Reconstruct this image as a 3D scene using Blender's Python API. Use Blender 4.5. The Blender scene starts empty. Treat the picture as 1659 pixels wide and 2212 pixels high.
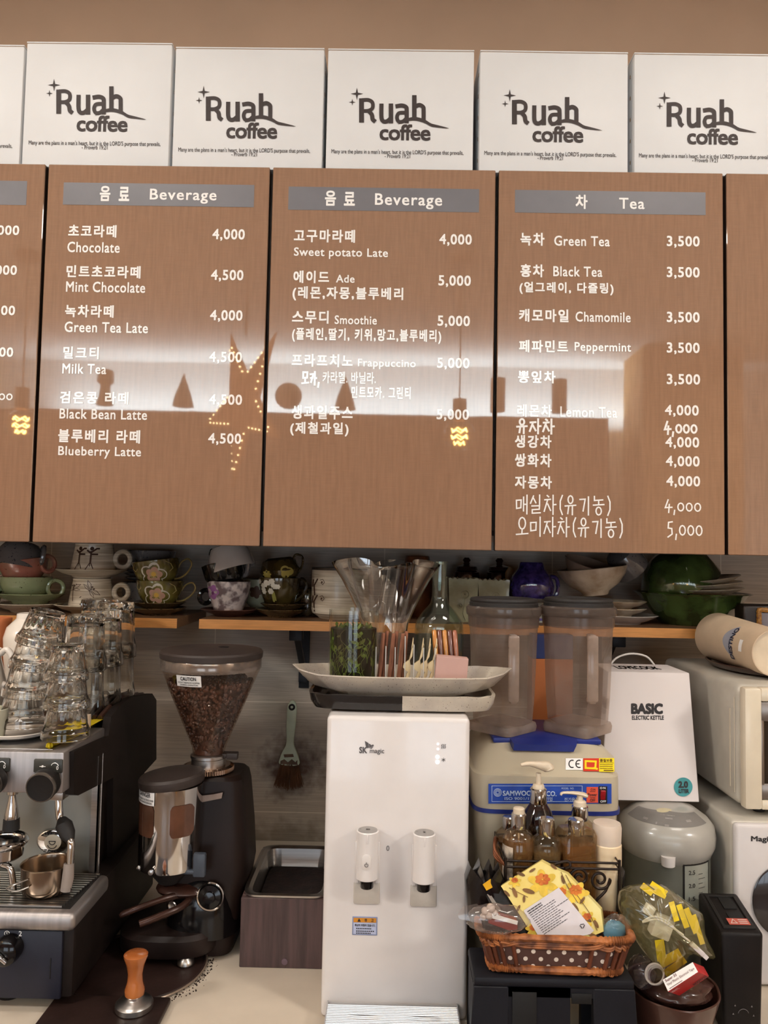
import bpy, bmesh, math, random
from mathutils import Vector, Matrix, Euler
PI = math.pi
C = bpy.context.scene.collection
SC = bpy.context.scene
random.seed(7)

# ------------------------------------------------------------------ camera
F, PCX, PCY = 1661.0, 829.5, 1106.0          # focal length and centre in pixels of the 1659 x 2212 frame
YAW, PITCH, ROLL = 0.01054, 0.05473, 0.0187
EYE = 1.5
CAMR = Matrix.Rotation(YAW, 3, 'Z') @ Matrix.Rotation(PI/2+PITCH, 3, 'X') @ Matrix.Rotation(ROLL, 3, 'Z')
cam = bpy.data.cameras.new('camera')
cam.sensor_fit = 'VERTICAL'; cam.sensor_height = 24.0; cam.sensor_width = 18.0
cam.lens = F/2212.0*24.0
cam.clip_start = 0.05
camo = bpy.data.objects.new('camera', cam); C.objects.link(camo)
camo.matrix_world = Matrix.Translation((0, 0, EYE)) @ CAMR.to_4x4()
SC.camera = camo

def ray(px, py):
    return CAMR @ Vector(((px-PCX)/F, -(py-PCY)/F, -1.0))
def W(px, py, d):                             # the point seen at a pixel, at distance d along Y
    v = ray(px, py)
    return Vector((0, 0, EYE)) + v*(d/v.y)
def onz(px, py, z):                           # the point seen at a pixel, on a level surface
    v = ray(px, py)
    return Vector((0, 0, EYE)) + v*((z-EYE)/v.z)

# ------------------------------------------------------------------ light
SC.view_settings.view_transform = 'Standard'
SC.view_settings.look = 'None'
SC.view_settings.exposure = 0.0
SC.view_settings.gamma = 1.0
SC.cycles.use_denoising = True
SC.cycles.max_bounces = 14
SC.cycles.transparent_max_bounces = 32
SC.cycles.transmission_bounces = 14
SC.cycles.glossy_bounces = 5
SC.cycles.diffuse_bounces = 4
SC.cycles.caustics_reflective = False
SC.cycles.caustics_refractive = False
SC.cycles.sample_clamp_indirect = 4.0
world = bpy.data.worlds.new('world'); SC.world = world
world.use_nodes = True
world.node_tree.nodes['Background'].inputs[0].default_value = (0.6, 0.75, 1.0, 1)
world.node_tree.nodes['Background'].inputs[1].default_value = 0.6

ROOM_X, ROOM_BACK, CEIL, WALL, LEDGE_Y, LEDGE_Z = 2.7, -2.55, 2.79, 1.68, -2.05, 2.36
def area(name, loc, rot, sx, sy, power, col):
    l = bpy.data.lights.new(name, 'AREA'); l.shape = 'RECTANGLE'; l.size = sx; l.size_y = sy
    l.energy = power; l.color = col
    o = bpy.data.objects.new(name, l); C.objects.link(o); o.location = loc; o.rotation_euler = rot
    return o
CEILING_PANELS = [(-0.8, 0.5), (0.8, 0.5), (-2.2, -0.6), (2.2, -0.6)]
PANEL_W = (7, 7, 48, 48)
for (x, y), w in zip(CEILING_PANELS, PANEL_W):
    area('ceiling_panel_light', (x, y, CEIL-0.036), (0, 0, 0), 0.58, 0.28, w, (1.0, 0.945, 0.88))
area('cove_light', (-0.2, ROOM_BACK+0.16, LEDGE_Z+0.03), (PI+0.25, 0, 0), 4.2, 0.05, 88, (0.72, 0.90, 1.0))
for x in (-0.95, 0.75):
    area('window_daylight', (x, ROOM_BACK-0.12, 1.02), (PI/2, 0, 0), 1.1, 0.86, 10, (0.80, 0.90, 1.0))
# ------------------------------------------------------------------ materials
def lin(c):
    def f(u):
        u /= 255.0
        return u/12.92 if u <= 0.04045 else ((u+0.055)/1.055)**2.4
    return (f(c[0]), f(c[1]), f(c[2]), 1.0)
MATS = {}
def mat(name, col, rough=0.5, metal=0.0, var=0.06, scale=30.0, bump=0.0, bscale=200.0, col2=None, spec=0.5, trans=0.0,
        ior=1.45, coat=0.0, stretch=None, aniso=None, lo=0.35, hi=0.65, detail=4.0, emit=None, alpha=1.0, sss=0.0):
    if name in MATS: return MATS[name]
    m = bpy.data.materials.new(name); m.use_nodes = True
    nt = m.node_tree; b = nt.nodes['Principled BSDF']
    c1 = lin(col)
    c2 = lin(col2) if col2 else tuple(max(0, c*(1-var*2.2)) for c in c1[:3])+(1,)
    tc = nt.nodes.new('ShaderNodeTexCoord'); mp = nt.nodes.new('ShaderNodeMapping')
    if stretch: mp.inputs['Scale'].default_value = stretch
    nt.links.new(tc.outputs['Object'], mp.inputs[0])
    n = nt.nodes.new('ShaderNodeTexNoise'); n.inputs['Scale'].default_value = scale; n.inputs['Detail'].default_value = detail
    nt.links.new(mp.outputs[0], n.inputs['Vector'])
    r = nt.nodes.new('ShaderNodeValToRGB')
    r.color_ramp.elements[0].position = lo; r.color_ramp.elements[1].position = hi
    r.color_ramp.elements[0].color = c2; r.color_ramp.elements[1].color = c1
    nt.links.new(n.outputs['Fac'], r.inputs[0]); nt.links.new(r.outputs[0], b.inputs['Base Color'])
    b.inputs['Roughness'].default_value = rough; b.inputs['Metallic'].default_value = metal
    b.inputs['Specular IOR Level'].default_value = spec; b.inputs['IOR'].default_value = ior
    b.inputs['Transmission Weight'].default_value = trans; b.inputs['Coat Weight'].default_value = coat
    b.inputs['Coat Roughness'].default_value = 0.05
    if sss:
        b.inputs['Subsurface Weight'].default_value = sss; b.inputs['Subsurface Radius'].default_value = (0.004, 0.003, 0.002)
    if emit:
        b.inputs['Emission Color'].default_value = lin(emit[0]); b.inputs['Emission Strength'].default_value = emit[1]
    if bump:
        n2 = nt.nodes.new('ShaderNodeTexNoise'); n2.inputs['Scale'].default_value = bscale; n2.inputs['Detail'].default_value = 3
        nt.links.new(mp.outputs[0], n2.inputs['Vector'])
        bp = nt.nodes.new('ShaderNodeBump'); bp.inputs['Strength'].default_value = bump; bp.inputs['Distance'].default_value = 0.002
        nt.links.new(n2.outputs['Fac'], bp.inputs['Height']); nt.links.new(bp.outputs[0], b.inputs['Normal'])
    b.inputs['Alpha'].default_value = alpha
    MATS[name] = m
    return m
def thin_glass(name, tint=(245, 248, 246), haze=0.0, hazecol=(220, 215, 210), rough=0.02, ior=1.5, streak=0.0, refl=1.0):
    """a thin clear wall: lets light straight through, mirrors by Fresnel, with a little haze of its own"""
    if name in MATS: return MATS[name]
    m = bpy.data.materials.new(name); m.use_nodes = True
    nt = m.node_tree; nt.nodes.remove(nt.nodes['Principled BSDF'])
    out = nt.nodes['Material Output']
    t = nt.nodes.new('ShaderNodeBsdfTransparent'); t.inputs[0].default_value = lin(tint)
    g = nt.nodes.new('ShaderNodeBsdfGlossy'); g.inputs['Roughness'].default_value = rough
    g.inputs[0].default_value = (refl, refl, refl, 1)
    fr = nt.nodes.new('ShaderNodeFresnel')
    ge = nt.nodes.new('ShaderNodeNewGeometry'); mr0 = nt.nodes.new('ShaderNodeMapRange')      # same mirror strength from both faces
    mr0.inputs[3].default_value = ior; mr0.inputs[4].default_value = 1/ior
    nt.links.new(ge.outputs['Backfacing'], mr0.inputs[0]); nt.links.new(mr0.outputs[0], fr.inputs['IOR'])
    mx = nt.nodes.new('ShaderNodeMixShader')
    nt.links.new(fr.outputs[0], mx.inputs[0]); nt.links.new(t.outputs[0], mx.inputs[1]); nt.links.new(g.outputs[0], mx.inputs[2])
    last = mx
    if haze:
        d = nt.nodes.new('ShaderNodeBsdfDiffuse'); d.inputs[0].default_value = lin(hazecol)
        tl = nt.nodes.new('ShaderNodeBsdfTranslucent'); tl.inputs[0].default_value = lin(hazecol)
        ad = nt.nodes.new('ShaderNodeMixShader'); ad.inputs[0].default_value = 0.4
        nt.links.new(d.outputs[0], ad.inputs[1]); nt.links.new(tl.outputs[0], ad.inputs[2])
        m2 = nt.nodes.new('ShaderNodeMixShader')
        if streak:
            tc = nt.nodes.new('ShaderNodeTexCoord'); n = nt.nodes.new('ShaderNodeTexNoise'); n.inputs['Scale'].default_value = 40
            nt.links.new(tc.outputs['Object'], n.inputs['Vector'])
            mr = nt.nodes.new('ShaderNodeMapRange'); mr.inputs[1].default_value = 0.3; mr.inputs[2].default_value = 0.7
            mr.inputs[3].default_value = max(0, haze-streak); mr.inputs[4].default_value = haze+streak
            nt.links.new(n.outputs['Fac'], mr.inputs[0]); nt.links.new(mr.outputs[0], m2.inputs[0])
        else:
            m2.inputs[0].default_value = haze
        nt.links.new(mx.outputs[0], m2.inputs[1]); nt.links.new(ad.outputs[0], m2.inputs[2])
        last = m2
    nt.links.new(last.outputs[0], out.inputs[0])
    MATS[name] = m
    return m
def emission(name, col, strength):
    return mat(name, col, emit=(col, strength), var=0.0)
def speckled(name, col, spot, rough=0.3, coat=0.3, scale=260.0, thr=0.36, var=0.08, wash=None, bump=0.15):
    """a stoneware glaze with dark iron specks"""
    if name in MATS: return MATS[name]
    m = mat(name, col, rough=rough, coat=coat, var=var, scale=25, col2=wash, bump=bump, bscale=60)
    nt = m.node_tree; b = nt.nodes['Principled BSDF']
    old = b.inputs['Base Color'].links[0].from_socket
    tc = nt.nodes.new('ShaderNodeTexCoord'); v = nt.nodes.new('ShaderNodeTexNoise'); v.inputs['Scale'].default_value = scale
    v.inputs['Detail'].default_value = 1.0
    nt.links.new(tc.outputs['Object'], v.inputs['Vector'])
    r = nt.nodes.new('ShaderNodeValToRGB'); r.color_ramp.elements[0].position = thr-0.04; r.color_ramp.elements[1].position = thr
    r.color_ramp.elements[0].color = (1, 1, 1, 1); r.color_ramp.elements[1].color = (0, 0, 0, 1)
    nt.links.new(v.outputs['Fac'], r.inputs[0])
    mx = nt.nodes.new('ShaderNodeMix'); mx.data_type = 'RGBA'
    nt.links.new(r.outputs[0], mx.inputs[0]); nt.links.new(old, mx.inputs[6]); mx.inputs[7].default_value = lin(spot)
    nt.links.new(mx.outputs[2], b.inputs['Base Color'])
    return m

# ------------------------------------------------------------------ mesh building
class MB:
    """collects geometry; s scales everything added (pixels of the photo into metres)"""
    def __init__(self, s=1.0):
        self.v, self.f, self.m = [], [], []
        self.T = Matrix.Scale(s, 4); self.mi = 0; self.s = s
    def at(self, M): self.T = Matrix.Scale(self.s, 4) @ M; return self
    def add(self, vs, fs):
        o = len(self.v)
        self.v += [self.T @ Vector(p) for p in vs]
        for f in fs:
            self.f.append([i+o for i in f]); self.m.append(self.mi)
        return self
    def box(self, x0, x1, y0, y1, z0, z1, bev=0.0, seg=2, taper=None):
        bm = bmesh.new(); bmesh.ops.create_cube(bm, size=1)
        for v in bm.verts:
            tx = 1.0
            if taper and v.co.z > 0: tx = taper
            v.co = Vector(((x0+x1)/2+(x1-x0)*v.co.x*tx, (y0+y1)/2+(y1-y0)*v.co.y*tx, (z0+z1)/2+(z1-z0)*v.co.z))
        if bev:
            bmesh.ops.bevel(bm, geom=list(bm.edges), offset=bev, segments=seg, affect='EDGES', profile=0.5)
        bm.verts.index_update()
        self.add([v.co.copy() for v in bm.verts], [[v.index for v in f.verts] for f in bm.faces]); bm.free()
        return self
    def hexa(self, p, bev=0.0, seg=2):
        """8 corners: bottom 4 counter-clockwise, then top 4"""
        bm = bmesh.new(); vs = [bm.verts.new(q) for q in p]
        for f in ([3, 2, 1, 0], [4, 5, 6, 7], [0, 1, 5, 4], [1, 2, 6, 5], [2, 3, 7, 6], [3, 0, 4, 7]):
            bm.faces.new([vs[i] for i in f])
        if bev: bmesh.ops.bevel(bm, geom=list(bm.edges), offset=bev, segments=seg, affect='EDGES', profile=0.5)
        bm.verts.index_update()
        self.add([v.co.copy() for v in bm.verts], [[v.index for v in f.verts] for f in bm.faces]); bm.free()
        return self
    def loft(self, rings, cap0=True, cap1=True, closed=True):
        n = len(rings[0]); vs = [p for r in rings for p in r]; fs = []
        for i in range(len(rings)-1):
            for j in range(n if closed else n-1):
                a = i*n+j; b = i*n+(j+1) % n
                fs.append([a, b, b+n, a+n])
        if cap0: fs.append(list(range(n))[::-1])
        if cap1: fs.append([(len(rings)-1)*n+j for j in range(n)])
        return self.add(vs, fs)
    def lathe(self, prof, n=36, mod=None, cap0=True, cap1=True, sx=1.0, sy=1.0):
        rings = []
        for (r, h) in prof:
            r = max(r, 1e-4)
            ring = []
            for j in range(n):
                a = 2*PI*j/n
                q = r*(mod(a, h) if mod else 1.0)
                ring.append((q*math.cos(a)*sx, q*math.sin(a)*sy, h))
            rings.append(ring)
        return self.loft(rings, cap0, cap1)
    def vessel(self, prof, t, n=36, mod=None, sx=1.0, sy=1.0, floor=None):
        """a hollow pot: outer profile from foot to rim, wall thickness t"""
        inner = [(max(r-t, 0.05), h) for (r, h) in prof]
        fl = prof[0][1]+t if floor is None else floor
        inner = [(r, max(h, fl)) for (r, h) in inner][::-1]
        rim = prof[-1]
        full = [(0.01, prof[0][1])]+list(prof)+[(rim[0]-t*0.5, rim[1]+t*0.35)]+inner+[(0.01, fl)]
        return self.lathe(full, n, mod, sx=sx, sy=sy)
    def squircle(self, prof, hx, hy, p=4.0, n=40):
        """rounded-rectangle sections: prof rows are (scale, z) or (scale_x, scale_y, z)"""
        rings = []
        for row in prof:
            sx, sy, z = (row[0], row[0], row[1]) if len(row) == 2 else row
            ring = []
            for j in range(n):
                a = 2*PI*j/n; c, s = math.cos(a), math.sin(a)
                ring.append((hx*sx*math.copysign(abs(c)**(2/p), c), hy*sy*math.copysign(abs(s)**(2/p), s), z))
            rings.append(ring)
        return self.loft(rings)
    def tube(self, path, r, n=8, closed=False, flat=1.0, mod=None):
        P = [Vector(p) for p in path]; N = len(P); rings = []
        up = None
        for i, p in enumerate(P):
            a = P[(i-1) % N] if (closed or i > 0) else P[i]
            b = P[(i+1) % N] if (closed or i < N-1) else P[i]
            t = (b-a)
            if t.length < 1e-9: t = Vector((0, 0, 1))
            t.normalize()
            if up is None:
                up = Vector((0, 0, 1)) if abs(t.z) < 0.9 else Vector((0, 1, 0))
            s = t.cross(up)
            if s.length < 1e-6: s = t.cross(Vector((1, 0, 0)))
            s.normalize(); u = s.cross(t).normalized(); up = u
            rr = r[i] if isinstance(r, (list, tuple)) else r
            if mod: rr *= mod(i)
            rings.append([p+s*(rr*math.cos(2*PI*j/n))-u*(rr*flat*math.sin(2*PI*j/n)) for j in range(n)])
        if closed: rings.append(rings[0])
        return self.loft(rings, not closed, not closed)
    def ring(self, cx, cz, R, r, a0=0.0, a1=2*PI, y=0.0, n=26, sx=1.0, flat=1.0, sides=8):
        full = abs(a1-a0) > 2*PI-0.01
        m = n if full else n+1
        path = [(cx+R*sx*math.cos(a0+(a1-a0)*i/n), y, cz+R*math.sin(a0+(a1-a0)*i/n)) for i in range(m)]
        return self.tube(path, r, sides, closed=full, flat=flat)
    def prism(self, pts, y0, y1, bev=0.0):
        """an outline in XZ pushed from y0 to y1"""
        bm = bmesh.new()
        a = sum(pts[i][0]*pts[(i+1) % len(pts)][1]-pts[(i+1) % len(pts)][0]*pts[i][1] for i in range(len(pts)))
        if a < 0: pts = pts[::-1]
        f = bm.faces.new([bm.verts.new((x, y0, z)) for (x, z) in pts])
        r = bmesh.ops.extrude_face_region(bm, geom=[f])
        for e in r['geom']:
            if isinstance(e, bmesh.types.BMVert): e.co.y = y1
        bmesh.ops.recalc_face_normals(bm, faces=bm.faces)
        if bev: bmesh.ops.bevel(bm, geom=list(bm.edges), offset=bev, segments=2, affect='EDGES', profile=0.5)
        bm.verts.index_update()
        self.add([v.co.copy() for v in bm.verts], [[v.index for v in f.verts] for f in bm.faces]); bm.free()
        return self
    def flat(self, pts, y=0.0):
        a = sum(pts[i][0]*pts[(i+1) % len(pts)][1]-pts[(i+1) % len(pts)][0]*pts[i][1] for i in range(len(pts)))
        if a < 0: pts = pts[::-1]
        return self.add([(x, y, z) for (x, z) in pts], [list(range(len(pts)))])
    def ball(self, c, rx, ry=None, rz=None, n=16, m=10, jit=0.0):
        ry = ry or rx; rz = rz or rx
        rings = []
        for i in range(m+1):
            th = PI*i/m; q = max(math.sin(th), 1e-3)
            rings.append([(c[0]+rx*q*math.cos(2*PI*j/n)*(1+random.uniform(-jit, jit)), c[1]+ry*q*math.sin(2*PI*j/n)*(1+random.uniform(-jit, jit)), c[2]-rz*math.cos(th)) for j in range(n)])
        return self.loft(rings)
    def sheet(self, fn, nu, nv):
        vs = [fn(i/nu, j/nv) for j in range(nv+1) for i in range(nu+1)]
        fs = [[j*(nu+1)+i, j*(nu+1)+i+1, (j+1)*(nu+1)+i+1, (j+1)*(nu+1)+i] for j in range(nv) for i in range(nu)]
        return self.add(vs, fs)
    def strokes(self, lines, w, put):
        """pen strokes as flat ribbons; put maps (u, v) to a point"""
        for k, ln in enumerate(lines):
            P = [Vector(p) for p in ln]; n = len(P); lift = Vector((0, -2.5e-5*(k % 12)/self.s, 0))
            shut = n > 3 and (P[0]-P[-1]).length < 1e-6
            L, R_ = [], []
            for i in range(n):
                a = P[i]-P[i-1] if i > 0 else (P[0]-P[-2] if shut else P[1]-P[0])
                b = P[i+1]-P[i] if i < n-1 else (P[1]-P[0] if shut else P[-1]-P[-2])
                a = a.normalized() if a.length > 1e-12 else b.normalized(); b = b.normalized() if b.length > 1e-12 else a
                na, nb = Vector((-a.y, a.x)), Vector((-b.y, b.x)); m = na+nb
                m = m.normalized() if m.length > 1e-6 else na
                q = m*(w/2/max(.45, m.dot(na)))
                e = (-a if i == 0 else b)*(w*.3) if (i in (0, n-1) and not shut) else Vector((0, 0))
                L.append(put(*(P[i]+q+e))); R_.append(put(*(P[i]-q+e)))
            vs = [Vector(p)+lift for p in R_]+[Vector(p)+lift for p in L]
            self.add(vs, [[i, i+1, n+i+1, n+i] for i in range(n-1)])
        return self
    def build(self, name, mats, parent=None, angle=38, smooth=True):
        me = bpy.data.meshes.new(name)
        me.from_pydata([tuple(p) for p in self.v], [], self.f)
        for m in (mats if isinstance(mats, (list, tuple)) else [mats]): me.materials.append(m)
        me.polygons.foreach_set('material_index', self.m)
        if smooth:
            me.polygons.foreach_set('use_smooth', [True]*len(me.polygons))
            me.set_sharp_from_angle(angle=math.radians(angle))
        me.update()
        o = bpy.data.objects.new(name, me); C.objects.link(o)
        if parent is not None: o.parent = parent
        return o
def tag(o, label=None, cat=None, group=None, kind=None):
    if label: o['label'] = label
    if cat: o['category'] = cat
    if group: o['group'] = group
    if kind: o['kind'] = kind
    return o
def thing(name, label, cat, loc=(0, 0, 0), rot=(0, 0, 0), group=None, kind=None):
    o = bpy.data.objects.new(name, None); C.objects.link(o); o.empty_display_size = 0.02
    o.location = loc; o.rotation_euler = rot
    return tag(o, label, cat, group, kind)
def solo(mb, name, mats, label, cat, loc=(0, 0, 0), rot=(0, 0, 0), group=None, kind=None, angle=38):
    o = mb.build(name, mats, angle=angle); o.location = loc; o.rotation_euler = rot
    return tag(o, label, cat, group, kind)
def structure(mb, name, mats, parent=None, angle=38):
    o = mb.build(name, mats, parent, angle)
    if parent is None: o['kind'] = 'structure'
    return o
def copy_tree(o, parent=None):
    c = o.copy(); C.objects.link(c)
    if parent is not None: c.parent = parent
    for ch in list(o.children): copy_tree(ch, c)
    return c
def rotx(a): return Matrix.Rotation(a, 4, 'X')
def roty(a): return Matrix.Rotation(a, 4, 'Y')
def rotz(a): return Matrix.Rotation(a, 4, 'Z')
def mv(x, y, z): return Matrix.Translation((x, y, z))
def lerp(a, b, t): return a+(b-a)*t
def interp(prof, h):
    """radius of a profile at height h"""
    for (r0, h0), (r1, h1) in zip(prof, prof[1:]):
        if min(h0, h1) <= h <= max(h0, h1) and abs(h1-h0) > 1e-9: return lerp(r0, r1, (h-h0)/(h1-h0))
    return prof[-1][0] if h > prof[-1][1] else prof[0][0]
def wrap(prof, eps=0.6):
    """puts (u, v) drawn on the picture onto the near side of a round pot"""
    def put(u, v):
        R = interp(prof, v)+eps
        u = max(-R*0.999, min(R*0.999, u))
        return (u, -math.sqrt(R*R-u*u), v)
    return put
# lettering with the built-in font
_tc = bpy.data.curves.new('lettering_source', 'FONT'); _to = bpy.data.objects.new('lettering_source', _tc); C.objects.link(_to)
_cache = {}
def glyphs(body, spacing=1.0):
    key = (body, spacing)
    if key not in _cache:
        _tc.body = body; _tc.space_character = spacing; _tc.resolution_u = 3
        dg = bpy.context.evaluated_depsgraph_get(); dg.update()
        me = bpy.data.meshes.new_from_object(_to.evaluated_get(dg))
        vs = [(v.co.x, v.co.y) for v in me.vertices]; fs = [list(p.vertices) for p in me.polygons]
        bpy.data.meshes.remove(me)
        xs = [v[0] for v in vs]; ys = [v[1] for v in vs]
        x0, x1, y0, y1 = min(xs), max(xs), min(ys), max(ys)
        _cache[key] = ([(x-x0, y-y0) for (x, y) in vs], fs, x1-x0, y1-y0)
    return _cache[key]
def text_into(mb, body, x0, z0, x1, z1, y=0.0, weight=0.012, spacing=1.0, put=None):
    """fills a rectangle with the words; weight (in ems) thickens the strokes by layering hair-thin shifted copies"""
    vs, fs, wd, ht = glyphs(body, spacing)
    w = weight*1.05
    if w < .003: sh = [(0, 0)]
    elif w < .03: sh = [(w, w), (-w, w), (w, -w), (-w, -w)]
    else: sh = [(0, 0)]+[(w*c, w*s_) for c, s_ in ((1, 0), (-1, 0), (0, 1), (0, -1), (.8, .8), (-.8, .8), (.8, -.8), (-.8, -.8))]
    W_, H_ = wd+2*w, ht+2*w
    for c, (dx_, dy_) in enumerate(sh):
        l = Vector((0, -1.6e-5*c/mb.s, 0)); pts = []
        for (u, v) in vs:
            u, v = (u+w+dx_)/W_, (v+w+dy_)/H_
            pts.append((Vector(put(lerp(x0, x1, u), lerp(z0, z1, v))) if put else Vector((lerp(x0, x1, u), y, lerp(z0, z1, v))))+l)
        mb.add(pts, fs)
    return mb
def pbox(d, x0, y0, x1, y1):
    """a picture rectangle on the upright plane Y = d: x0, z0, x1, z1 in metres"""
    cx, cy = (x0+x1)/2, (y0+y1)/2
    return W(x0, cy, d).x, W(cx, y1, d).z, W(x1, cy, d).x, W(cx, y0, d).z
def lettering(parent, body, d, x0, y0, x1, y1, m, weight=0.012, spacing=1.0, name='lettering', lift=0.0006):
    """writing on an upright plane, in world coordinates; parent only translated"""
    a = pbox(d, x0, y0, x1, y1); L = parent.location if parent.parent is None else parent.parent.location
    mb = MB(); text_into(mb, body, a[0]-L.x, a[1]-L.z, a[2]-L.x, a[3]-L.z, d-lift-L.y, weight, spacing)
    return mb.build(name, m, parent, smooth=False)
# ------------------------------------------------------------------ common materials
M_white_paint = mat('ceiling_paint', (236, 234, 230), 0.8, var=0.02)
M_brown_paint = mat('brown_wall_paint', (190, 160, 136), 0.75, var=0.05, scale=3)
M_dark = mat('dark_board', (70, 58, 50), 0.6)
M_black = mat('black_plastic', (27, 24, 23), 0.5, var=0.1, bump=0.1, spec=.35)
M_blackgloss = mat('black_gloss', (18, 16, 17), 0.12, var=0.1)
M_rubber = mat('black_rubber', (34, 31, 30), 0.6, bump=0.2)
M_steel = mat('brushed_steel', (196, 192, 188), 0.28, 1.0, var=0.07, scale=6, stretch=(1, 1, 60), bump=0.05, bscale=40)
M_chrome = mat('chrome', (215, 213, 212), 0.08, 1.0, var=0.03)
M_whiteplastic = mat('white_plastic', (226, 221, 219), 0.22, var=0.015, coat=0.3)
M_print = mat('black_print', (38, 34, 36), 0.6, var=0.05)
M_white_print = mat('white_print', (252, 251, 249), 0.03, var=0.01, ior=1.85)
M_clear = thin_glass('clear_glass', (240, 242, 239), haze=0.03)

# tile wall: streaked grey tiles with pale joints, brown paint above
def tile_material():
    m = mat('streaked_wall_tile', (190, 175, 159), 0.4, var=0.12, scale=5, stretch=(3, 1, 160), bump=0.06, bscale=30, detail=6)
    nt = m.node_tree; b = nt.nodes['Principled BSDF']; old = b.inputs['Base Color'].links[0].from_socket
    tc = nt.nodes.new('ShaderNodeTexCoord'); sep = nt.nodes.new('ShaderNodeSeparateXYZ'); nt.links.new(tc.outputs['Object'], sep.inputs[0])
    def line(sock, period, off, half):
        a = nt.nodes.new('ShaderNodeMath'); a.operation = 'SUBTRACT'; a.inputs[1].default_value = off; nt.links.new(sock, a.inputs[0])
        p = nt.nodes.new('ShaderNodeMath'); p.operation = 'PINGPONG'; p.inputs[1].default_value = period/2; nt.links.new(a.outputs[0], p.inputs[0])
        l = nt.nodes.new('ShaderNodeMath'); l.operation = 'LESS_THAN'; l.inputs[1].default_value = half; nt.links.new(p.outputs[0], l.inputs[0])
        return l.outputs[0]
    z0 = W(620, 1517, WALL).z; z1 = W(640, 1755, WALL).z
    lz = line(sep.outputs['Z'], z0-z1, z0, 0.0011)
    # joints across: one straight run, kept to the row above the first joint
    lx = line(sep.outputs['X'], 0.365, W(465, 1370, WALL).x, 0.0011)
    gt = nt.nodes.new('ShaderNodeMath'); gt.operation = 'GREATER_THAN'; gt.inputs[1].default_value = z0; nt.links.new(sep.outputs['Z'], gt.inputs[0])
    mu = nt.nodes.new('ShaderNodeMath'); mu.operation = 'MULTIPLY'; nt.links.new(lx, mu.inputs[0]); nt.links.new(gt.outputs[0], mu.inputs[1])
    mxx = nt.nodes.new('ShaderNodeMath'); mxx.operation = 'MAXIMUM'; nt.links.new(lz, mxx.inputs[0]); nt.links.new(mu.outputs[0], mxx.inputs[1])
    mx = nt.nodes.new('ShaderNodeMix'); mx.data_type = 'RGBA'; nt.links.new(mxx.outputs[0], mx.inputs[0]); nt.links.new(old, mx.inputs[6]); mx.inputs[7].default_value = lin((212, 200, 184))
    # brown coffee soil round the hanging brush and down by the knock box
    def soil(cx, cz, rx, rz, prev, col, amt):
        mp = nt.nodes.new('ShaderNodeMapping'); mp.inputs['Location'].default_value = (-cx/rx, 0, -cz/rz); mp.inputs['Scale'].default_value = (1/rx, 0, 1/rz)
        nt.links.new(tc.outputs['Object'], mp.inputs[0])
        ln = nt.nodes.new('ShaderNodeVectorMath'); ln.operation = 'LENGTH'; nt.links.new(mp.outputs[0], ln.inputs[0])
        no = nt.nodes.new('ShaderNodeTexNoise'); no.inputs['Scale'].default_value = 45; no.inputs['Detail'].default_value = 6; nt.links.new(tc.outputs['Object'], no.inputs['Vector'])
        ad = nt.nodes.new('ShaderNodeMath'); ad.operation = 'MULTIPLY_ADD'; nt.links.new(no.outputs['Fac'], ad.inputs[0]); ad.inputs[1].default_value = 1.4; nt.links.new(ln.outputs['Value'], ad.inputs[2])
        mr = nt.nodes.new('ShaderNodeMapRange'); mr.inputs[1].default_value = 1.0; mr.inputs[2].default_value = 1.75; mr.inputs[3].default_value = amt; mr.inputs[4].default_value = 0.0
        nt.links.new(ad.outputs[0], mr.inputs[0])
        k = nt.nodes.new('ShaderNodeMix'); k.data_type = 'RGBA'; nt.links.new(mr.outputs[0], k.inputs[0]); nt.links.new(prev, k.inputs[6]); k.inputs[7].default_value = lin(col)
        return k.outputs[2]
    p1 = W(630, 1655, WALL); p2 = W(620, 1815, WALL)
    s = soil(p1.x, p1.z, 0.085, 0.07, mx.outputs[2], (74, 40, 22), 0.9)
    s = soil(p2.x, p2.z, 0.14, 0.05, s, (84, 66, 44), 0.55)
    nt.links.new(s, b.inputs['Base Color'])
    return m
M_tile = tile_material()
# ------------------------------------------------------------------ the room
FLOOR = mat('floor_tile', (120, 100, 84), 0.4, var=0.1, scale=4)
structure(MB().box(-ROOM_X-.1, ROOM_X+.1, ROOM_BACK-.5, WALL+.1, -0.1, 0), 'floor', FLOOR)
structure(MB().box(-ROOM_X-.1, ROOM_X+.1, ROOM_BACK-.5, WALL+.1, CEIL, CEIL+.1), 'ceiling', M_white_paint)
mb = MB(); mb.box(-ROOM_X, ROOM_X, WALL, WALL+.1, 0, 1.53); mb.mi = 1; mb.box(-ROOM_X, ROOM_X, WALL, WALL+.1, 1.53, CEIL)
structure(mb, 'wall_back', [M_tile, M_brown_paint])
M_side = mat('side_wall_paint', (206, 188, 166), 0.8, var=0.03)
structure(MB().box(-ROOM_X-.1, -ROOM_X, ROOM_BACK, WALL+.1, 0, CEIL), 'wall_left', M_side)
structure(MB().box(ROOM_X, ROOM_X+.1, ROOM_BACK, WALL+.1, 0, CEIL), 'wall_right', M_side)
structure(MB().box(-ROOM_X, ROOM_X, ROOM_BACK-.1, ROOM_BACK, 1.5, CEIL).box(-ROOM_X, ROOM_X, ROOM_BACK-.1, ROOM_BACK, 0, .55)
          .box(-ROOM_X, -1.55, ROOM_BACK-.1, ROOM_BACK, .55, 1.5).box(-.35, .15, ROOM_BACK-.1, ROOM_BACK, .55, 1.5).box(1.35, ROOM_X, ROOM_BACK-.1, ROOM_BACK, .55, 1.5), 'wall_front', M_white_paint)
M_wood_dark = mat('brown_soffit', (142, 92, 58), 0.5, var=0.12, scale=8, stretch=(1, 1, 10))
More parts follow.
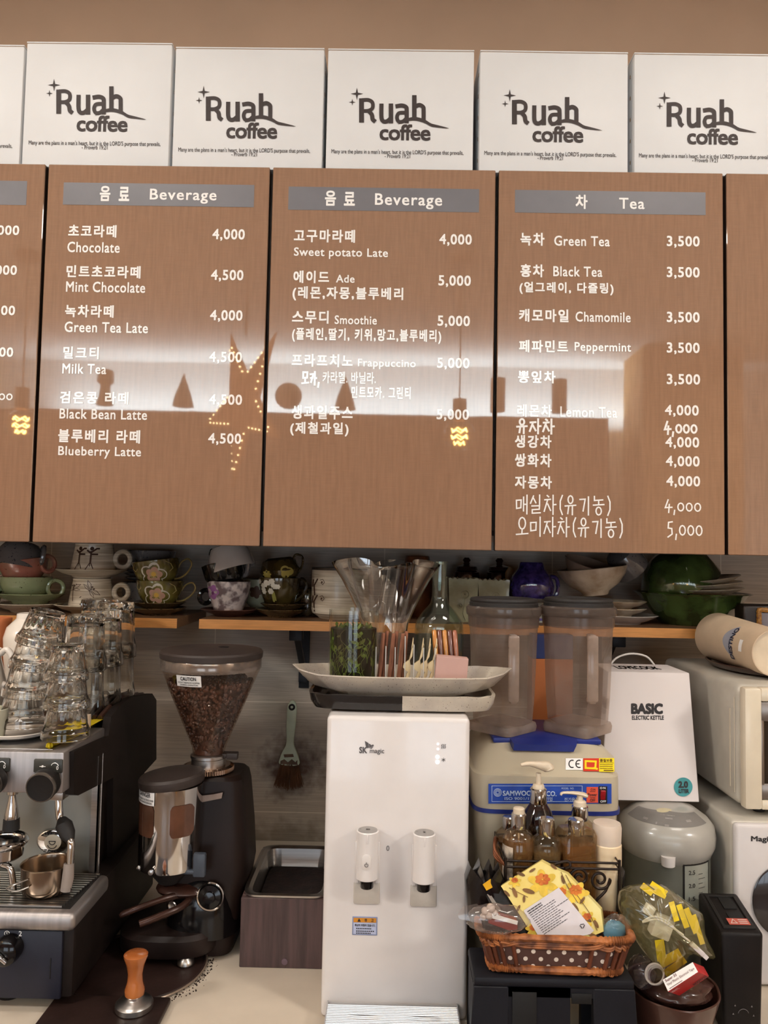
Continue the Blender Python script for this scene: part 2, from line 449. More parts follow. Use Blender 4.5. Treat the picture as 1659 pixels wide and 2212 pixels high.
structure(MB().box(-ROOM_X, 1.32, ROOM_BACK, LEDGE_Y, 1.56, LEDGE_Z), 'wall_soffit', M_wood_dark)
structure(MB().box(1.5, 2.1, LEDGE_Y-.3, LEDGE_Y+.1, 0, CEIL), 'wall_pillar', mat('ochre_pillar', (196, 148, 92), 0.7))
for i, (xa, xb) in enumerate(((-1.55, -.35), (.15, 1.35))):
    fr = MB()
    for (a, b, c, d) in ((xa, xb, .55, .6), (xa, xb, 1.45, 1.5), (xa, xa+.05, .6, 1.45), (xb-.05, xb, .6, 1.45), ((xa+xb)/2-.02, (xa+xb)/2+.02, .6, 1.45)):
        fr.box(a, b, ROOM_BACK-.08, ROOM_BACK-.02, c, d)
    structure(fr, 'window_%d' % (i+1), mat('window_frame_paint', (225, 222, 216), 0.5))
for i, (x, y) in enumerate(CEILING_PANELS):
    t = thing('ceiling_light', ('flat ceiling light above the coffee machine end of the counter', 'flat ceiling light above the oven end of the counter', 'flat ceiling light back in the room on the coffee machine side', 'flat ceiling light back in the room on the oven side')[i], 'light', (x, y, CEIL), group='ceiling lights')
    MB().box(-.32, .32, -.17, .17, -.028, 0, .004).build('housing', M_white_paint, t)
    MB().box(-.3, .3, -.15, .15, -.033, -.028).build('diffuser', emission('lamp_diffuser', (255, 240, 220), 3), t)
# things hanging in the room, which the glossy doors mirror
M_glassbulb = thin_glass('bulb_glass', (250, 240, 222), refl=0.8)
M_filament = emission('filament', (255, 200, 112), 95)
M_cord = mat('twisted_cord', (120, 92, 70), 0.8)
M_socket = mat('lamp_socket', (128, 96, 70), 0.5)
MIR = 1.326
def mirror_at(px, py, D):
    p = W(px, py, D); return Vector((p.x, 2*MIR-D, p.z))
pend = None
for px, py in ((992, 940), (45, 915)):
    p = mirror_at(px, py, 3.3)
    t = thing('pendant_lamp', 'clear globe bulb pendant on a twisted cord mirrored in the %s' % ('middle menu door' if px > 500 else 'door at the room end'), 'lamp', (p.x, p.y, CEIL), group='pendant lamps')
    L = CEIL-p.z
    MB().lathe([(.05, -.025), (.05, 0)], 24).build('canopy', M_socket, t)
    MB().tube([(0.0015*math.sin(i*2), 0.0015*math.cos(i*2), -.02-(L-.15)*i/60) for i in range(61)], .0035, 6).build('cord', M_cord, t)
    MB().lathe([(.012, -L+.16), (.03, -L+.155), (.03, -L+.065), (.022, -L+.062)][::-1], 24).build('socket', M_socket, t)
    b = MB().lathe([(.01, -L-.07)]+[(.07*math.sin(a), -L-.07*math.cos(a)) for a in [i*PI/16 for i in range(1, 14)]]+[(.024, -L+.064)], 28, cap1=False).build('bulb', M_glassbulb, t)
    f = MB()
    for lvl, rr in ((.022, .032), (-.008, .034), (-.036, .022)):
        f.tube([(rr*math.cos(a*2*PI/10), rr*math.sin(a*2*PI/10), -L+lvl+(.007 if a % 2 else -.007)) for a in range(10)], .0022, 5, closed=True)
    f.build('filament', M_filament, b)
p = mirror_at(527, 872, 3.3)
t = thing('star_lantern', 'large perforated paper star lantern hanging by its cord', 'lantern', (p.x, p.y, p.z), (0, 0, .92))
mbs = MB(); R1, R2 = .38, .14
tips = [(R1*(1.12 if k == 1 else 1)*math.cos(PI/2+.42+k*2*PI/5), R1*(1.12 if k == 1 else 1)*math.sin(PI/2+.42+k*2*PI/5)) for k in range(5)]
inn = [(R2*math.cos(PI/2+.42+(k+.5)*2*PI/5), R2*math.sin(PI/2+.42+(k+.5)*2*PI/5)) for k in range(5)]
vs = [(0, -.07, 0), (0, .07, 0)]+[(x, 0, z) for x, z in tips]+[(x, 0, z) for x, z in inn]; fs = []
for k in range(5):
    a, b, c = 2+k, 7+k, 7+(k-1) % 5
    fs += [[0, a, b], [0, c, a], [1, b, a], [1, a, c]]
mbs.add(vs, fs); mbs.build('paper_shell', mat('star_paper', (150, 96, 54), 0.8, emit=((200, 118, 54), 0.9)), t, smooth=False)
holes = MB()
for k in range(5):
    for j in (7+k, 7+(k-1) % 5):
        a = Vector(vs[2+k]); b = Vector(vs[j]); c0 = Vector(vs[0])
        for i in range(1, 7):
            q = a.lerp(b, i/7.0).lerp(c0, .16)
            q.y = -q.y; holes.ball(q+Vector((0, .003, 0)), .0038, n=6, m=4)
holes.build('light_holes', emission('lantern_light', (255, 222, 160), 30), t)
MB().tube([(0, 0, .3), (0, 0, CEIL-p.z)], .004, 6).build('cord', M_cord, t)
# ornaments standing along the soffit
def on_ledge(px, D=4.55): return Vector((W(px, 893, D).x, 2*MIR-D, LEDGE_Z))
M_orn = mat('dull_ornament', (150, 128, 108), 0.7)
solo(MB().ball((0, 0, .075), .08), 'ball_ornament', M_orn, 'round ball ornament standing on the soffit ledge', 'ornament', on_ledge(622))
for px, nm in ((395, 'beside the ball'), (745, 'nearest the glass vessels')):
    solo(MB().lathe([(.065, 0), (.05, .06), (.012, .17), (.003, .2)], 20), 'cone_ornament', M_orn, 'pointed cone ornament on the soffit ledge ' + nm, 'ornament', on_ledge(px), group='cone ornaments')
for px, h, nm in ((1075, .2, 'taller'), (1208, .2, 'shorter')):
    solo(MB().lathe([(.045, 0), (.045, h), (.03, h+.004)], 24), 'canister', M_orn, nm+' plain canister on the soffit ledge by the ochre pillar', 'canister', on_ledge(px), group='ledge canisters')
solo(MB().lathe([(.05, 0), (.035, .05), (.03, .12), (.05, .14), (.045, .21), (.02, .22)], 20), 'figure_ornament', M_orn, 'small figure ornament on the soffit ledge far end', 'ornament', on_ledge(225))

# ------------------------------------------------------------------ counter
CZ = 0.885
M_counter = mat('cream_counter', (206, 192, 174), 0.35, var=0.05, scale=12)
mb = MB().box(-ROOM_X+.3, 1.9, .93, WALL-.001, CZ-.04, CZ, .004)
solo(mb, 'countertop', M_counter, 'cream worktop carrying the machines along the tiled wall', 'countertop')
solo(MB().box(-ROOM_X+.3, 1.9, .98, WALL-.002, 0, CZ-.041), 'base_cabinet', M_dark, 'dark base cabinet under the cream worktop', 'cabinet')

# ------------------------------------------------------------------ wall cabinets with menu doors
DOOR = 1.326; DZ0, DZ1 = EYE+.0095, EYE+.6815
def door_material():
    m = mat('gloss_brown_laminate', (148, 114, 91), 0.025, var=0.05, scale=14, stretch=(14, 1, 1), bump=0.0, spec=0.5, ior=1.75, detail=8)
    nt = m.node_tree; b = nt.nodes['Principled BSDF']; old = b.inputs['Base Color'].links[0].from_socket
    tc = nt.nodes.new('ShaderNodeTexCoord')
    def weave(st):
        mp = nt.nodes.new('ShaderNodeMapping'); mp.inputs['Scale'].default_value = st; nt.links.new(tc.outputs['Object'], mp.inputs[0])
        n = nt.nodes.new('ShaderNodeTexNoise'); n.inputs['Scale'].default_value = 60; n.inputs['Detail'].default_value = 2; nt.links.new(mp.outputs[0], n.inputs['Vector'])
        return n.outputs['Fac']
    ad = nt.nodes.new('ShaderNodeMath'); ad.operation = 'ADD'; nt.links.new(weave((14, 1, .5)), ad.inputs[0]); nt.links.new(weave((.5, 1, 14)), ad.inputs[1])
    mr = nt.nodes.new('ShaderNodeMapRange'); mr.inputs[1].default_value = .6; mr.inputs[2].default_value = 1.4; mr.inputs[3].default_value = .92; mr.inputs[4].default_value = 1.06
    nt.links.new(ad.outputs[0], mr.inputs[0])
    mx = nt.nodes.new('ShaderNodeMix'); mx.data_type = 'RGBA'; mx.blend_type = 'MULTIPLY'; mx.inputs[0].default_value = 1
    nt.links.new(old, mx.inputs[6]); nt.links.new(mr.outputs[0], mx.inputs[7]); nt.links.new(mx.outputs[2], b.inputs['Base Color'])
    w = nt.nodes.new('ShaderNodeTexNoise'); w.inputs['Scale'].default_value = 9; nt.links.new(tc.outputs['Object'], w.inputs['Vector'])
    bp = nt.nodes.new('ShaderNodeBump'); bp.inputs['Strength'].default_value = .03; bp.inputs['Distance'].default_value = .002
    nt.links.new(w.outputs['Fac'], bp.inputs['Height']); nt.links.new(bp.outputs[0], b.inputs['Normal'])
    return m
M_door = door_material()
M_edge = mat('dark_door_edge', (62, 46, 36), 0.5)
M_strip = mat('grey_header_strip', (112, 110, 114), 0.35, var=0.03)
PITCHX, DX0 = 0.4, -0.6234
MENU = {
 -1: dict(strip=(-420, 388, 58, 440), head=[],
  items=[], prices=[('4,000', -30, 487, 42, 511), ('4,000', -34, 573, 37, 597), ('4,500', -38, 660, 33, 684), ('4,500', -42, 750, 29, 774)], hand=[('p:4500', -42, 846, 30, 866)]),
 0: dict(strip=(136, 397, 549, 445), head=[('음', 216, 402, 239, 435), ('료', 257, 404, 280, 435), ('Beverage', 324, 409, 468, 440)],
  items=[('초코라떼', 148, 486, 252, 513), ('Chocolate', 146, 523, 259, 546), ('민트초코라떼', 144, 574, 304, 601), ('Mint Chocolate', 143, 609, 314, 632),
   ('녹차라떼', 141, 659, 246, 686), ('Green Tea Late', 140, 696, 320, 719), ('밀크티', 137, 749, 214, 776), ('Milk Tea', 135, 786, 230, 808),
   ('검은콩 라떼', 130, 846, 278, 873), ('Black Bean Latte', 129, 884, 318, 906), ('블루베리 라떼', 126, 928, 303, 957), ('Blueberry Latte', 126, 965, 305, 991)],
  prices=[('4,000', 459, 495, 529, 521), ('4,500', 456, 583, 526, 609), ('4,000', 454, 670, 524, 696), ('4,500', 452, 760, 523, 786), ('4,500', 452, 852, 523, 878), ('4,500', 450, 936, 521, 962)]),
 1: dict(strip=(621, 406, 1035, 456), head=[('음', 702, 412, 726, 445), ('료', 743, 415, 767, 445), ('Beverage', 810, 419, 955, 452)],
  items=[('고구마라떼', 635, 496, 767, 524), ('Sweet potato Late', 635, 536, 838, 560), ('에이드', 634, 585, 711, 612), ('Ade', 726, 594, 766, 611), ('(레몬,자몽,블루베리', 632, 620, 871, 651),
   ('스무디', 631, 671, 710, 699), ('Smoothie', 723, 682, 814, 701), ('(플레인,딸기, 키위,망고,블루베리)', 631, 710, 953, 741), ('프라프치노', 630, 765, 762, 793), ('Frappuccino', 773, 776, 898, 798),
   ('카라멜. 바닐라.', 697, 803, 812, 829), ('민트모카. 그린티', 759, 835, 887, 862), ('생과일주스', 630, 876, 762, 906), ('(제철과일)', 627, 912, 753, 942)],
  prices=[('4,000', 949, 506, 1019, 532), ('5,000', 947, 595, 1017, 621), ('5,000', 945, 682, 1015, 708), ('5,000', 944, 773, 1014, 799), ('5,000', 943, 884, 1013, 910)],
  hand=[('모카,', 652, 803, 694, 832)]),
 2: dict(strip=(1108, 413, 1524, 462), head=[('차', 1243, 421, 1269, 452), ('Tea', 1337, 428, 1392, 452)],
  items=[('녹차', 1124, 503, 1176, 531), ('Green Tea', 1197, 510, 1317, 532), ('홍차', 1124, 571, 1175, 599), ('Black Tea', 1195, 576, 1301, 598), ('(얼그레이, 다즐링)', 1122, 610, 1325, 637),
   ('캐모마일', 1121, 668, 1228, 696), ('Chamomile', 1243, 674, 1362, 696), ('페파민트', 1121, 735, 1227, 762), ('Peppermint', 1241, 740, 1363, 765), ('뽕잎차', 1119, 801, 1200, 828),
   ('레몬차', 1117, 874, 1192, 901), ('Lemon Tea', 1210, 879, 1333, 902), ('생강차', 1112, 940, 1191, 968), ('쌍화차', 1112, 980, 1191, 1009), ('자몽차', 1112, 1028, 1192, 1056)],
  prices=[('3,500', 1440, 510, 1511, 536), ('3,500', 1440, 577, 1511, 603), ('3,500', 1440, 674, 1511, 700), ('3,500', 1440, 740, 1511, 766), ('3,500', 1440, 808, 1512, 834), ('4,000', 1436, 875, 1509, 901),
   ('4,000', 1437, 944, 1510, 970), ('4,000', 1438, 985, 1511, 1011), ('4,000', 1439, 1028, 1512, 1054)],
  hand=[('유자차', 1115, 905, 1201, 937), ('p:4000', 1435, 911, 1508, 939), ('매실차(유기농)', 1114, 1070, 1324, 1112), ('p:4000', 1436, 1080, 1517, 1108), ('오미자차(유기농)', 1115, 1118, 1350, 1160), ('p:5000', 1440, 1127, 1520, 1161)]),
 3: dict(strip=None, head=[], items=[], prices=[]),
}
def circ(cx, cy, rx, ry=None, n=12):
    ry = ry or rx; return [(cx+rx*math.cos(2*PI*i/n), cy+ry*math.sin(2*PI*i/n)) for i in range(n+1)]
CHA = [[(.25, .02), (.4, .1)], [(.05, .25), (.55, .22)], [(.3, .25), (.02, .85)], [(.3, .45), (.55, .8)], [(.75, 0), (.75, 1)], [(.75, .5), (1, .48)]]
PEN = {
 '유': [circ(.5, .22, .2), [(.05, .55), (.95, .5)], [(.36, .55), (.28, .95)], [(.66, .55), (.66, 1)]],
 '기': [[(.1, .2), (.55, .18), (.38, .8)], [(.82, .05), (.82, 1)]],
 '농': [[(.15, .02), (.15, .24), (.85, .2)], [(.5, .26), (.5, .44)], [(.05, .48), (.95, .44)], circ(.5, .78, .22, .2)],
 '매': [[(.05, .3), (.07, .72), (.42, .68), (.44, .28), (.05, .3)], [(.64, .12), (.64, .85)], [(.64, .5), (.9, .5)], [(.92, .02), (.92, 1)]],
 '실': [[(.3, .05), (.05, .45)], [(.27, .15), (.5, .42)], [(.8, 0), (.8, .5)], [(.15, .58), (.8, .56), (.78, .74), (.2, .77), (.2, .95), (.88, .92)]],
 '차': CHA, '자': CHA[1:],
 '오': [circ(.5, .34, .28, .3), [(.5, .64), (.48, .88)], [(0, .92), (1, .86)]],
 '미': [[(.05, .3), (.07, .72), (.5, .68), (.52, .28), (.05, .3)], [(.85, 0), (.85, 1)]],
 '모': [[(.2, .05), (.2, .48), (.78, .45), (.8, .05), (.2, .05)], [(.5, .5), (.5, .84)], [(.02, .88), (1, .82)]],
 '카': [[(.05, .2), (.52, .18), (.2, .8)], [(.12, .48), (.46, .44)], [(.74, 0), (.74, 1)], [(.74, .5), (1, .48)]],
 '(': [[(.8, 0), (.4, .3), (.4, .7), (.8, 1)]], ')': [[(.2, 0), (.6, .3), (.6, .7), (.2, 1)]], ',': [[(.4, .8), (.2, 1.15)]],
 '4': [[(.45, 0), (.05, .62), (1, .58)], [(.6, .35), (.52, 1)]], '5': [[(.8, .02), (.25, .06), (.2, .42), (.7, .45), (.75, .8), (.15, 1)]], '0': [circ(.5, .55, .4, .3)],
}
def handwriting(parent, body, d, x0, y0, x1, y1, m, w):
    if body.startswith('p:'): body = body[2]+','+body[3:]
    adv = [.45 if c in '(),' else 1.0 for c in body]; tot = sum(adv); a = pbox(d, x0, y0, x1, y1); L = parent.location
    mb = MB(); u = 0
    for c, ad in zip(body, adv):
        cw = (a[2]-a[0])/tot; xa = a[0]+u*cw; g = cw*ad*.86
        mb.strokes([[(xa+p[0]*g-L.x, a[3]-p[1]*(a[3]-a[1])-L.z) for p in ln] for ln in PEN[c]], w, lambda q, r: (q, d-.0007-L.y, r))
        u += ad
    return mb.build('handwriting', m, parent, smooth=False)
CABLABEL = {-1: 'brown gloss wall cabinet cut by the frame, only price figures showing on its door', 0: 'brown gloss wall cabinet whose menu starts with Chocolate and ends with Blueberry Latte',
 1: 'brown gloss wall cabinet whose menu lists Sweet potato, Ade, Smoothie and Frappuccino', 2: 'brown gloss wall cabinet whose grey header reads Tea', 3: 'brown gloss wall cabinet with a bare door beside the Tea menu'}
for i in range(-1, 4):
    x = DX0+PITCHX*i
    t = thing('wall_cabinet', CABLABEL[i], 'cabinet', (x, DOOR, DZ0), group='wall cabinets with menu doors')
    MB().box(0, PITCHX-.001, .02, WALL-DOOR-.001, .035, DZ1-DZ0-.002).build('body', M_dark, t)
    d = MB().box(.0015, .3955, 0, .019, 0, DZ1-DZ0, .0012, 1)
    for k, f in enumerate(d.f):
        c = sum((d.v[q] for q in f), Vector())/len(f)
        if abs(c.y) > .0008: d.m[k] = 1
    d = d.build('door', [M_door, M_edge], t, smooth=False)
    e = MENU[i]
    if e['strip']:
        a = pbox(DOOR, *e['strip']); a = (max(a[0], x+.03), a[1], a[2], a[3])
        MB().add([(a[0]-x, -.0004, a[1]-DZ0), (a[2]-x, -.0004, a[1]-DZ0), (a[2]-x, -.0004, a[3]-DZ0), (a[0]-x, -.0004, a[3]-DZ0)], [[0, 1, 2, 3]]).build('header_strip', M_strip, d)
    for it in e['head']: lettering(d, it[0], DOOR, *it[1:], M_white_print, .014 if ord(it[0][-1]) < 256 else .03, 1.12, name='header_lettering', lift=.0009)
    for it in e['items']: lettering(d, it[0], DOOR, *it[1:], M_white_print, .014 if ord(it[0][-1]) < 256 and it[0][-1] not in ')' else .028, 1.08 if ord(it[0][-1]) < 256 and it[0][-1] not in ')' else 1.22, name='menu_lettering', lift=.0007)
    for it in e['prices']: lettering(d, it[0], DOOR, *it[1:], M_white_print, .02, 1.1, name='price_lettering', lift=.0007)
    for it in e.get('hand', []):
        o = handwriting(t, it[0], DOOR, *it[1:], M_white_print, .0034 if it[1] in (652,) or it[2] == 905 or it[2] == 911 else .0024); o.parent = d

# ------------------------------------------------------------------ cartons on the cabinets
M_carton = mat('white_carton', (227, 228, 229), 0.55, var=0.03, scale=6, bump=0.12, bscale=25)
M_kraft = mat('kraft_edge', (176, 146, 116), 0.8, var=0.1)
M_ink = mat('carton_ink', (58, 48, 46), 0.6, var=0.06)
BOXD = 1.336
BX = [(-262, 47, 96, 'cut by the frame edge, only its corner showing'), (52, 368, 92, 'above the Chocolate menu'), (375, 698, 103, 'straddling the two Beverage menus'), (706, 1023, 107, 'above the Sweet potato and Smoothie menu'),
      (1036, 1357, 111, 'above the left half of the Tea menu'), (1370, 1690, 116, 'above the bare cabinet next to the Tea menu')]
LOGO = [(62, 0), (0, 0)]
RUAH = [([(127, 198), (127, 244)], 10.5), ([(130, 198.5), (142, 198.5), (150.5, 204), (150.5, 216), (142, 221.5), (131, 222)], 8), ([(142, 222), (149, 230), (151, 240), (155, 244)], 9),
        ([(170, 209), (170, 236), (174, 244.5), (182, 244.5), (190, 238)], 9), ([(190.5, 209), (190.5, 246)], 9.5),
        ([(203, 212), (214, 210.5), (223, 214), (224.5, 222), (224.5, 246)], 9), ([(222, 226), (208, 227), (203.5, 236), (207, 245), (216, 245), (223, 239)], 8),
        ([(241, 191), (241, 239)], 9.5), ([(243, 213), (252, 209.5), (260, 214), (261, 222), (261, 239)], 9)]
def smooth_path(pts, n=6, closed=False):
    P = [Vector(tuple(p)+(0,)*(3-len(p))) for p in pts]; out = []; d2 = len(pts[0]) == 2
    N = len(P)
    for i in range(N if closed else N-1):
        p0 = P[(i-1) % N] if closed or i > 0 else P[i]; p1 = P[i]; p2 = P[(i+1) % N]; p3 = P[(i+2) % N] if closed or i < N-2 else p2
        for j in range(n):
            t = j/n
            out.append(.5*((2*p1)+(p2-p0)*t+(2*p0-5*p1+4*p2-p3)*t*t+(3*p1-p0-3*p2+p3)*t**3))
    if not closed: out.append(P[-1])
    return [tuple(p)[:2] if d2 else tuple(p) for p in out]
def swoosh(px0, py0, k):
    top, bot = [], []
    for i in range(25):
        t = i/24.0; x = px0+t*110
        yc = py0+14-13*math.sin(PI*min(1, t*1.55))*(1-t*.3)+(9*max(0, t-.55)/.45 if t > .55 else 0)
        w = 7.5*math.sin(PI*t**.8)**.8+.3
        top.append((x, yc-w/2)); bot.append((x, yc+w/2))
    return top+bot[::-1]
def star4(cx, cy, r):
    return [((r if i % 2 == 0 else r*.24)*math.cos(i*PI/4)+cx, (r if i % 2 == 0 else r*.24)*math.sin(i*PI/4)+cy) for i in range(8)]
for n, (xa, xb, yt, where) in enumerate(BX):
    a = pbox(BOXD, xa, yt, xb, 360)
    x0, x1, zt = a[0], a[2], a[3]; z0 = DZ1
    t = thing('carton_box', 'white printed carton box '+where.replace('left half of the ', ''), 'box', ((x0+x1)/2, BOXD, z0), (0, 0, random.uniform(-.006, .006)), group='white cartons on the wall cabinets')
    hw = (x1-x0)/2; H = zt-z0
    b = MB().box(-hw, hw, 0, .3, 0, H-.0022, .0022, 2)
    b.mi = 1; b.box(-hw+.001, hw-.001, .001, .299, H-.004, H-.0018)
    b.mi = 0; b.box(-hw, hw, -.0004, .148, H-.0018, H+.0006, .0005, 1); b.box(-hw, hw, .152, .3, H-.0018, H+.0006, .0005, 1)
    b.mi = 1
    for s in (-1, 1):
        for k in range(5): b.box(s*hw-.0006, s*hw+.0006, .02, .024, .03+k*.04, .036+k*.04)
    b.build('carton', [M_carton, M_kraft], t)
    off = xa-55+3; oy = yt-93+ (4 if n > 1 else 0)
    def P(px, py, y=-.0008):
        q = W(px+off, py+oy+.0187*(px-55)*0, BOXD); return (q.x-t.location.x, y, q.z-z0)
    if n == 0: off = 47-370+3
    def rect(body, q0, q1, q2, q3, wt, nm, sp=1.0, put=None):
        A = P((q0+q2)/2, q3); B = P((q0+q2)/2, q1); l = P(q0, (q1+q3)/2); r = P(q2, (q1+q3)/2)
        m_ = MB(); text_into(m_, body, l[0], A[2], r[0], B[2], -.0008, wt, sp); m_.build(nm, M_ink, t, smooth=False)
    for ln, w_ in RUAH:
        m_ = MB(); m_.strokes([smooth_path(ln, 5) if len(ln) > 2 else ln], w_, lambda u, v: P(u, v)); m_.v = [q+Vector((0, -3e-5*RUAH.index((ln, w_)), 0)) for q in m_.v]
        if ln is RUAH[0][0]: lg = m_
        else: lg.add(m_.v, m_.f)
    lg.build('logo_lettering', M_ink, t, smooth=False)
    rect('coffee', 166, 251, 276, 286, .02, 'logo_lettering', .95)
    m_ = MB(); m_.flat([(P(*q)[0], P(*q)[2]) for q in swoosh(206, 237, 1)], -.0012); m_.build('logo_swoosh', M_ink, t, smooth=False)
    m_ = MB()
    for q in (star4(117, 185, 13.5), star4(107, 203, 7.5)):
        c = P(sum(p[0] for p in q)/8, sum(p[1] for p in q)/8); vs = [c]+[P(*p) for p in q]
        m_.add(vs, [[0, 1+(i+1) % 8, 1+i] for i in range(8)])
    m_.build('logo_stars', M_ink, t, smooth=False)
    rect("Many are the plans in a man's heart, but it is the LORD'S purpose that prevails,", 62, 306, 347, 318, .004, 'verse_lettering')
    rect('- Proverb 19:21', 177, 315, 232, 324, .004, 'verse_lettering')
# ------------------------------------------------------------------ open shelf and its crockery
SD = 1.45
SZ = W(820, 1345, SD).z
M_shelf = mat('honey_shelf_edge', (214, 146, 78), 0.4, var=0.1, scale=10, stretch=(2, 30, 30))
M_shelftop = mat('shaded_shelf_board', (120, 86, 58), 0.5, var=0.1, scale=10, stretch=(2, 30, 30))  # darker brown than the edge, with the board's shade put into its colour
M_bracket = mat('black_bracket_metal', (40, 42, 50), 0.45, 0.3, var=0.1)
def shelf(xa, xb, label, brackets):
    x0, x1 = W(xa, 1345, SD).x, W(xb, 1345, SD).x
    t = thing('wall_shelf', label, 'shelf', (x0, SD, SZ-.018), group='honey wall shelves')
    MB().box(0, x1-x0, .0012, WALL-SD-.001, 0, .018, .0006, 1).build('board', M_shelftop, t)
    MB().box(0, x1-x0, 0, .0012, 0, .018).build('edge_band', M_shelf, t)
    for px in brackets:
        x = W(px, 1400, SD+.06).x-x0
        b = MB()
        b.box(x-.011, x+.011, WALL-SD-.006, WALL-SD-.002, -.145, -.0005, .001)
        b.box(x-.011, x+.011, .05, WALL-SD-.004, -.004, -.0005, .001)
        b.hexa([(x-.008, .075, -.012), (x+.004, .075, -.012), (x+.004, .085, -.004), (x-.008, .085, -.004), (x-.004, WALL-SD-.012, -.125), (x+.008, WALL-SD-.012, -.125), (x+.008, WALL-SD-.004, -.115), (x-.004, WALL-SD-.004, -.115)], .001, 1)
        b.box(x-.013, x+.013, .06, .085, -.026, -.003, .002)
        b.box(x-.009, x+.009, WALL-SD-.03, WALL-SD-.004, -.13, -.105, .002)
        b.build('bracket', M_bracket, t)
    return t
shelf(-260, 382, 'honey coloured wall shelf above the drinking glasses, ending over the grinder hopper', [])
shelf(430, 1566, 'long honey coloured wall shelf on black brackets over the water dispenser and blender', [638, 1338])

KD = 1.535; KK = KD/F
def spx(px, d=KD): return W(px, 1300, d).x
def on_shelf(px, h=0.0, d=KD): return (spx(px, d), d, SZ+h*d/F)
GREENGLAZE = speckled('sage_glaze', (150, 158, 118), (60, 50, 30), 0.22, 0.6, thr=.3)
PINKGLAZE = speckled('dusty_pink_glaze', (176, 108, 92), (120, 70, 60), 0.22, 0.6, thr=.3, wash=(150, 110, 90))
GREYGLAZE = speckled('blue_grey_glaze', (118, 112, 110), (60, 60, 70), 0.18, 0.7, thr=.34)
OATGLAZE = speckled('oat_glaze', (214, 200, 178), (90, 60, 40), 0.3, 0.5, thr=.3)
BROWNGLAZE = speckled('brown_green_glaze', (98, 78, 50), (40, 30, 20), 0.2, 0.7, thr=.4)
OLIVE = mat('olive_glaze', (122, 112, 52), 0.14, coat=.8, var=.2, scale=30, col2=(70, 56, 24))
OLIVEDARK = mat('dark_olive_glaze', (74, 60, 28), 0.14, coat=.8, var=.25, scale=30, col2=(36, 26, 14))
CREAMLINED = mat('cream_throwing_lines', (226, 214, 194), 0.35, var=.12, scale=10, stretch=(1, 1, 30), coat=.3, col2=(176, 158, 134))
IRON = mat('iron_brush_ink', (74, 44, 26), 0.4, var=.2)
GOLDINK = mat('gold_line', (196, 176, 110), 0.3, var=.1)
WHITEPETAL = mat('white_petal_glaze', (226, 218, 200), 0.3, var=.1, coat=.4)
PINKPETAL = mat('pink_petal_glaze', (206, 160, 138), 0.3, var=.12, coat=.4)
YELLOWDOT = mat('yellow_stamen', (222, 178, 80), 0.4)
MAGENTA = mat('violet_petal_glaze', (178, 112, 170), 0.3, var=.1, coat=.4)
BLACKGLAZE = mat('black_glaze', (20, 18, 18), 0.08, coat=.8)
WHITEGLAZE = mat('pale_grey_glaze', (206, 196, 188), 0.15, coat=.7, var=.05)

def saucer(name, label, px, h, r, hh, m, d=KD, group=None, tilt=(0, 0, 0)):
    k = d/F
    mb = MB(k).vessel([(r*.5, 0), (r*.55, hh*.25), (r*.8, hh*.55), (r, hh)], 3.2, 48, mod=lambda a, z: 1+.012*math.sin(3*a+r))
    return solo(mb, name, m, label, 'saucer', on_shelf(px, h, d), tilt, group)
def cup(name, label, px, h, prof, m, d=KD, t=3.2, handle=None, hm=None, rot=(0, 0, 0), group=None, cat='cup', sx=1.0, sy=1.0, mod=None):
    """handle: list of points (x, z) in picture pixels from the foot centre, or ring tuple"""
    k = d/F
    root = thing(name, label, cat, on_shelf(px, h, d), rot, group)
    MB(k).vessel(prof, t, 44, sx=sx, sy=sy, mod=mod).build('bowl', m, root)
    if handle:
        hb = MB(k)
        if handle[0] == 'ring':
            _, cx, cz, R, r, turn = handle
            hb.at(mv(cx, 0, cz) @ rotz(turn)); hb.ring(0, 0, R, r, n=30, sx=.92)
        else:
            pts, r = handle
            hb.tube([(p[0], p[2], p[1]) for p in smooth_path([tuple(q)+(0,)*(3-len(q)) for q in pts])], r, 8)
        hb.build('handle', hm or m, root)
    return root
def flower(mb, put, cx, cz, R, n=5, core=.25):
    pts = [(0, 0)]
    N = n*8
    for i in range(N):
        a = 2*PI*i/N; r = R*(.72+.28*abs(math.cos(n*a/2)))
        pts.append((r*math.cos(a), r*math.sin(a)))
    mb.add([put(cx+x, cz+z) for x, z in pts], [[0, 1+i, 1+(i+1) % N] for i in range(N)])
def disc(mb, put, cx, cz, r, n=14):
    mb.add([put(cx, cz)]+[put(cx+r*math.cos(2*PI*i/n), cz+r*math.sin(2*PI*i/n)) for i in range(n)], [[0, 1+i, 1+(i+1) % n] for i in range(n)])

# stack at the room end: two saucers, green cup, pink cup, upturned grey cup
saucer('saucer', 'speckled oat saucer lowest under the sage cup', 63, 0, 70, 19, OATGLAZE)
saucer('saucer', 'sage green saucer directly under the sage cup', 66, 19, 73, 21, GREENGLAZE)
bowlp = [(22, 0), (30, 3), (45, 14), (51, 30), (53, 47)]
cup('cup', 'sage green cup with ring handle under a dusty pink cup', 55, 40-12, bowlp, GREENGLAZE, handle=('ring', 64, 24, 17, 4.5, .5), d=KD)
cup('cup', 'dusty pink cup tilted inside the sage green cup', 54, 28+36, [(20, 0), (30, 4), (44, 20), (52, 46)], PINKGLAZE, handle=('ring', 52, 32, 17, 5, .9), rot=(0, -.17, 0))
cup('cup', 'blue grey glazed cup turned upside down on the dusty pink cup', 45, 28+122, [(24, 0), (34, 4), (46, 22), (50, 52)], GREYGLAZE, handle=('ring', 46, 24, 20, 5, 1.0), rot=(PI-.15, .12, 0))
cup('cup', 'sage cup cut by the frame edge next to the tower of coloured cups', -44, 0, [(30, 0), (40, 20), (46, 60)], GREENGLAZE, handle=('ring', 45, 66, 18, 5, .2))

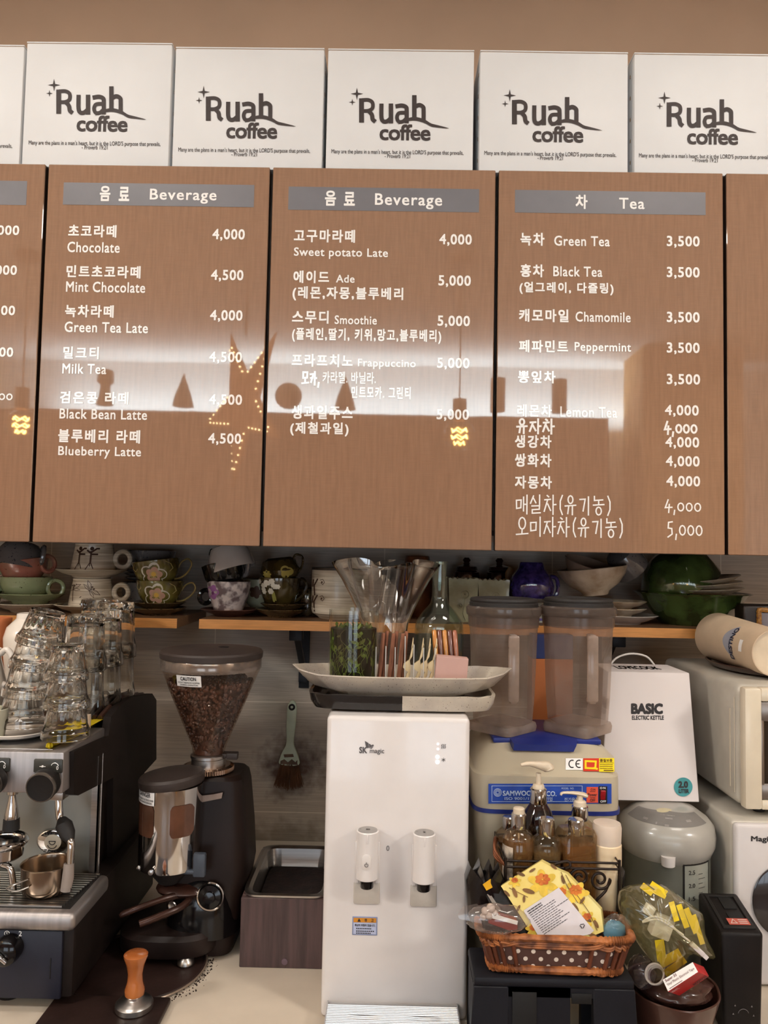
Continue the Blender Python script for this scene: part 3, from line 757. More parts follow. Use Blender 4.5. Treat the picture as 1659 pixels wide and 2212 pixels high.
# two cream mugs with brush drawings, one above the other
mugp = [(44, 0), (47, 3), (47.5, 10), (43, 40), (39, 63), (40, 66)]
def dragonfly(mb, put, x, z, s, a):
    def q(u, v): return (x+s*(u*math.cos(a)-v*math.sin(a)), z+s*(u*math.sin(a)+v*math.cos(a)))
    mb.strokes([[q(0, 0), q(0, -1)], [q(0, .15), q(0, 0)]], 1.6, put)
    for sg in (-1, 1):
        mb.strokes([[q(0, .05), q(sg*.35, .3), q(sg*.75, .28), q(sg*.5, .08), q(0, 0)], [q(0, -.08), q(sg*.4, -.02), q(sg*.7, -.16), q(sg*.35, -.2), q(0, -.1)]], 1.1, put)
        disc(mb, put, *q(sg*.1, .24), 2)
s1 = saucer('saucer', 'iron rimmed cream saucer on the shelf under the dragonfly mug', 196, 0, 75, 19, CREAMLINED)
m1 = cup('mug', 'cream mug brushed with brown dragonflies', 198, 19-13+2, mugp, CREAMLINED, handle=('ring', 63, 38, 16, 5.5, .15), cat='mug')
put = wrap(mugp); mb = MB(KK); dragonfly(mb, put, -28, 46, 26, .1); dragonfly(mb, put, 12, 44, 26, -.9)
for u, v in ((-20, 55), (-6, 14), (14, 8)): disc(mb, put, u, v, 1.4)
mb.build('dragonfly_drawing', IRON, m1)
s2 = saucer('saucer', 'iron rimmed cream saucer balanced on the dragonfly mug', 196, 8+66+2, 74, 18, CREAMLINED)
m2 = cup('mug', 'cream mug brushed with two dark dancing figures, highest of the cream mugs', 200, 76+7, mugp, CREAMLINED, handle=('ring', 62, 34, 17, 5.5, .15), cat='mug')
mb = MB(KK)
for ux in (-16, 9):
    mb.strokes([[(ux, 50), (ux, 28)], [(ux, 48), (ux+10, 56), (ux+14, 56)], [(ux, 46), (ux-8, 52)], [(ux, 44), (ux+12, 44)]], 3.6, put)
    mb.strokes([[(ux, 28), (ux-9, 12)], [(ux, 30), (ux-3, 4)], [(ux, 28), (ux+6, 14)]], 1.8, put)
    disc(mb, put, ux+1, 56, 4)
mb.build('figure_drawing', IRON, m2)

# blue grey crockery at the back
DB = 1.61
for i in range(3): saucer('plate', ('blue grey plate on the shelf behind the flower cups, lowest of three', 'blue grey plate second of three behind the flower cups', 'blue grey plate on top of the three behind the flower cups')[i], 325, 62+i*8, 58, 11, GREYGLAZE, DB, 'blue grey plates')['category'] = 'plate'
cup('bowl', 'blue grey bowl carrying plates behind the flower cups', 318, 0, [(34, 0), (46, 10), (52, 36), (54, 62)], GREYGLAZE, d=DB, cat='bowl')
cup('bowl', 'blue grey bowl topping the plates behind the flower cups', 322, 62+28, [(28, 0), (40, 6), (50, 22), (54, 40)], GREYGLAZE, d=DB, cat='bowl')

# olive cups with a painted flower and wire handles
saucer('saucer', 'brown green saucer touching the shelf under the flower cups', 341, 0, 62, 15, BROWNGLAZE)
saucer('saucer', 'brown green saucer second up under the flower cups', 342, 12, 59, 15, BROWNGLAZE)
flp = [(22, 0), (32, 4), (43, 20), (49, 38), (51, 54)]
def flower_cup(label, px, h, rot):
    c = cup('cup', label, px, h, flp, OLIVE, rot=rot, handle=([(46, 34), (56, 46), (70, 50), (76, 38), (66, 22), (50, 12), (36, 10)], 2.0), hm=mat('gilt_wire', (150, 128, 76), .35, .2, var=.15))
    pt = wrap(flp); a = MB(KK); flower(a, pt, 4, 24, 27, 5); a.build('flower', WHITEPETAL, c)
    pt2 = wrap(flp, 1.0); a = MB(KK); flower(a, pt2, 6, 24, 17, 5); a.build('flower', PINKPETAL, c)
    pt3 = wrap(flp, 1.4); a = MB(KK); disc(a, pt3, 6, 25, 5); a.build('stamen', YELLOWDOT, c)
    a = MB(KK); a.strokes([[(6+5*math.cos(q), 25+5*math.sin(q)), (6+9*math.cos(q), 25+9*math.sin(q))] for q in [i*PI/8 for i in range(16)]], 1.0, wrap(flp, 1.5))
    a.strokes([[(-36, 50), (-40, 40), (-34, 34), (-28, 40)], [(32, 50), (40, 44), (42, 34), (36, 28)]], 1.2, pt2)
    a.build('gold_lines', GOLDINK, c)
    return c
flower_cup('olive cup with a pink and white flower, standing on two brown saucers', 345, 19, (0, 0, 0))
flower_cup('olive cup with a pink and white flower, tilted on top of its twin', 341, 19+43, (0, -.13, 0))

# crackle cup with a violet flower, black cup, white bowl
saucer('coaster', 'rough brown coaster under the crackle cup', 497, 0, 62, 15, mat('brown_clay', (92, 58, 46), .6, var=.2, bump=.4))['category'] = 'coaster'
crp = [(27, 0), (31, 4), (34, 14), (41, 32), (46, 58), (46, 66)]
CRACKLE = mat('crackle_glaze', (214, 198, 190), 0.4, var=.3, scale=55, col2=(112, 92, 90), lo=.42, hi=.58, bump=.5, bscale=70)
c = cup('cup', 'grey white crackle cup with a violet flower on its side', 494, 8, crp, CRACKLE, handle=('ring', -50, 32, 14, 5, .3), hm=BLACKGLAZE)
a = MB(KK); flower(a, wrap(crp), -28, 44, 16, 5); a.build('flower', MAGENTA, c)
a = MB(KK); disc(a, wrap(crp, 1.2), -27, 42, 3.5); a.build('stamen', mat('plum_centre', (120, 60, 110), .4), c)
cup('cup', 'shiny black cup with a grey handle above the crackle cup', 490, 8+60, [(24, 0), (36, 4), (44, 20), (46, 48)], BLACKGLAZE, handle=([(34, 46), (46, 56), (54, 40), (46, 14), (36, 10)], 5.5), hm=GREYGLAZE, rot=(0, -.25, 0))
cup('bowl', 'white bowl with a black handle turned over on the black cup', 486, 8+66+79, [(22, 0), (36, 5), (46, 24), (50, 56)], WHITEGLAZE, handle=([(-34, 4), (-42, 10, -18), (-40, 40, -26), (-36, 52, -18)], 5), hm=BLACKGLAZE, rot=(PI-.1, -.30, 0), cat='bowl')
cd = cup('cup', 'celadon cup with a brown painted flower behind the crackle cup', 566, 14, [(24, 0), (34, 10), (40, 34), (42, 60)], mat('celadon', (150, 150, 128), .2, coat=.6, var=.12), d=1.6)
a = MB(1.6/F); flower(a, wrap([(24, 0), (34, 10), (40, 34), (42, 60)]), -8, 34, 14, 5); a.build('flower', IRON, cd)

# dark olive cups with white blossoms
saucer('saucer', 'dark olive saucer flat on the shelf under the blossom cups', 608, 0, 56, 17, BROWNGLAZE)
saucer('saucer', 'dark olive saucer upper one under the blossom cups', 614, 14, 52, 15, BROWNGLAZE)
blp = [(26, 0), (30, 3), (38, 22), (44, 44), (45, 62)]
c = cup('cup', 'dark olive cup covered in small white blossoms', 604, 22, blp, OLIVEDARK, handle=([(36, 56), (48, 60), (57, 46), (50, 26), (36, 14), (28, 10)], 3.6))
a = MB(KK); rnd = random.Random(3)
for i in range(17): flower(a, wrap(blp, .5+.05*i), rnd.uniform(-42, 2), rnd.uniform(32, 58), 5.6, 6)
a.build('blossoms', WHITEPETAL, c)
a = MB(KK); a.strokes([[(-8, 34), (-4, 20), (-2, 0)], [(-10, 30), (-8, 18), (-5, 2)]], 4, wrap(blp)); a.build('stem', mat('stem_paint', (150, 142, 70), .4), c)
b = MB(KK)
c = cup('cup', 'dark olive cup with one white daisy, tilted over the blossom cup', 606, 22+58, [(28, 0), (36, 4), (43, 20), (36, 42), (28, 46)], OLIVEDARK, handle=([(26, 34), (36, 50), (50, 44), (48, 26), (34, 8), (22, 4)], 2.4), rot=(0, -.12, 0))
a = MB(KK); flower(a, wrap([(28, 0), (36, 4), (43, 20), (36, 42), (28, 46)], 1), -24, 14, 10, 8); flower(a, wrap([(28, 0), (36, 4), (43, 20), (36, 42), (28, 46)], 1), 18, 16, 14, 3); a.build('daisy', mat('daisy_paint', (168, 150, 72), .4), c)
cup('jar', 'brown jar standing behind the blossom cups', 664, 0, [(30, 0), (32, 10), (32, 50), (28, 56)], BROWNGLAZE, d=1.6, cat='jar')

# cream canister with iron scrolls
canp = [(44, 0), (48, 4), (60, 12), (62, 20), (62, 100), (61, 106)]
c = thing('canister', 'cream ribbed canister with brown scroll marks and a dark rim', 'canister', on_shelf(735))
MB(KK).vessel(canp, 4, 48).build('body', CREAMLINED, c)
MB(KK).lathe([(58, 103), (62.5, 103), (62.5, 108), (56, 108)], 48).build('rim', mat('dark_rim', (52, 40, 32), .4), c)
a = MB(KK); pc = wrap(canp, .8)
for z in (78, 44): a.strokes([[(-52, z-28), (-54, z-8), (-46, z+6)], [(-58, z-10), (-56, z+4)]], 3, pc); a.strokes([[(-40, z+4), (-34, z+6), (-30, z), (-34, z-5), (-38, z-2)]], 1.1, pc); disc(a, pc, -36, z, 2)
a.build('scroll_drawing', IRON, c)
cup('jar', 'dim amber jar at the back of the shelf behind the glass carafe', 900, 0, [(28, 0), (36, 12), (38, 60), (30, 100), (26, 128)], mat('amber_jar', (112, 62, 34), .3, coat=.4, var=.3), d=1.62, cat='jar')

# two square celadon vases and brown pots behind
CELA = mat('square_celadon', (160, 158, 128), .25, coat=.5, var=.14, scale=20, col2=(128, 118, 90), bump=.3, bscale=50)
def square_vase(label, px, w, h, rot):
    d = 1.52; k = d/F
    t = thing('square_vase', label, 'vase', on_shelf(px, 0, d), (0, 0, rot), 'square celadon vases')
    bd = MB(k); hw = w/2; n = 14
    def ring(s, z, wav=0):
        out = []
        for side in range(4):
            for i in range(n):
                u = -1+2*i/n; x, y = [(u, -1), (1, u), (-u, 1), (-1, -u)][side]
                out.append((x*hw*s, y*hw*s, z+(wav*math.sin(i*2.6) if wav else 0)))
        return out
    bd.loft([ring(.86, 0), ring(.9, 4), ring(.94, h*.5), ring(1.0, h, 2.2), ring(.9, h, 2.2), ring(.86, 10)])
    bd.build('body', CELA, t, angle=30)
    a = MB(k)
    for (u, v, r) in ((4, h*.64, 8), (-6, h*.38, 5)):
        a.ring(u, v, r, 1.2, y=-hw*.965-.5, n=18, sides=5); a.ball((u, -hw*.965, v), 2)
    a.tube([(6, -hw*.95, 4), (0, -hw*.95, h*.2), (4, -hw*.96, h*.55)], .9, 5)
    a.build('flower_relief', CELA, t)
square_vase('square celadon vase with a pinched rim beside the carafe', 996, 64, 92, .06)
square_vase('square celadon vase with a pinched rim partly behind the blender jar', 1064, 66, 90, -.05)
POT = mat('dark_brown_pot', (44, 22, 18), .1, coat=.8)
for px, lab in ((1007, 'dark glossy brown pot behind the celadon vase by the carafe'), (1078, 'dark glossy brown pot behind the celadon vase by the blender jar')):
    t = thing('lidded_pot', lab, 'pot', on_shelf(px, 0, 1.625), group='dark brown lidded pots')
    MB(1.625/F).lathe([(22, 0), (30, 20), (31, 60), (27, 96), (20, 100)], 32).build('body', POT, t)
    MB(1.625/F).lathe([(24, 100.5), (22, 108), (8, 113), (6, 117), (9, 122), (5, 127)], 28).build('lid', POT, t)
solo(MB(1.58/F).lathe([(3, 0), (3, 60), (9, 80), (10, 100), (4, 112)], 14, sy=.35), 'wooden_spoon', mat('spoon_wood', (140, 100, 52), .5, var=.15), 'wooden spoon leaning between the celadon vase and the brown pot', 'spoon', on_shelf(1094, 0, 1.575), (0.03, .06, 0))

# violet mug upside down on a plate and little stand
VIO = mat('violet_glaze', (70, 58, 128), .12, coat=.8, var=.3, scale=90, col2=(34, 26, 74))
t = thing('cup_stand', 'small turned stand holding the violet mug plate', 'stand', on_shelf(1163))
MB(KK).lathe([(17, 0), (17, 3), (12, 5), (10, 14), (12, 22), (15, 26), (14, 29), (18, 34), (18, 42)], 24).build('column', mat('pale_stand', (150, 150, 140), .4), t)
MB(KK).lathe([(14.5, 3), (15, 6), (14.5, 9)], 24, cap0=False, cap1=False).build('band', VIO, t)
saucer('saucer', 'grey plate under the upturned violet mug', 1152, 42.5, 58, 9, GREYGLAZE)
viop = [(24, 0), (26, 3), (29, 14), (42, 30), (49, 50), (46, 74), (42, 80)]
cup('mug', 'violet glazed mug standing upside down on a plate', 1147, 42.5+5+80, viop, VIO, handle=([(40, 30), (54, 34), (58, 56), (52, 72), (42, 74), (40, 66)], 4.2), rot=(PI, 0, 0), cat='mug')

# plates and taupe bowls, tilted on each other
TAUPE = mat('taupe_glaze', (150, 128, 112), .16, coat=.6, var=.08)
CREAMB = mat('cream_glaze', (214, 198, 176), .25, coat=.4, var=.08, col2=(172, 148, 122))
saucer('plate', 'white plate lowest under the cream bowls', 1345, 0, 74, 19, WHITEGLAZE)['category'] = 'plate'
for i in range(2): saucer('plate', ('brown rimmed plate resting in the white plate', 'brown rimmed plate just beneath the cream bowl')[i], 1330, 16+i*15, 64, 17, CREAMB)['category'] = 'plate'
cup('bowl', 'cream bowl with a pinched wavy rim, tilted under the taupe bowls', 1287, 60, [(26, 0), (30, 8), (52, 22), (68, 42), (74, 58)], CREAMB, rot=(0, -.12, 0), cat='bowl', mod=lambda a, z: 1+.03*math.sin(5*a)*(z/60))
cup('bowl', 'taupe bowl lying tilted in the cream bowl beside the violet mug', 1262, 86, [(22, 0), (30, 4), (46, 18), (56, 44)], TAUPE, rot=(.25, .25, 0), cat='bowl')
cup('bowl', 'taupe grey bowl turned over toward the green bowls', 1335, 84+66, [(18, 0), (30, 4), (38, 24), (40, 52)], GREYGLAZE, rot=(PI+.35, -.75, 0), cat='bowl', d=1.56)

# green bowls
GRN = mat('deep_green_glaze', (72, 92, 46), .12, coat=.8, var=.3, scale=25, col2=(38, 46, 20))
DG = 1.56; KG = DG/F
cup('bowl', 'large deep green footed bowl holding stone coloured plates', 1494, 0, [(64, 0), (70, 6), (72, 12), (98, 44), (112, 62), (120, 66)], GRN, d=DG, t=4, cat='bowl')
for i in range(4):
    saucer('plate', ('stone coloured plate lowest in the large green bowl', 'stone coloured plate second up in the large green bowl', 'stone coloured plate third up in the large green bowl', 'stone coloured plate highest in the large green bowl')[i], 1515+i*3, 48+i*11, 88-i*5, 16, OATGLAZE, DG, 'stone plates in the green bowl', (0, -.05*i, 0))['category'] = 'plate'
cup('bowl', 'deep green glossy bowl tipped over the stone plates', 1452, 62+87, [(26, 0), (44, 4), (66, 22), (80, 52), (84, 62)], GRN, rot=(PI+.25, -.38, 0), d=DG, t=4, cat='bowl')
# ------------------------------------------------------------------ espresso machine
M_navy = mat('navy_plastic', (31, 32, 45), 0.4, var=.08, bump=.06)
M_blackside = mat('black_painted_side', (31, 23, 20), 0.5, var=.15, spec=.3)
M_steelsoft = mat('satin_steel', (190, 184, 182), 0.48, 1.0, var=.08, scale=5, stretch=(40, 1, 1))
M_badge = mat('badge_cream', (226, 214, 192), .4)
XR = -.437
def at_side(px, py, X=XR):
    v = ray(px, py); d = X/v.x*v.y; return d, (Vector((0, 0, EYE))+v*(X/v.x)).z
EM = thing('espresso_machine', 'steel and black two group espresso machine carrying drinking glasses', 'coffee machine', (-.75, 1.2, CZ))
EO = EM.location
XL = -1.15
zt = W(70, 1624, 1.05).z; zb = W(70, 1714, 1.05).z
def E_(mb, name, m, **k):
    mb.v = [p-EO for p in mb.v]; return mb.build(name, m, EM, **k)
ztray = W(70, 1962, 1.05).z
E_(MB().box(XL, XR-.004, 1.175, 1.42, CZ+.03, zt-.004, .004), 'body', M_blackside)
hd = MB(); hd.box(XL, XR, 1.05, 1.2, zb, zt, .0025); hd = E_(hd, 'head', M_steelsoft)
sp = [(d_, max(z_, CZ+.012)) for d_, z_ in [at_side(*q) for q in ((150, 1624), (226, 1590), (232, 1548), (250, 1526), (276, 1506), (322, 1498), (331, 1512), (331, 1640), (300, 1674), (300, 1990), (236, 2010), (236, 1680), (160, 1718), (150, 1716))]]
mbs = MB(); n = len(sp)
vs = [(XR-.006, d, z) for d, z in sp]+[(XR+.006, d, z) for d, z in sp]
mbs.add(vs, [[i, (i+1) % n, (i+1) % n+n, i+n] for i in range(n)]+[list(range(n)), list(range(n, 2*n))[::-1]])
E_(mbs, 'side_panel', M_blackside, smooth=False)
rl = MB()
for o in (0, .008, .016): rl.tube([(XR-.012-o*1.2, d, z-.002+.0*o) for d, z in sp[2:7]], .004, 8)
E_(rl, 'cup_rail', mat('brown_rail', (62, 40, 32), .35))
E_(MB().box(XL, XR-.02, 1.062, 1.40, zt-.003, zt+.001, .001), 'cup_tray', M_steel)
x = W(205, 1800, 1.172).x
E_(MB().box(XL, x, 1.168, 1.175, ztray-.01, zb+.03), 'backsplash', mat('green_grey_steel', (172, 172, 164), .42, .85, var=.05, scale=4))
E_(MB().box(x+.001, x+.004, 1.164, 1.174, ztray, zb+.02), 'backsplash_seal', M_rubber)
E_(MB().box(x+.004, XR, 1.160, 1.178, ztray-.01, zb+.02, .002), 'corner_trim', M_steel)
# base, lip and drip tray
xl = W(150, 1985, 1.045).x
E_(MB().box(XL, xl+.006, 1.05, 1.40, CZ+.018, ztray-.004, .006), 'base', M_blackside)
E_(MB().box(XL, xl+.010, 1.035, 1.165, ztray-.024, ztray, .008, 3), 'drip_tray', M_steelsoft)
gr = MB(); xg = W(165, 1930, 1.1).x
for i in range(15): gr.box(XL, xg+.012*i/15, 1.052+i*.0072, 1.056+i*.0072, ztray, ztray+.003)
E_(gr, 'drip_grate', M_steel)
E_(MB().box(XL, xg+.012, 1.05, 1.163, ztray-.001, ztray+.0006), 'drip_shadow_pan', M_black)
E_(MB().box(XL, xl-.008, 1.044, 1.05, CZ+.02, ztray-.026, .002), 'front_panel', M_navy)
fp = MB()
a = pbox(1.0435, 108, 2070, 109.5, 2115); fp.box(a[0], a[2], 1.043, 1.0445, a[1], a[3]); E_(fp, 'panel_joint', M_black)
for (px, py) in ((15, 2016), (44, 2016)):
    m_ = MB(); a = pbox(1.0435, px-5, py-5, px+5, py+6)
    if px == 15:
        c = ((a[0]+a[2])/2, (a[1]+a[3])/2); m_.at(mv(c[0], 1.0434, c[1])); m_.ring(0, 0, .0032, .0005, n=18, sides=4); m_.box(-.0004, .0004, -.0003, .0003, -.002, .002)
    else: text_into(m_, '2', a[0]+.001, a[1], a[2]-.001, a[3], 1.0432, .01)
    E_(m_, 'dial_mark', M_white_print)
k = 1.04/F; c = W(12, 2056, 1.03)
kb = MB(); kb.at(mv(*c) @ rotx(PI/2)); kb.lathe([(.0175, -.014), (.0182, -.004), (.0165, .006), (.010, .010)], 32)
kb = E_(kb, 'dial_knob', M_blackgloss)
kp = MB(); kp.at(mv(c.x, c.y-.014, c.z) @ roty(-.9)); kp.box(-.002, .002, -.003, .003, -.011, .013, .001); E_(kp, 'dial_pointer', M_chrome)
for (px, z) in ((20, CZ), (135, CZ)):
    q = W(px-110, 2100, 1.09); E_(MB().at(mv(q.x, 1.09, CZ)).lathe([(.016, 0), (.018, .004), (.014, .02)], 20), 'foot', M_rubber)
# steam knobs with their plates
for (px, py, plate) in ((92, 1687, (74, 1639, 137, 1669)), (-24, 1681, (-40, 1636, 23, 1666))):
    a = pbox(1.05, *plate)
    pl = E_(MB().box(a[0], a[2], 1.0465, 1.0505, a[1], a[3], .002), 'knob_plate', mat('olive_black_plate', (58, 58, 54), .4))
    m_ = MB(); cx, cz = a[2]-.010, a[1]+.009
    m_.ring(cx, cz, .005, .0005, .3, 2.8, y=1.046, n=12, sides=4); text_into(m_, '0', cx+.002, cz-.004, cx+.005, cz+.001, 1.0462)
    m_.ball((a[0]+.013, 1.046, cz), .0016); m_.box(a[0]+.009, a[0]+.017, 1.0458, 1.0462, cz-.0004, cz+.0004)
    m_.v = [p-EO for p in m_.v]; m_.build('plate_marks', M_white_print, pl)
    c = W(px+4, py+3, 1.03)
    kb = MB(); kb.at(mv(c.x, 1.05, c.z) @ rotx(PI/2+.12) @ rotz(0))
    kb.lathe([(.012, -.002), (.0135, .008), (.0185, .012), (.0195, .016), (.0195, .030), (.0180, .0325), (.0165, .0322)], 36)
    kb.at(mv(c.x, 1.05, c.z) @ rotx(PI/2+.12)); kb.mi = 1; kb.lathe([(.0197, .0285), (.0200, .0300), (.0190, .0328), (.0176, .0329)], 36, cap0=False, cap1=False); E_(kb, 'steam_knob', [M_black, mat('dull_rim', (120, 114, 108), .25, .8)])
# hot water nozzle, steam wand
c = W(20, 1716, 1.10)
E_(MB().at(mv(c.x, 1.11, c.z)).lathe([(.008, -.045), (.010, -.036), (.0095, -.03), (.006, -.012), (.0045, -.004), (.008, -.002), (.008, .01)], 24), 'water_nozzle', M_chrome)
E_(MB().at(mv(c.x, 1.11, c.z)).lathe([(.0085, -.053), (.0115, -.052), (.0108, -.037), (.0098, -.036)], 24), 'nozzle_tip', M_rubber)
c = W(127, 1716, 1.10)
E_(MB().box(c.x-.010, c.x+.010, 1.09, 1.12, c.z-.006, c.z+.012, .002), 'wand_mount', M_steel)
w0 = W(127, 1728, 1.105); w1 = W(130, 1768, 1.10); w2 = W(147, 1808, 1.085); w3 = W(153, 1820, 1.08); w4 = W(146, 1925, 1.075)
wd = E_(MB().tube(smooth_path([w0, w1, w2]), .0055, 10).tube(smooth_path([w2, w3, W(152, 1850, 1.078), w4]), .0052, 10), 'steam_wand', M_chrome)
g = MB().tube([W(134, 1768, 1.096), W(138, 1782, 1.09), W(146, 1802, 1.086), W(152, 1816, 1.081)], [.006, .012, .011, .006], 12, flat=.8); g.v = [p-EO for p in g.v]; g.build('wand_grip', M_rubber, wd)
g = MB().tube([W(149, 1865, 1.0775), W(147, 1895, 1.076), W(142, 1924, 1.075)], [.0068, .0078, .0072], 12); g.v = [p-EO for p in g.v]; g.build('wand_sleeve', mat('grey_sleeve', (150, 138, 130), .6), wd)
c = W(117, 1816, 1.166)
bd = MB().at(mv(*c) @ rotx(PI/2)); bd.lathe([(.001, .001), (.024, .001), (.024, .004), (.021, .0055), (.001, .0055)], 40, sx=1.0, sy=.72); bd = E_(bd, 'badge', M_chrome)
m_ = MB().at(mv(c.x+.0005, c.y-.0058, c.z) @ rotx(PI/2)); m_.lathe([(.0005, 0), (.0125, 0), (.0125, .0006), (.0005, .0006)], 32, sy=.9); m_.v = [p-EO for p in m_.v]; m_.build('badge_disc', M_badge, bd)
m_ = MB().at(mv(c.x, c.y-.0062, c.z)); text_into(m_, 'ESPRESSO', -.012, .0105, .013, .0145, 0, .02); text_into(m_, 'ITALIANO', -.012, -.0152, .013, -.0112, 0, .02)
m_.ring(0, -.002, .007, .0006, PI*1.1, PI*1.9, y=-.0006, sides=4); m_.ring(0, .001, .0045, .0006, PI, 2*PI, y=-.0006, sides=4); m_.box(-.005, .005, -.001, 0, .001, .002)
m_.v = [p-EO for p in m_.v]; m_.build('badge_lettering', M_print, bd, smooth=False)

# portafilter and steel pan on the grate
TRAYTOP = ztray+.003
c = W(4, 1850, 1.09); PF = thing('portafilter', 'chrome portafilter with twin spout standing on the drip grate', 'portafilter', (c.x, 1.09, TRAYTOP))
k = 1.09/F; hz = (W(4, 1812, 1.09).z-TRAYTOP)/k
MB(k).vessel([(38, hz-38), (42, hz-34), (44, hz-14), (50, hz-10), (52, hz-4), (50, hz)], 8, 40).build('basket_ring', M_chrome, PF)
MB(k).tube([(-30, 40, hz-24), (-60, -60, hz-20), (-90, -140, hz-16)], [9, 12, 14], 12).build('handle', M_black, PF)
MB(k).tube(smooth_path([(0, 0, hz-36), (2, 0, hz-52), (22, -4, hz-60), (30, -4, 4)]), 7, 10).tube(smooth_path([(0, 0, hz-36), (-2, 0, hz-52), (-22, -4, hz-60), (-30, -4, 0)]), 7, 10).build('spout', M_chrome, PF)
c = W(92, 1916, 1.083); PN = thing('steel_pan', 'small round steel pan with a wire loop on the drip grate', 'pan', (c.x, 1.095, TRAYTOP))
k = 1.095/F; MB(k).vessel([(40, 0), (47, 5), (50, 14), (52, 56), (53.5, 60)], 2, 44).build('bowl', mat('bronzed_steel', (168, 150, 132), .2, 1.0, var=.12, scale=10), PN)
MB(k).tube(smooth_path([(-18, -48, 44, ), (-40, -60, 38), (-60, -50, 26), (-36, -58, 24), (-14, -51, 30)]), 3.2, 8, flat=.5).build('loop_handle', M_steel, PN)

def rr_ring(x0, x1, y0, y1, z, n=40, p=5):
    cx, cy, hx, hy = (x0+x1)/2, (y0+y1)/2, (x1-x0)/2, (y1-y0)/2
    return [(cx+hx*math.copysign(abs(math.cos(2*PI*j/n))**(2/p), math.cos(2*PI*j/n)), cy+hy*math.copysign(abs(math.sin(2*PI*j/n))**(2/p), math.sin(2*PI*j/n)), z) for j in range(n)]
# ------------------------------------------------------------------ things on top of the machine
TOPZ = zt+.001
def facet(nf, amp): return lambda a, z: 1-amp*(1-abs(math.cos(nf*a/2)))
M_glass_heavy = thin_glass('pressed_glass', (250, 250, 247), haze=.05, hazecol=(225, 222, 214), ior=1.62)
M_tumbler = mat('pressed_clear_glass', (252, 252, 250), 0.0, var=0, trans=1.0, ior=1.45)
def tumbler(label, px, z, d, r_rim, r_base, h, tilt=(0, 0, 0), group='pressed tumblers turned over', ribs=16, px0=None):
    """a tumbler turned over: rim down"""
    k = d/F
    t = thing('drinking_glass', label, 'glass', (W(px, 1560, d).x, d, z), tilt, group)
    prof = [(.2, h*.86, 0), (r_base-9, h*.86, 0), (r_base-5, h*.8, 0), (r_rim-4.5, h*.24, 0), (r_rim-3, 2, 0), (r_rim-2, 0, 0), (r_rim, 1.5, 0), (r_rim-.5, h*.20, 0),
            (lerp(r_rim, r_base, .30), h*.26, 0), (lerp(r_rim, r_base, .42), h*.34, 1), (r_base+1, h*.88, 1), (r_base+1, h*.93, 0), (r_base-1, h, 0), (.2, h*.985, 0)]
    mb = MB(k); N = ribs*4
    mb.loft([[(r*q(j)*math.cos(2*PI*j/N), r*q(j)*math.sin(2*PI*j/N), z_) for j in range(N)] for (r, z_, fl) in prof for q in [lambda j, fl=fl: (math.cos(PI/ribs)/math.cos(((j % 4)/4.0-.5)*2*PI/ribs)*1.0 - (.035 if j % 4 == 0 else 0)) if fl else 1]])
    mb.build('glass_body', M_tumbler, t, angle=20)
    return t
dA, kA = 1.10, 1.10/F
tumbler('lowest tumbler of the leaning stack beside the white jug', 55, TOPZ+.0175, 1.13, 58, 40, 84)
tumbler('second tumbler up in the leaning stack beside the white jug', 60, TOPZ+.0175+62*kA, 1.13, 55, 39, 82, (0, .05, 0))
tumbler('third tumbler up in the leaning stack beside the white jug', 69, TOPZ+.0175+122*kA, 1.13, 53, 38, 80, (0, .12, 0))
tumbler('topmost tumbler tipped on the leaning stack beside the white jug', 78, TOPZ+.0175+174*kA, 1.13, 50, 36, 74, (0, .22, 0))
tumbler('lowest tumbler standing on the yellow cloth in the three high stack', 143, TOPZ+.0103, 1.085, 50, 38, 80)
tumbler('middle tumbler of the three high stack on the yellow cloth', 142, TOPZ+.0103+62*kA, 1.085, 48, 36, 78)
tumbler('top tumbler of the three high stack on the yellow cloth', 139, TOPZ+.0103+120*kA, 1.085, 46, 33, 76)
for i, (px, d) in enumerate(((176, 1.23), (212, 1.27), (240, 1.34), (205, 1.36))):
    nm = ('nearest the front', 'beside the black rail', 'closest to the grinder', 'at the back by the shelf')[i]
    tumbler('tall tumbler %s at the foot of a stack behind' % nm, px, TOPZ+.0103, d, 47, 40, 122, group='tall tumblers at the back')
    tumbler('tall tumbler %s on top of a stack behind' % nm, px+1, TOPZ+.0103+96*d/F, d, 46, 38, 118, group='tall tumblers at the back')
M_yellow = mat('yellow_cloth', (232, 204, 30), .8, var=.12, scale=40, bump=.3, bscale=120)
q = W(165, 1600, 1.17); rr = random.Random(5)
cxa, cxb = W(100, 1610, 1.06).x, XR-.021
cl = MB(); rings = []
for (ins, z_) in ((.004, 0), (0, .003), (.001, .0075), (.006, .009), (.02, .0088)):
    rings.append([(q[0]+.0016*math.sin(j*1.3), q[1]+.0016*math.cos(j*1.7), TOPZ+.0004+z_+(.0006*math.sin(j*2.1) if z_ > .004 else 0)) for j, q in enumerate(rr_ring(cxa+ins, cxb-ins, 1.058+ins, 1.39-ins, 0, 60, 8))])
cl.loft(rings)
solo(cl, 'cloth', M_yellow, 'folded yellow cloth on the coffee machine under the clear glasses', 'cloth')
sc = W(40, 1600, 1.09)
t = MB(1.1/F).vessel([(48, 0), (52, 3), (70, 9), (73, 15)], 4, 48)
solo(t, 'saucer', mat('white_china', (236, 226, 214), .2, coat=.6, var=.03), 'white china saucer turned over on the edge of the coffee machine', 'saucer', (W(38, 1600, 1.13).x, 1.13, TOPZ))
M_china = MATS['white_china']
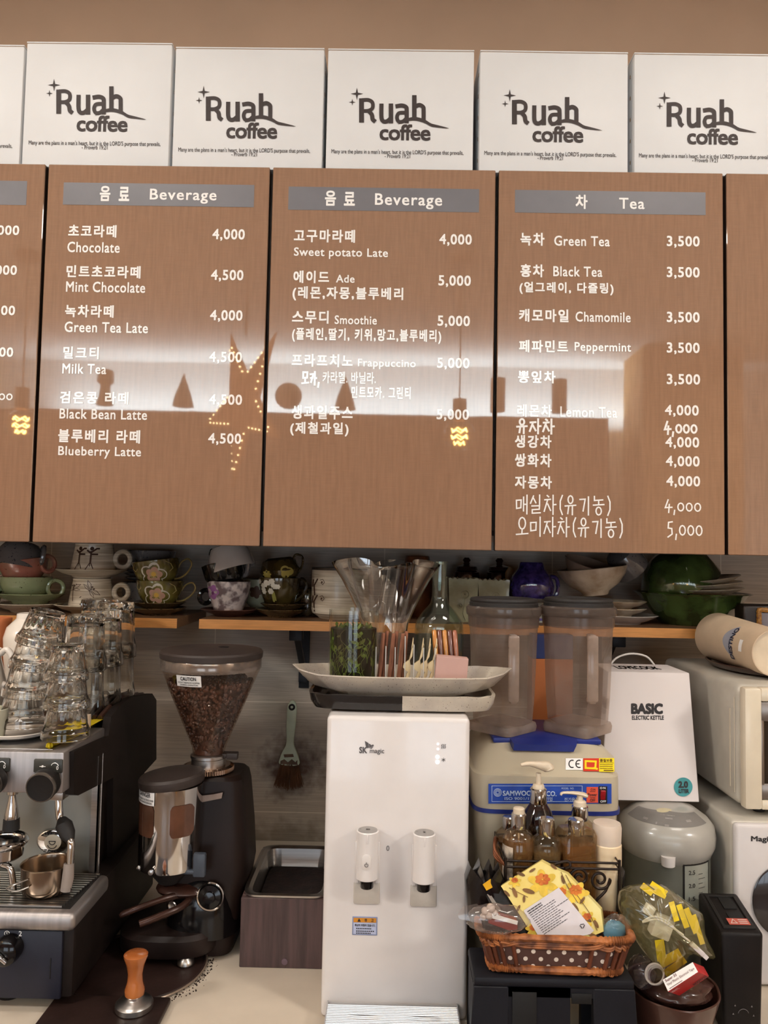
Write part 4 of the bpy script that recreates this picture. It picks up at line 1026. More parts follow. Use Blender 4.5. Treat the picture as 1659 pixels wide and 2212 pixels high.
# jug, vase, cup and orange pot at the room end
J = thing('jug', 'white china jug with a looped handle beside the tumblers', 'jug', (W(-50, 1600, 1.2).x, 1.2, TOPZ))
k = 1.2/F; MB(k).vessel([(44, 0), (50, 4), (56, 40), (52, 90), (40, 140), (40, 160)], 4, 40).build('body', M_china, J)
MB(k).tube(smooth_path([(42, 0, 150), (58, -4, 160), (72, -6, 140), (74, -6, 100), (62, -4, 84), (50, 0, 86)]), 6.5, 10).build('handle', M_china, J)
V = thing('vase', 'white china vase with a narrow shoulder behind the tumblers', 'vase', (W(52, 1600, 1.33).x, 1.33, TOPZ))
k = 1.33/F; MB(k).vessel([(30, 0), (36, 10), (48, 110), (50, 150), (44, 172), (26, 190), (25, 200)], 4, 40).build('body', M_china, V)
MB(k).ring(34, 150, 14, 5, -PI/2, PI/2, y=-34, n=12).build('handle', M_china, V)
cupt = thing('cup', 'pale china cup on the machine under the jug handle', 'cup', (W(14, 1600, 1.07).x-.035, 1.075+.02, TOPZ))
MB(1.09/F).vessel([(20, 0), (26, 4), (32, 40), (34, 70)], 3, 36).build('bowl', mat('sage_white_china', (196, 192, 170), .25, coat=.5), cupt)
solo(MB(1.33/F).vessel([(20, 0), (26, 4), (30, 170), (31, 185)], 4, 32), 'beaker', mat('terracotta', (196, 112, 66), .5, var=.08), 'terracotta beaker at the frame edge behind the white jug', 'beaker', (W(-12, 1600, 1.38).x, 1.37, TOPZ))
a = at_side(211, 1565); c = W(211, 1583, 1.15)
solo(MB().box(-.0042, .0042, -.004, .004, 0, .027, .001), 'plastic_spacer', mat('ivory_plastic', (206, 186, 164), .5), 'small ivory plastic strip upright at the machine side', 'strip', (XR-.0125, 1.16, TOPZ))

# ------------------------------------------------------------------ mats, tamper
M_mat = mat('dark_brown_mat', (48, 32, 28), .45, var=.2, scale=14, bump=.15, bscale=90)
g0 = onz(152, 2088, CZ); g1 = onz(455, 2052, CZ); g2 = onz(330, 2143, CZ)
cx, cy = (g0.x+g1.x)/2, 1.165; R = (g1.x-g0.x)/2+.004
rm_ = thing('round_mat', 'round dark mat with a painted edge highlight, dusted with coffee under the grinder', 'mat', (cx, cy, CZ))
MB().vessel([(R-.006, 0), (R-.001, .001), (R, .005)], .003, 64).build('mat', M_mat, rm_)
MB().tube([((R+.0008)*math.cos(j*2*PI/90), (R+.0008)*math.sin(j*2*PI/90), .0035) for j in range(90)], .0016, 6, closed=True).build('rim', mat('mat_rim_highlight', (150, 132, 116), .25, .3, var=.15), rm_)  # pale ring painted in for the highlight along the mat's edge
q = [onz(122, 2152, CZ+.008), onz(372, 2150, CZ+.008), onz(345, 2216, CZ+.008), onz(70, 2230, CZ+.008)]
xa, xb, ya, yb = q[3].x-.005, q[1].x, .93, (q[0].y+q[1].y)/2
solo(MB().box(xa, xb, ya, yb, 0, .009, .003, 3), 'tamping_mat', M_mat, 'dark rounded tamping mat at the counter edge under the tamper', 'mat', (0, 0, CZ))
TP = onz(283, 2190, CZ+.009); k = TP.y/F
T = thing('tamper', 'coffee tamper with a waisted amber wood handle and steel foot', 'tamper', (TP.x, TP.y+.012, CZ+.009))
MB(k).lathe([(37, 0), (39, 2), (39, 12), (34, 17), (22, 21), (16, 26)], 44).build('foot', M_steel, T)
MB(k).lathe([(16, 26), (20, 30), (21, 40), (16, 56), (15, 72), (19, 92), (25, 108), (25, 112), (20, 115)], 36).build('handle', mat('amber_wood', (186, 112, 56), .25, var=.2, scale=12, stretch=(1, 1, .25), coat=.6, col2=(140, 70, 34)), T)
cr = MB(); rr = random.Random(11)
for i in range(420):
    a = rr.uniform(-.9, 1.3) if i % 2 else rr.uniform(2.2, 4.2); r = R+abs(rr.gauss(.004, .007)); s = rr.uniform(.0004, .0012)
    x, y = cx+r*math.cos(a-PI/3), cy+r*math.sin(a-PI/3)
    if y > 1.0 and not (xa-.005 < x < xb+.005 and y < yb+.005) and x > XR+.02: cr.ball((x, y, CZ+s*.6), s, n=6, m=4, jit=.2)
solo(cr, 'coffee_grounds', mat('coffee_grounds', (52, 32, 22), .9, var=.3), 'spilled coffee grounds on the worktop round the dark mat', 'coffee grounds', kind='stuff')

# ------------------------------------------------------------------ coffee grinder
GD = 1.245; GK = GD/F
gx = W(455, 1500, GD).x
zf = CZ+.0035
G = thing('coffee_grinder', 'black and steel coffee grinder with a tall clear hopper of beans', 'grinder', (gx, GD, zf))
def gz(py, yo=0): return (W(440, py, GD+yo*GK).z-zf)/GK           # heights in pixels above the foot
M_hop = thin_glass('smoked_hopper', (242, 232, 224), haze=.04, hazecol=(180, 150, 130))
M_lid = mat('brown_black_lid', (56, 46, 42), .5, var=.1, bump=.1)
zr = gz(1418)
lid = MB(GK).lathe([(104, zr-1), (108, zr), (109, zr+11), (106, zr+15), (60, zr+20), (20, zr+22)], 64).build('hopper_lid', M_lid, G)
a = MB(GK).at(mv(26, -6, zr+20)); a.lathe([(11, 0), (11, 2.5), (8, 3), (1, 1)], 20); a.build('lid_button', M_black, lid)
MB(GK).lathe([(33, gz(1640)), (34, gz(1620)), (36, gz(1610)), (103, gz(1446)), (104, gz(1440)), (105, zr)], 64, cap0=False, cap1=False).build('hopper', M_hop, G)
MB(GK).lathe([(105.4, gz(1442)), (106, gz(1440)), (106, zr-2), (105.4, zr-1)], 64, cap0=False, cap1=False).build('hopper_band', mat('hopper_band', (166, 152, 142), .15, .6, var=.1, scale=3, alpha=.7), G)
MB(GK).box(30, 62, -14, 12, gz(1634), gz(1624), 2).box(40, 64, -16, -2, gz(1636), gz(1622), 2).build('gate_lever', M_lid, G)
MB(GK).lathe([(36, gz(1652)), (36, gz(1636)), (38, gz(1634)), (38, gz(1628)), (34, gz(1626))], 44).build('collar', M_steel, G)
gear = MB(GK); n = 70
gear.loft([[(r*(1+(.02 if j % 2 else -.01))*math.cos(2*PI*j/(2*n)), r*(1+(.02 if j % 2 else -.01))*math.sin(2*PI*j/(2*n)), z) for j in range(2*n)] for (r, z) in ((50, gz(1664)), (53, gz(1662)), (53, gz(1653)), (46, gz(1650)))])
gear.build('adjusting_ring', mat('bronzed_ring', (186, 156, 134), .25, 1.0, var=.1), G, angle=20)
# body: tapered column behind, rounded foot
MB(GK).loft([rr_ring(-66, 70, -66, 84, gz(2030)), rr_ring(-72, 92, -72, 92, gz(1900)), rr_ring(-72, 98, -72, 92, gz(1860)), rr_ring(-64, 93, -64, 88, gz(1780)), rr_ring(-52, 84, -56, 80, gz(1690)), rr_ring(-48, 80, -54, 76, gz(1672)), rr_ring(-40, 72, -46, 70, gz(1665))]).build('body', mat('brown_black_enamel', (38, 24, 19), .45, spec=.3, var=.2, scale=6), G)
ft = MB(GK)
ft.loft([rr_ring(-152, 40, -112, 60, 14, p=3), rr_ring(-156, 44, -116, 64, 20, p=3), rr_ring(-156, 44, -116, 64, 48, p=3), rr_ring(-146, 38, -108, 60, 56, p=3), rr_ring(-90, 30, -60, 50, 58, p=3)])
ft.build('foot_plate', mat('worn_black', (38, 27, 24), .45, spec=.3, var=.25, scale=10), G)
MB(GK).loft([rr_ring(-70, 84, -92, 80, 40, p=2.6), rr_ring(-68, 82, -92, 80, 90, p=2.6), rr_ring(-60, 78, -84, 78, 130, p=2.6), rr_ring(-40, 70, -66, 74, 160, p=2.6), rr_ring(-20, 60, -50, 70, 172, p=2.6)]).build('motor_base', M_blackgloss, G)
for (x, y) in ((-10, -100), (-130, -50), (20, 40), (-120, 40)):
    MB(GK).at(mv(x, y, 0)).lathe([(15, 0), (17, 3), (16, 9), (10, 15)], 24).build('rubber_foot', M_steel if y == -100 else M_rubber, G)
kz = gz(1936, -84)
a = MB(GK).at(mv(31, -84, kz) @ rotx(PI/2) @ rotx(-.1)); a.lathe([(22, -6), (27, -2), (28, 3), (26, 5), (23, 3)], 40, cap1=False); a.build('switch_bezel', M_chrome, G)
a = MB(GK).at(mv(31, -86, kz) @ rotx(PI/2) @ rotx(-.1)); a.lathe([(22, -2), (22, 3), (12, 5), (11, 10), (1, 11)], 30); a.build('switch_knob', M_blackgloss, G)
a = MB(GK).at(mv(-43, -90, gz(1957, -90)) @ rotx(PI/2)); a.lathe([(5, 0), (8, 0), (8.5, 3), (7, 4.5), (4.5, 3)], 24); a.build('power_lamp', M_steel, G)
# doser
dx = -57; dy = -70
gz0 = gz
gz = lambda py: gz0(py, -130)
zc, z0 = gz(1712), gz(1888)
MB(GK).at(mv(dx, dy, 0)).lathe([(60, z0-6), (62, z0), (62.5, zc), (61, zc+1)], 56).build('doser_drum', M_chrome, G)
MB(GK).at(mv(dx, dy, zc) @ roty(-.10)).lathe([(64, -1), (66, 4), (66, 14), (62, 19), (30, 24), (5, 25)], 48).build('doser_lid', M_lid, G)
M_window = mat('brown_window', (96, 62, 46), .15, coat=.5, var=.15)
for (u0, u1) in ((-60, -17), (15, 55)):
    w = MB(GK); Rr = 63.2; N = 12; pts = []
    for i in range(N+1):
        u = lerp(u0, u1, i/N); e = min(i, N-i)/N*2; ins = 9*(1-min(1, e*3.2))**2
        pts.append((u, ins))
    rows = 6
    w.sheet(lambda s, t_: (dx+lerp(u0, u1, s), dy-math.sqrt(max(4, Rr*Rr-lerp(u0, u1, s)**2)), lerp(gz(1814)+pts[min(N, int(round(s*N)))][1], gz(1744)-pts[min(N, int(round(s*N)))][1], t_)), N, rows)
    w.build('doser_window', M_window, G)
st = MB(GK); wr = lambda u, v: (dx+u, dy-math.sqrt(63.8**2-u*u), v)
st.sheet(lambda s, t_: wr(lerp(-60, -17, s), lerp(gz(1744), gz(1714), t_)), 10, 1); st = st.build('danger_sticker', M_white_print, G)
wr2 = lambda u, v: (dx+u, dy-math.sqrt(64.3**2-u*u), v)
a = MB(GK); text_into(a, 'DANGER', -54, gz(1727), -26, gz(1717), weight=.02, put=wr2); text_into(a, 'DISCONNECT ELECTRICAL POWER', -58, gz(1735), -19, gz(1731), put=wr2); text_into(a, 'SUPPLY BEFORE SERVICING', -55, gz(1741), -22, gz(1737), put=wr2); a.build('sticker_lettering', M_print, st, smooth=False)
gz = gz0
cone = [(36, gz(1610)), (103, gz(1446))]
def cput(u, v, e):
    R_ = interp([(36, -v_) for v_ in ()] or [(36, gz(1610)), (103, gz(1446))], v)+e; return (u, -math.sqrt(max(1, R_*R_-u*u)), v)
st = MB(GK); st.sheet(lambda s, t_: cput(lerp(-50, 3, s), lerp(gz(1468), gz(1444), t_), .8), 10, 2); st = st.build('caution_sticker', M_white_print, G)
a = MB(GK); p_ = lambda u, v: cput(u, v, 1.4)
text_into(a, 'CAUTION', -41, gz(1455), -7, gz(1447), weight=.02, put=p_); text_into(a, "DON'T REMOVE HOPPER", -47, gz(1461), 0, gz(1457.5), weight=.01, put=p_); text_into(a, 'DURING OPERATION', -42, gz(1466), -4, gz(1462.5), weight=.01, put=p_); a.build('sticker_lettering', M_print, st, smooth=False)
a = MB(GK); a.prism([(0, gz(1712)), (44, gz(1702)), (46, gz(1690)), (28, gz(1694)), (0, gz(1698))], -66.5, -65.5); a.at(mv(0, 0, 0)); a.build('torn_label', mat('torn_label', (146, 128, 118), .7, var=.3), G)
gz = lambda py: gz0(py, -110)
MB(GK).at(mv(dx, dy, 0)).lathe([(20, gz(1925)), (34, gz(1906)), (56, z0-6)], 32, cap0=False).build('doser_funnel', M_rubber, G)
fk = MB(GK)
fk.tube(smooth_path([(dx+50, dy+10, gz(1952)), (dx+10, dy-28, gz(1946)), (dx-40, dy-60, gz(1954)), (dx-74, dy-70, gz(1966))]), [9, 9, 8.5, 8, 8, 7, 7, 7, 6, 6, 6, 6, 6, 6, 6, 6, 6, 6, 4][:19], 10)
fk.tube(smooth_path([(dx+50, dy+10, gz(1954)), (dx+40, dy-40, gz(1958)), (dx+4, dy-70, gz(1966)), (dx-30, dy-86, gz(1975))]), 7, 10)
fk.at(mv(dx+28, dy+18, gz(1944))); fk.ball((0, 0, 0), 58, 44, 16, n=24)
fk.at(mv(0, 0, 0)); fk.build('portafilter_fork', mat('worn_fork', (70, 44, 36), .25, .3, var=.2), G)
MB(GK).box(0, 25, -112, -98, gz(1896), gz(1844), 4).box(-30, 4, -112, -100, gz(1890), gz(1880), 3).build('dosing_lever', mat('slate_lever', (66, 72, 82), .35), G)
a = MB(GK).at(mv(dx-50, dy-30, gz(1880)) @ rotx(PI/2)); a.lathe([(5, 0), (5, 8), (1, 10)], 14); a.at(mv(dx-18, dy-62, gz(1876)) @ rotx(PI/2)); a.lathe([(5, 0), (5, 5), (1, 6)], 14); a.build('drum_screw', M_steel, G)
# beans
gz = gz0
M_bean = mat('roasted_bean', (92, 58, 42), .3, var=.3, scale=60, coat=.3)
bn = MB(GK); rr = random.Random(2)
zfill = gz(1470)
bn.lathe([(30, gz(1625)), (26, gz(1606)), (76, zfill-8), (40, zfill+1), (1, zfill+6)], 36)
for i in range(1100):
    t_ = rr.random()**.6; z = lerp(gz(1618), zfill+2, t_); Rb = interp([(30, gz(1625)), (34, gz(1612)), (103, gz(1446))], z)-6.5
    ang = rr.uniform(0, 2*PI); top = i > 880
    if top: q_ = math.sqrt(rr.random())*86; P_ = (q_*math.cos(ang), q_*math.sin(ang), zfill+4-(q_/90)*6)
    else: P_ = (Rb*math.cos(ang), Rb*math.sin(ang), z)
    bn.at(mv(*P_) @ Euler((rr.uniform(0, 3), rr.uniform(0, 3), rr.uniform(0, 3))).to_matrix().to_4x4()); bn.ball((0, 0, 0), 6.4, 4.6, 3.6, n=7, m=5)
solo(bn, 'coffee_beans', M_bean, 'roasted coffee beans filling the clear grinder hopper', 'coffee beans', (gx, GD, zf), kind='stuff')

# ------------------------------------------------------------------ hanging brush
c = W(630, 1517, WALL-.03)
BR = thing('pastry_brush', 'pale green handled brush hanging from the black bracket', 'brush', (c.x, WALL-.016, c.z), (0, .03, 0))
k = (WALL-.02)/F
pts = [(0, 2), (-7, -4), (-10, -16), (-10, -50), (-8, -88), (-14, -104), (-19, -118), (-19, -134), (20, -134), (20, -118), (14, -104), (8, -88), (10, -50), (10, -16), (7, -4)]
h = MB(k); out = smooth_path([(x, z) for x, z in pts], 3, True)
h.prism(out, -5, 5, 1.5)
h.build('handle', mat('pale_green_plastic', (206, 214, 192), .35, var=.06), BR)
MB(k).ring(0, -12, 5, 2.2, y=-5.5, n=20).build('hang_eye', M_black, BR)
b = MB(k); rr = random.Random(4)
for i in range(150):
    u = rr.uniform(-18, 19); y = rr.uniform(-5, 5); u2 = u*1.65+rr.uniform(-3, 3)
    b.tube([(u, y, -130), ((u+u2)/2, y*1.2, -158), (u2, y*1.4-1, -184+abs(u2)*.18+rr.uniform(-4, 3))], [.9, .9, .4], 4)
b.build('bristles', mat('brown_bristle', (104, 66, 42), .7, var=.25), BR)
b = MB(k); b.prism([(-12, -112), (8, -110), (10, -116), (-10, -118)], -6.6, -5.2); b.at(mv(0, 0, 0)); b.prism([(-18, -126), (-10, -122), (-2, -128), (6, -121), (14, -127), (18, -122), (18, -132), (-18, -132)], -6.4, -5.2)
b.build('worn_print', mat('rust_print', (120, 90, 70), .6, var=.3), BR)

# ------------------------------------------------------------------ knock box
kb0 = onz(518, 2067, CZ); xk1 = W(700, 2070, 1.18).x+.03
d0 = 1.172; zk = W(560, 1940, d0).z
KB = thing('knock_box', 'dark wooden knock box holding a steel pan of coffee grounds', 'box', (W(519, 2000, d0).x, d0, CZ))
wdt = W(700, 1840, 1.053).x-.002-KB.location.x; dep = .20; hh = zk-CZ
M_kb = mat('dark_plum_wood', (86, 66, 64), .5, var=.2, scale=8, stretch=(14, 14, 1), bump=.2, bscale=60)
MB().box(0, wdt, 0, .01, 0, hh, .001, 1).box(0, wdt, dep-.01, dep, 0, hh, .001, 1).box(0, .01, .01, dep-.01, 0, hh, .001, 1).box(wdt-.01, wdt, .01, dep-.01, 0, hh, .001, 1).box(.01, wdt-.01, .01, dep-.01, 0, .008).build('wooden_case', M_kb, KB)
pn = MB()
def prr(ins, z): return [(x, y, z) for (x, y, _) in rr_ring(ins, wdt-ins, ins, dep-ins, 0, 56, 8)]
pn.loft([prr(.0005, hh+.001), prr(0, hh+.004), prr(.006, hh+.005), prr(.011, hh+.002), prr(.018, hh-.05), prr(.02, hh-.052)], cap0=False)
pn.build('steel_pan', M_steel, KB)
gm = MB().loft([prr(.017, hh-.045), prr(.0165, hh-.026), prr(.03, hh-.022), prr(.05, hh-.025)])
gm.build('used_grounds', mat('wet_grounds', (40, 24, 20), .8, var=.3, scale=60, bump=.6, bscale=150), KB)
MB().at(mv(wdt*.52, -.0004, .010) @ rotx(PI/2)).lathe([(.0045, -.001), (.0045, .0008), (.001, .001)], 16).build('screw_plug', mat('plum_plug', (104, 84, 92), .5), KB)
# ------------------------------------------------------------------ water dispenser
WD = 1.053; WK = WD/F
xl, xr = W(700, 1840, WD).x, W(1012, 1860, WD).x
ztop = W(860, 1549, WD).z
D = thing('water_dispenser', 'white countertop water dispenser with two round taps and a drip tray', 'water dispenser', ((xl+xr)/2, WD, CZ))
DO = D.location
def D_(mb, name, m, parent=None, **k):
    mb.v = [p-DO for p in mb.v]; return mb.build(name, m, parent or D, **k)
D_(MB().box(xl, xr, WD, WD+.35, CZ, ztop, .0065, 4), 'housing', M_whiteplastic)
M_tapgrey = mat('pale_grey_tap_cap', (150, 146, 143), .35)
M_bracket2 = mat('soft_grey_splash', (196, 188, 178), .4, var=.08)
for i, (x0, y0, x1, y1) in enumerate(((770, 1790, 817, 1900), (892, 1796, 940, 1906))):
    cx = (x0+x1)/2; c = W(cx, (y0+y1)/2, WD-.02); r = (x1-x0)/2*(WD-.022)/F; zt_, zb_ = W(cx, y0+4, WD-.02).z, W(cx, y1-2, WD-.02).z
    a = pbox(WD, cx-29, y0+26, cx+28, y1+52)
    br = MB(); zs = W(cx, y1+4, WD).z
    br.box(a[0], a[2], WD-.003, WD+.001, a[1], zs, .002); D_(br, 'splash_plate', M_bracket2)
    D_(MB().box(a[0]+.001, a[0]+.007, WD-.006, WD+.001, zs, a[3], .001).box(a[2]-.007, a[2]-.001, WD-.006, WD+.001, zs, a[3], .001).box(a[0]+.007, a[2]-.007, WD-.004, WD+.001, zs, a[3]-.01), 'tap_bracket', M_whiteplastic)
    tp = D_(MB().at(mv(c.x, WD-.018, 0)).lathe([(r-.001, zb_), (r, zb_+.001), (r*1.0, zt_-.001), (r-.001, zt_)], 40).box(-r*.7, r*.7, 0, .018, zb_+.005, zt_-.004), 'tap', M_whiteplastic)
    D_(MB().at(mv(c.x, WD-.018, zt_)).lathe([(r-.0016, 0), (r-.002, .0006), (.0005, .0006)], 36), 'tap_cap', M_tapgrey, tp)
    m_ = MB()
    if i == 0:
        for u in (-.0018, 0, .0018): m_.strokes([[(u, -.0016), (u+.0008, -.0004), (u-.0004, .0006), (u+.0006, .0018)]], .0006, lambda p, q: (c.x+p, WD-.018+q*1.6, zt_+.0009))
    else:
        for q in range(3): m_.strokes([[(-.002*math.cos(q*PI/3), -.002*math.sin(q*PI/3)), (.002*math.cos(q*PI/3), .002*math.sin(q*PI/3))]], .0005, lambda p, r_: (c.x+p, WD-.018+r_*1.6, zt_+.0009))
    m_.strokes([[(-.0105, .002), (-.0085, .002)], [(-.0105, .001), (-.009, .001)]], .0004, lambda p, q: (c.x+p, WD-.018+q, zt_+.0009))
    D_(m_, 'cap_marks', M_print, tp, smooth=False)
    D_(MB().box(c.x-.0009, c.x+.0009, WD-.018-r-.0006, WD-.016-r, zt_-.013, zt_-.002, .0003), 'tap_rib', M_whiteplastic, tp)
    D_(MB().at(mv(c.x, WD-.018, 0)).lathe([(r*.55, zb_-.012), (r*.6, zb_-.011), (r*.6, zb_+.001)], 28), 'nozzle', M_blackgloss, tp)
    if i == 0:
        b_ = pbox(WD-.018-r, 781, 1846, 802, 1881); bw = (b_[2]-b_[0])/2; bh = (b_[3]-b_[1])/2
        out = [(b_[0]+bw+bw*math.cos(t_), b_[1]+bh+(bh-bw)*(1 if math.sin(t_) > 0 else -1)+bw*math.sin(t_)) for t_ in [k*2*PI/28+.01 for k in range(28)]]
        bt = D_(MB().prism(out, WD-.0185-r, WD-.012-r, .0006), 'safety_button', mat('button_white', (226, 220, 216), .35), tp)
        m_ = MB(); m_.ring((b_[0]+b_[2])/2, b_[1]+bh*.7, .0022, .0003, 2.2, 7.2, y=WD-.0190-r, n=14, sides=4); m_.box((b_[0]+b_[2])/2-.0003, (b_[0]+b_[2])/2+.0003, WD-.0191-r, WD-.0187-r, b_[1]+bh*.75, b_[1]+bh*1.05)
        D_(m_, 'button_mark', M_print, tp)
# printed marks on the front
M_greyprint = mat('grey_print', (92, 88, 90), .5)
for s_, bx_, wt in (('SK', (776, 1613, 793, 1627), .03), ('magic', (799, 1617, 830, 1630), .008)):
    a = pbox(WD, *bx_); m_ = MB(); text_into(m_, s_, a[0], a[1], a[2], a[3], WD-.0006, wt); D_(m_, 'logo_lettering', M_greyprint, smooth=False)
m_ = MB()
for poly in (((788, 1600), (796, 1605), (797, 1615), (791, 1616)), ((797, 1606), (801, 1608), (800, 1616), (798, 1615)), ((808, 1610), (799, 1617), (803, 1617)), ((806, 1608), (800, 1610), (801, 1614), (808, 1610))):
    m_.flat([(W(*p, WD).x, W(*p, WD).z) for p in poly], WD-.0006)
D_(m_, 'logo_wings', M_greyprint, smooth=False)
M_led_r = emission('indicator_pink', (255, 236, 236), 1.6); M_led_w = emission('indicator_white', (255, 255, 255), 2.2)
for (px, py, r, m) in ((946, 1607, 2.6, M_led_r), (946, 1618, 2.6, M_led_r), (945, 1635, 4.2, M_led_w), (945, 1646, 4.2, M_led_w)):
    c = W(px, py, WD); D_(MB(1).at(mv(c.x, WD-.0003, c.z) @ rotx(PI/2)).lathe([(r*WK, 0), (r*WK*.8, .0006), (.0001, .0007)], 14), 'indicator_light', m)
m_ = MB(); c = W(958, 1612, WD)
for u in (-.0022, 0, .0022): m_.strokes([[(u-.0004, -.0028), (u+.0005, -.0008), (u-.0004, .0008), (u+.0006, .0028)]], .0007, lambda p, q: (c.x+p, WD-.0006, c.z+q))
c2 = W(958, 1641, WD)
for q in range(3): m_.strokes([[(-.0026*math.sin(q*PI/3), -.0026*math.cos(q*PI/3)), (.0026*math.sin(q*PI/3), .0026*math.cos(q*PI/3))]], .0006, lambda p, r_: (c2.x+p, WD-.0006, c2.z+r_))
D_(m_, 'indicator_icons', M_print, smooth=False)
m_ = MB(); c = W(838, 1832, WD); m_.at(mv(c.x, WD-.0004, c.z)); m_.ring(0, 0, .003, .0004, sx=.55, n=20, sides=5); D_(m_, 'sensor_eye', M_greyprint)
a = pbox(WD, 761, 1980, 815, 2020); w_, h_ = a[2]-a[0], a[3]-a[1]
st = D_(MB().box(a[0], a[2], WD-.0006, WD+.0005, a[1], a[3], .0004), 'warning_sticker', mat('sticker_blue_grey', (128, 140, 176), .4))
D_(MB().box(a[0]+.0015, a[2]-.0015, WD-.0009, WD, a[1]+h_*.7, a[3]-.0015), 'sticker_band', mat('sticker_amber', (206, 138, 44), .4), st)
D_(MB().box(a[0]+.0015, a[2]-.0015, WD-.0008, WD, a[1]+.0015, a[1]+h_*.68), 'sticker_field', mat('sticker_pale', (186, 194, 222), .4), st)
m_ = MB(); m_.flat([(a[0]+w_*.2, a[3]-h_*.26), (a[0]+w_*.34, a[3]-h_*.26), (a[0]+w_*.27, a[3]-h_*.07)], WD-.0011)
text_into(m_, '경', a[0]+w_*.48, a[3]-h_*.25, a[0]+w_*.58, a[3]-h_*.09, WD-.0011, .02); text_into(m_, '고', a[0]+w_*.74, a[3]-h_*.25, a[0]+w_*.85, a[3]-h_*.09, WD-.0011, .02)
text_into(m_, '화상의 위험이 있습니다.', a[0]+w_*.1, a[1]+h_*.48, a[0]+w_*.92, a[1]+h_*.62, WD-.0011, .02)
for yy, u0, u1 in ((.34, .16, .78), (.2, .16, .9), (.09, .16, .76)):
    for j in range(9):
        q = lerp(u0, u1, j/9); m_.box(a[0]+w_*q, a[0]+w_*(q+(u1-u0)*.075), WD-.0011, WD-.001, a[1]+h_*yy, a[1]+h_*(yy+.06))
D_(m_, 'sticker_lettering', M_print, st, smooth=False)
# tray
xa, xb = W(707, 2160, 1.03).x, W(989, 2165, 1.03).x; zt_ = CZ+.022
D_(MB().box(xa+.0005, xb-.0005, 1.0, WD+.004, CZ, zt_-.003, .006, 3), 'tray_base', M_whiteplastic)
tr = MB()
for i in range(13):
    y = 1.0+.0036*i+.001
    if i in (4, 5, 6):
        segs = []
        for cx_ in (xa+(xb-xa)*.28, xa+(xb-xa)*.74):
            pass
        pts_ = [(x_, y-.0022*sum(max(0, math.cos(min(1, abs(x_-cc)/.022)*PI/2)) for cc in (xa+(xb-xa)*.28, xa+(xb-xa)*.74)), zt_) for x_ in [lerp(xa, xb, j/60) for j in range(61)]]
        tr.tube(pts_, .0013, 6)
    else: tr.tube([(xa, y, zt_), (xb, y, zt_)], .0013, 6)
tr.box(xa-.001, xb+.001, .9985, 1.0005, zt_-.009, zt_+.001, .0005, 1).box(xa-.0015, xa, .9985, WD+.002, zt_-.009, zt_+.001).box(xb, xb+.0015, .9985, WD+.002, zt_-.009, zt_+.001).box(xa, xb, .999, WD, zt_-.004, zt_-.002)
D_(tr, 'drip_grille', mat('silver_grille', (206, 206, 208), .25, .8))

# ------------------------------------------------------------------ platters and what stands on them
PD = 1.14; PK = PD/F
zl = ztop+.0005
LP = thing('platter', 'low rectangular platter glazed half black and half cream on the dispenser', 'platter', (W(867, 1540, PD).x, PD, zl))
SPECK = speckled('speckled_stoneware', (196, 186, 170), (80, 60, 50), .4, .3, scale=520, thr=.3, bump=.2, wash=(170, 160, 150))
lp = MB(PK)
def sq(hx, hy, z, p=6, n=72, wob=0): return [(hx*math.copysign(abs(math.cos(2*PI*j/n))**(2/p), math.cos(2*PI*j/n)), hy*math.copysign(abs(math.sin(2*PI*j/n))**(2/p), math.sin(2*PI*j/n)), z+wob*math.sin(j*.9)) for j in range(n)]
lp.loft([sq(150, 76, 0), sq(182, 92, 5), sq(190, 98, 18), sq(193, 100, 34, wob=.8), sq(186, 94, 35, wob=.8), sq(178, 88, 16), sq(160, 80, 9)])
for i, f in enumerate(lp.f):
    c = sum((lp.v[q] for q in f), Vector())/len(f)
    lp.mi = 0; lp.m[i] = 1 if c.x < 22*PK else 0
lp.build('dish', [SPECK, mat('black_platter_glaze', (30, 27, 26), .22, coat=.5, bump=.2)], LP)
UP = thing('platter', 'large speckled boat shaped platter with pointed ends carrying the cutlery holder', 'platter', (W(865, 1500, PD).x, PD, zl+17*PK))
up = MB(PK)
def boat(sx, sy, z, tipz=0, n=64):
    out = []
    base = [(-234, 8), (-214, -42), (-170, -84), (-60, -92), (80, -92), (176, -86), (212, -50), (238, 4), (214, 52), (176, 86), (60, 92), (-60, 92), (-176, 84), (-214, 46)]
    # order kept clockwise from the near side; resample
    P = [Vector((a*sx, b*sy, 0)) for a, b in base]; L = len(P); m = 5
    for i in range(L):
        for j in range(m):
            q = P[i].lerp(P[(i+1) % L], j/m); out.append((q.x, q.y, z+tipz*(abs(q.x)/234)**6))
    return out
up.loft([boat(.5, .5, 0), boat(.56, .56, 2), boat(.6, .62, 10), boat(.84, .86, 26), boat(.97, .97, 46, 10), boat(1, 1, 52, 10), boat(.985, .975, 54, 10), boat(.9, .86, 34, 8), boat(.74, .72, 20), boat(.5, .5, 16)])
up.build('dish', SPECK, UP, angle=50)
PZ = zl+17*PK+18*PK
def pl(px, d): return W(px, 1460, d).x
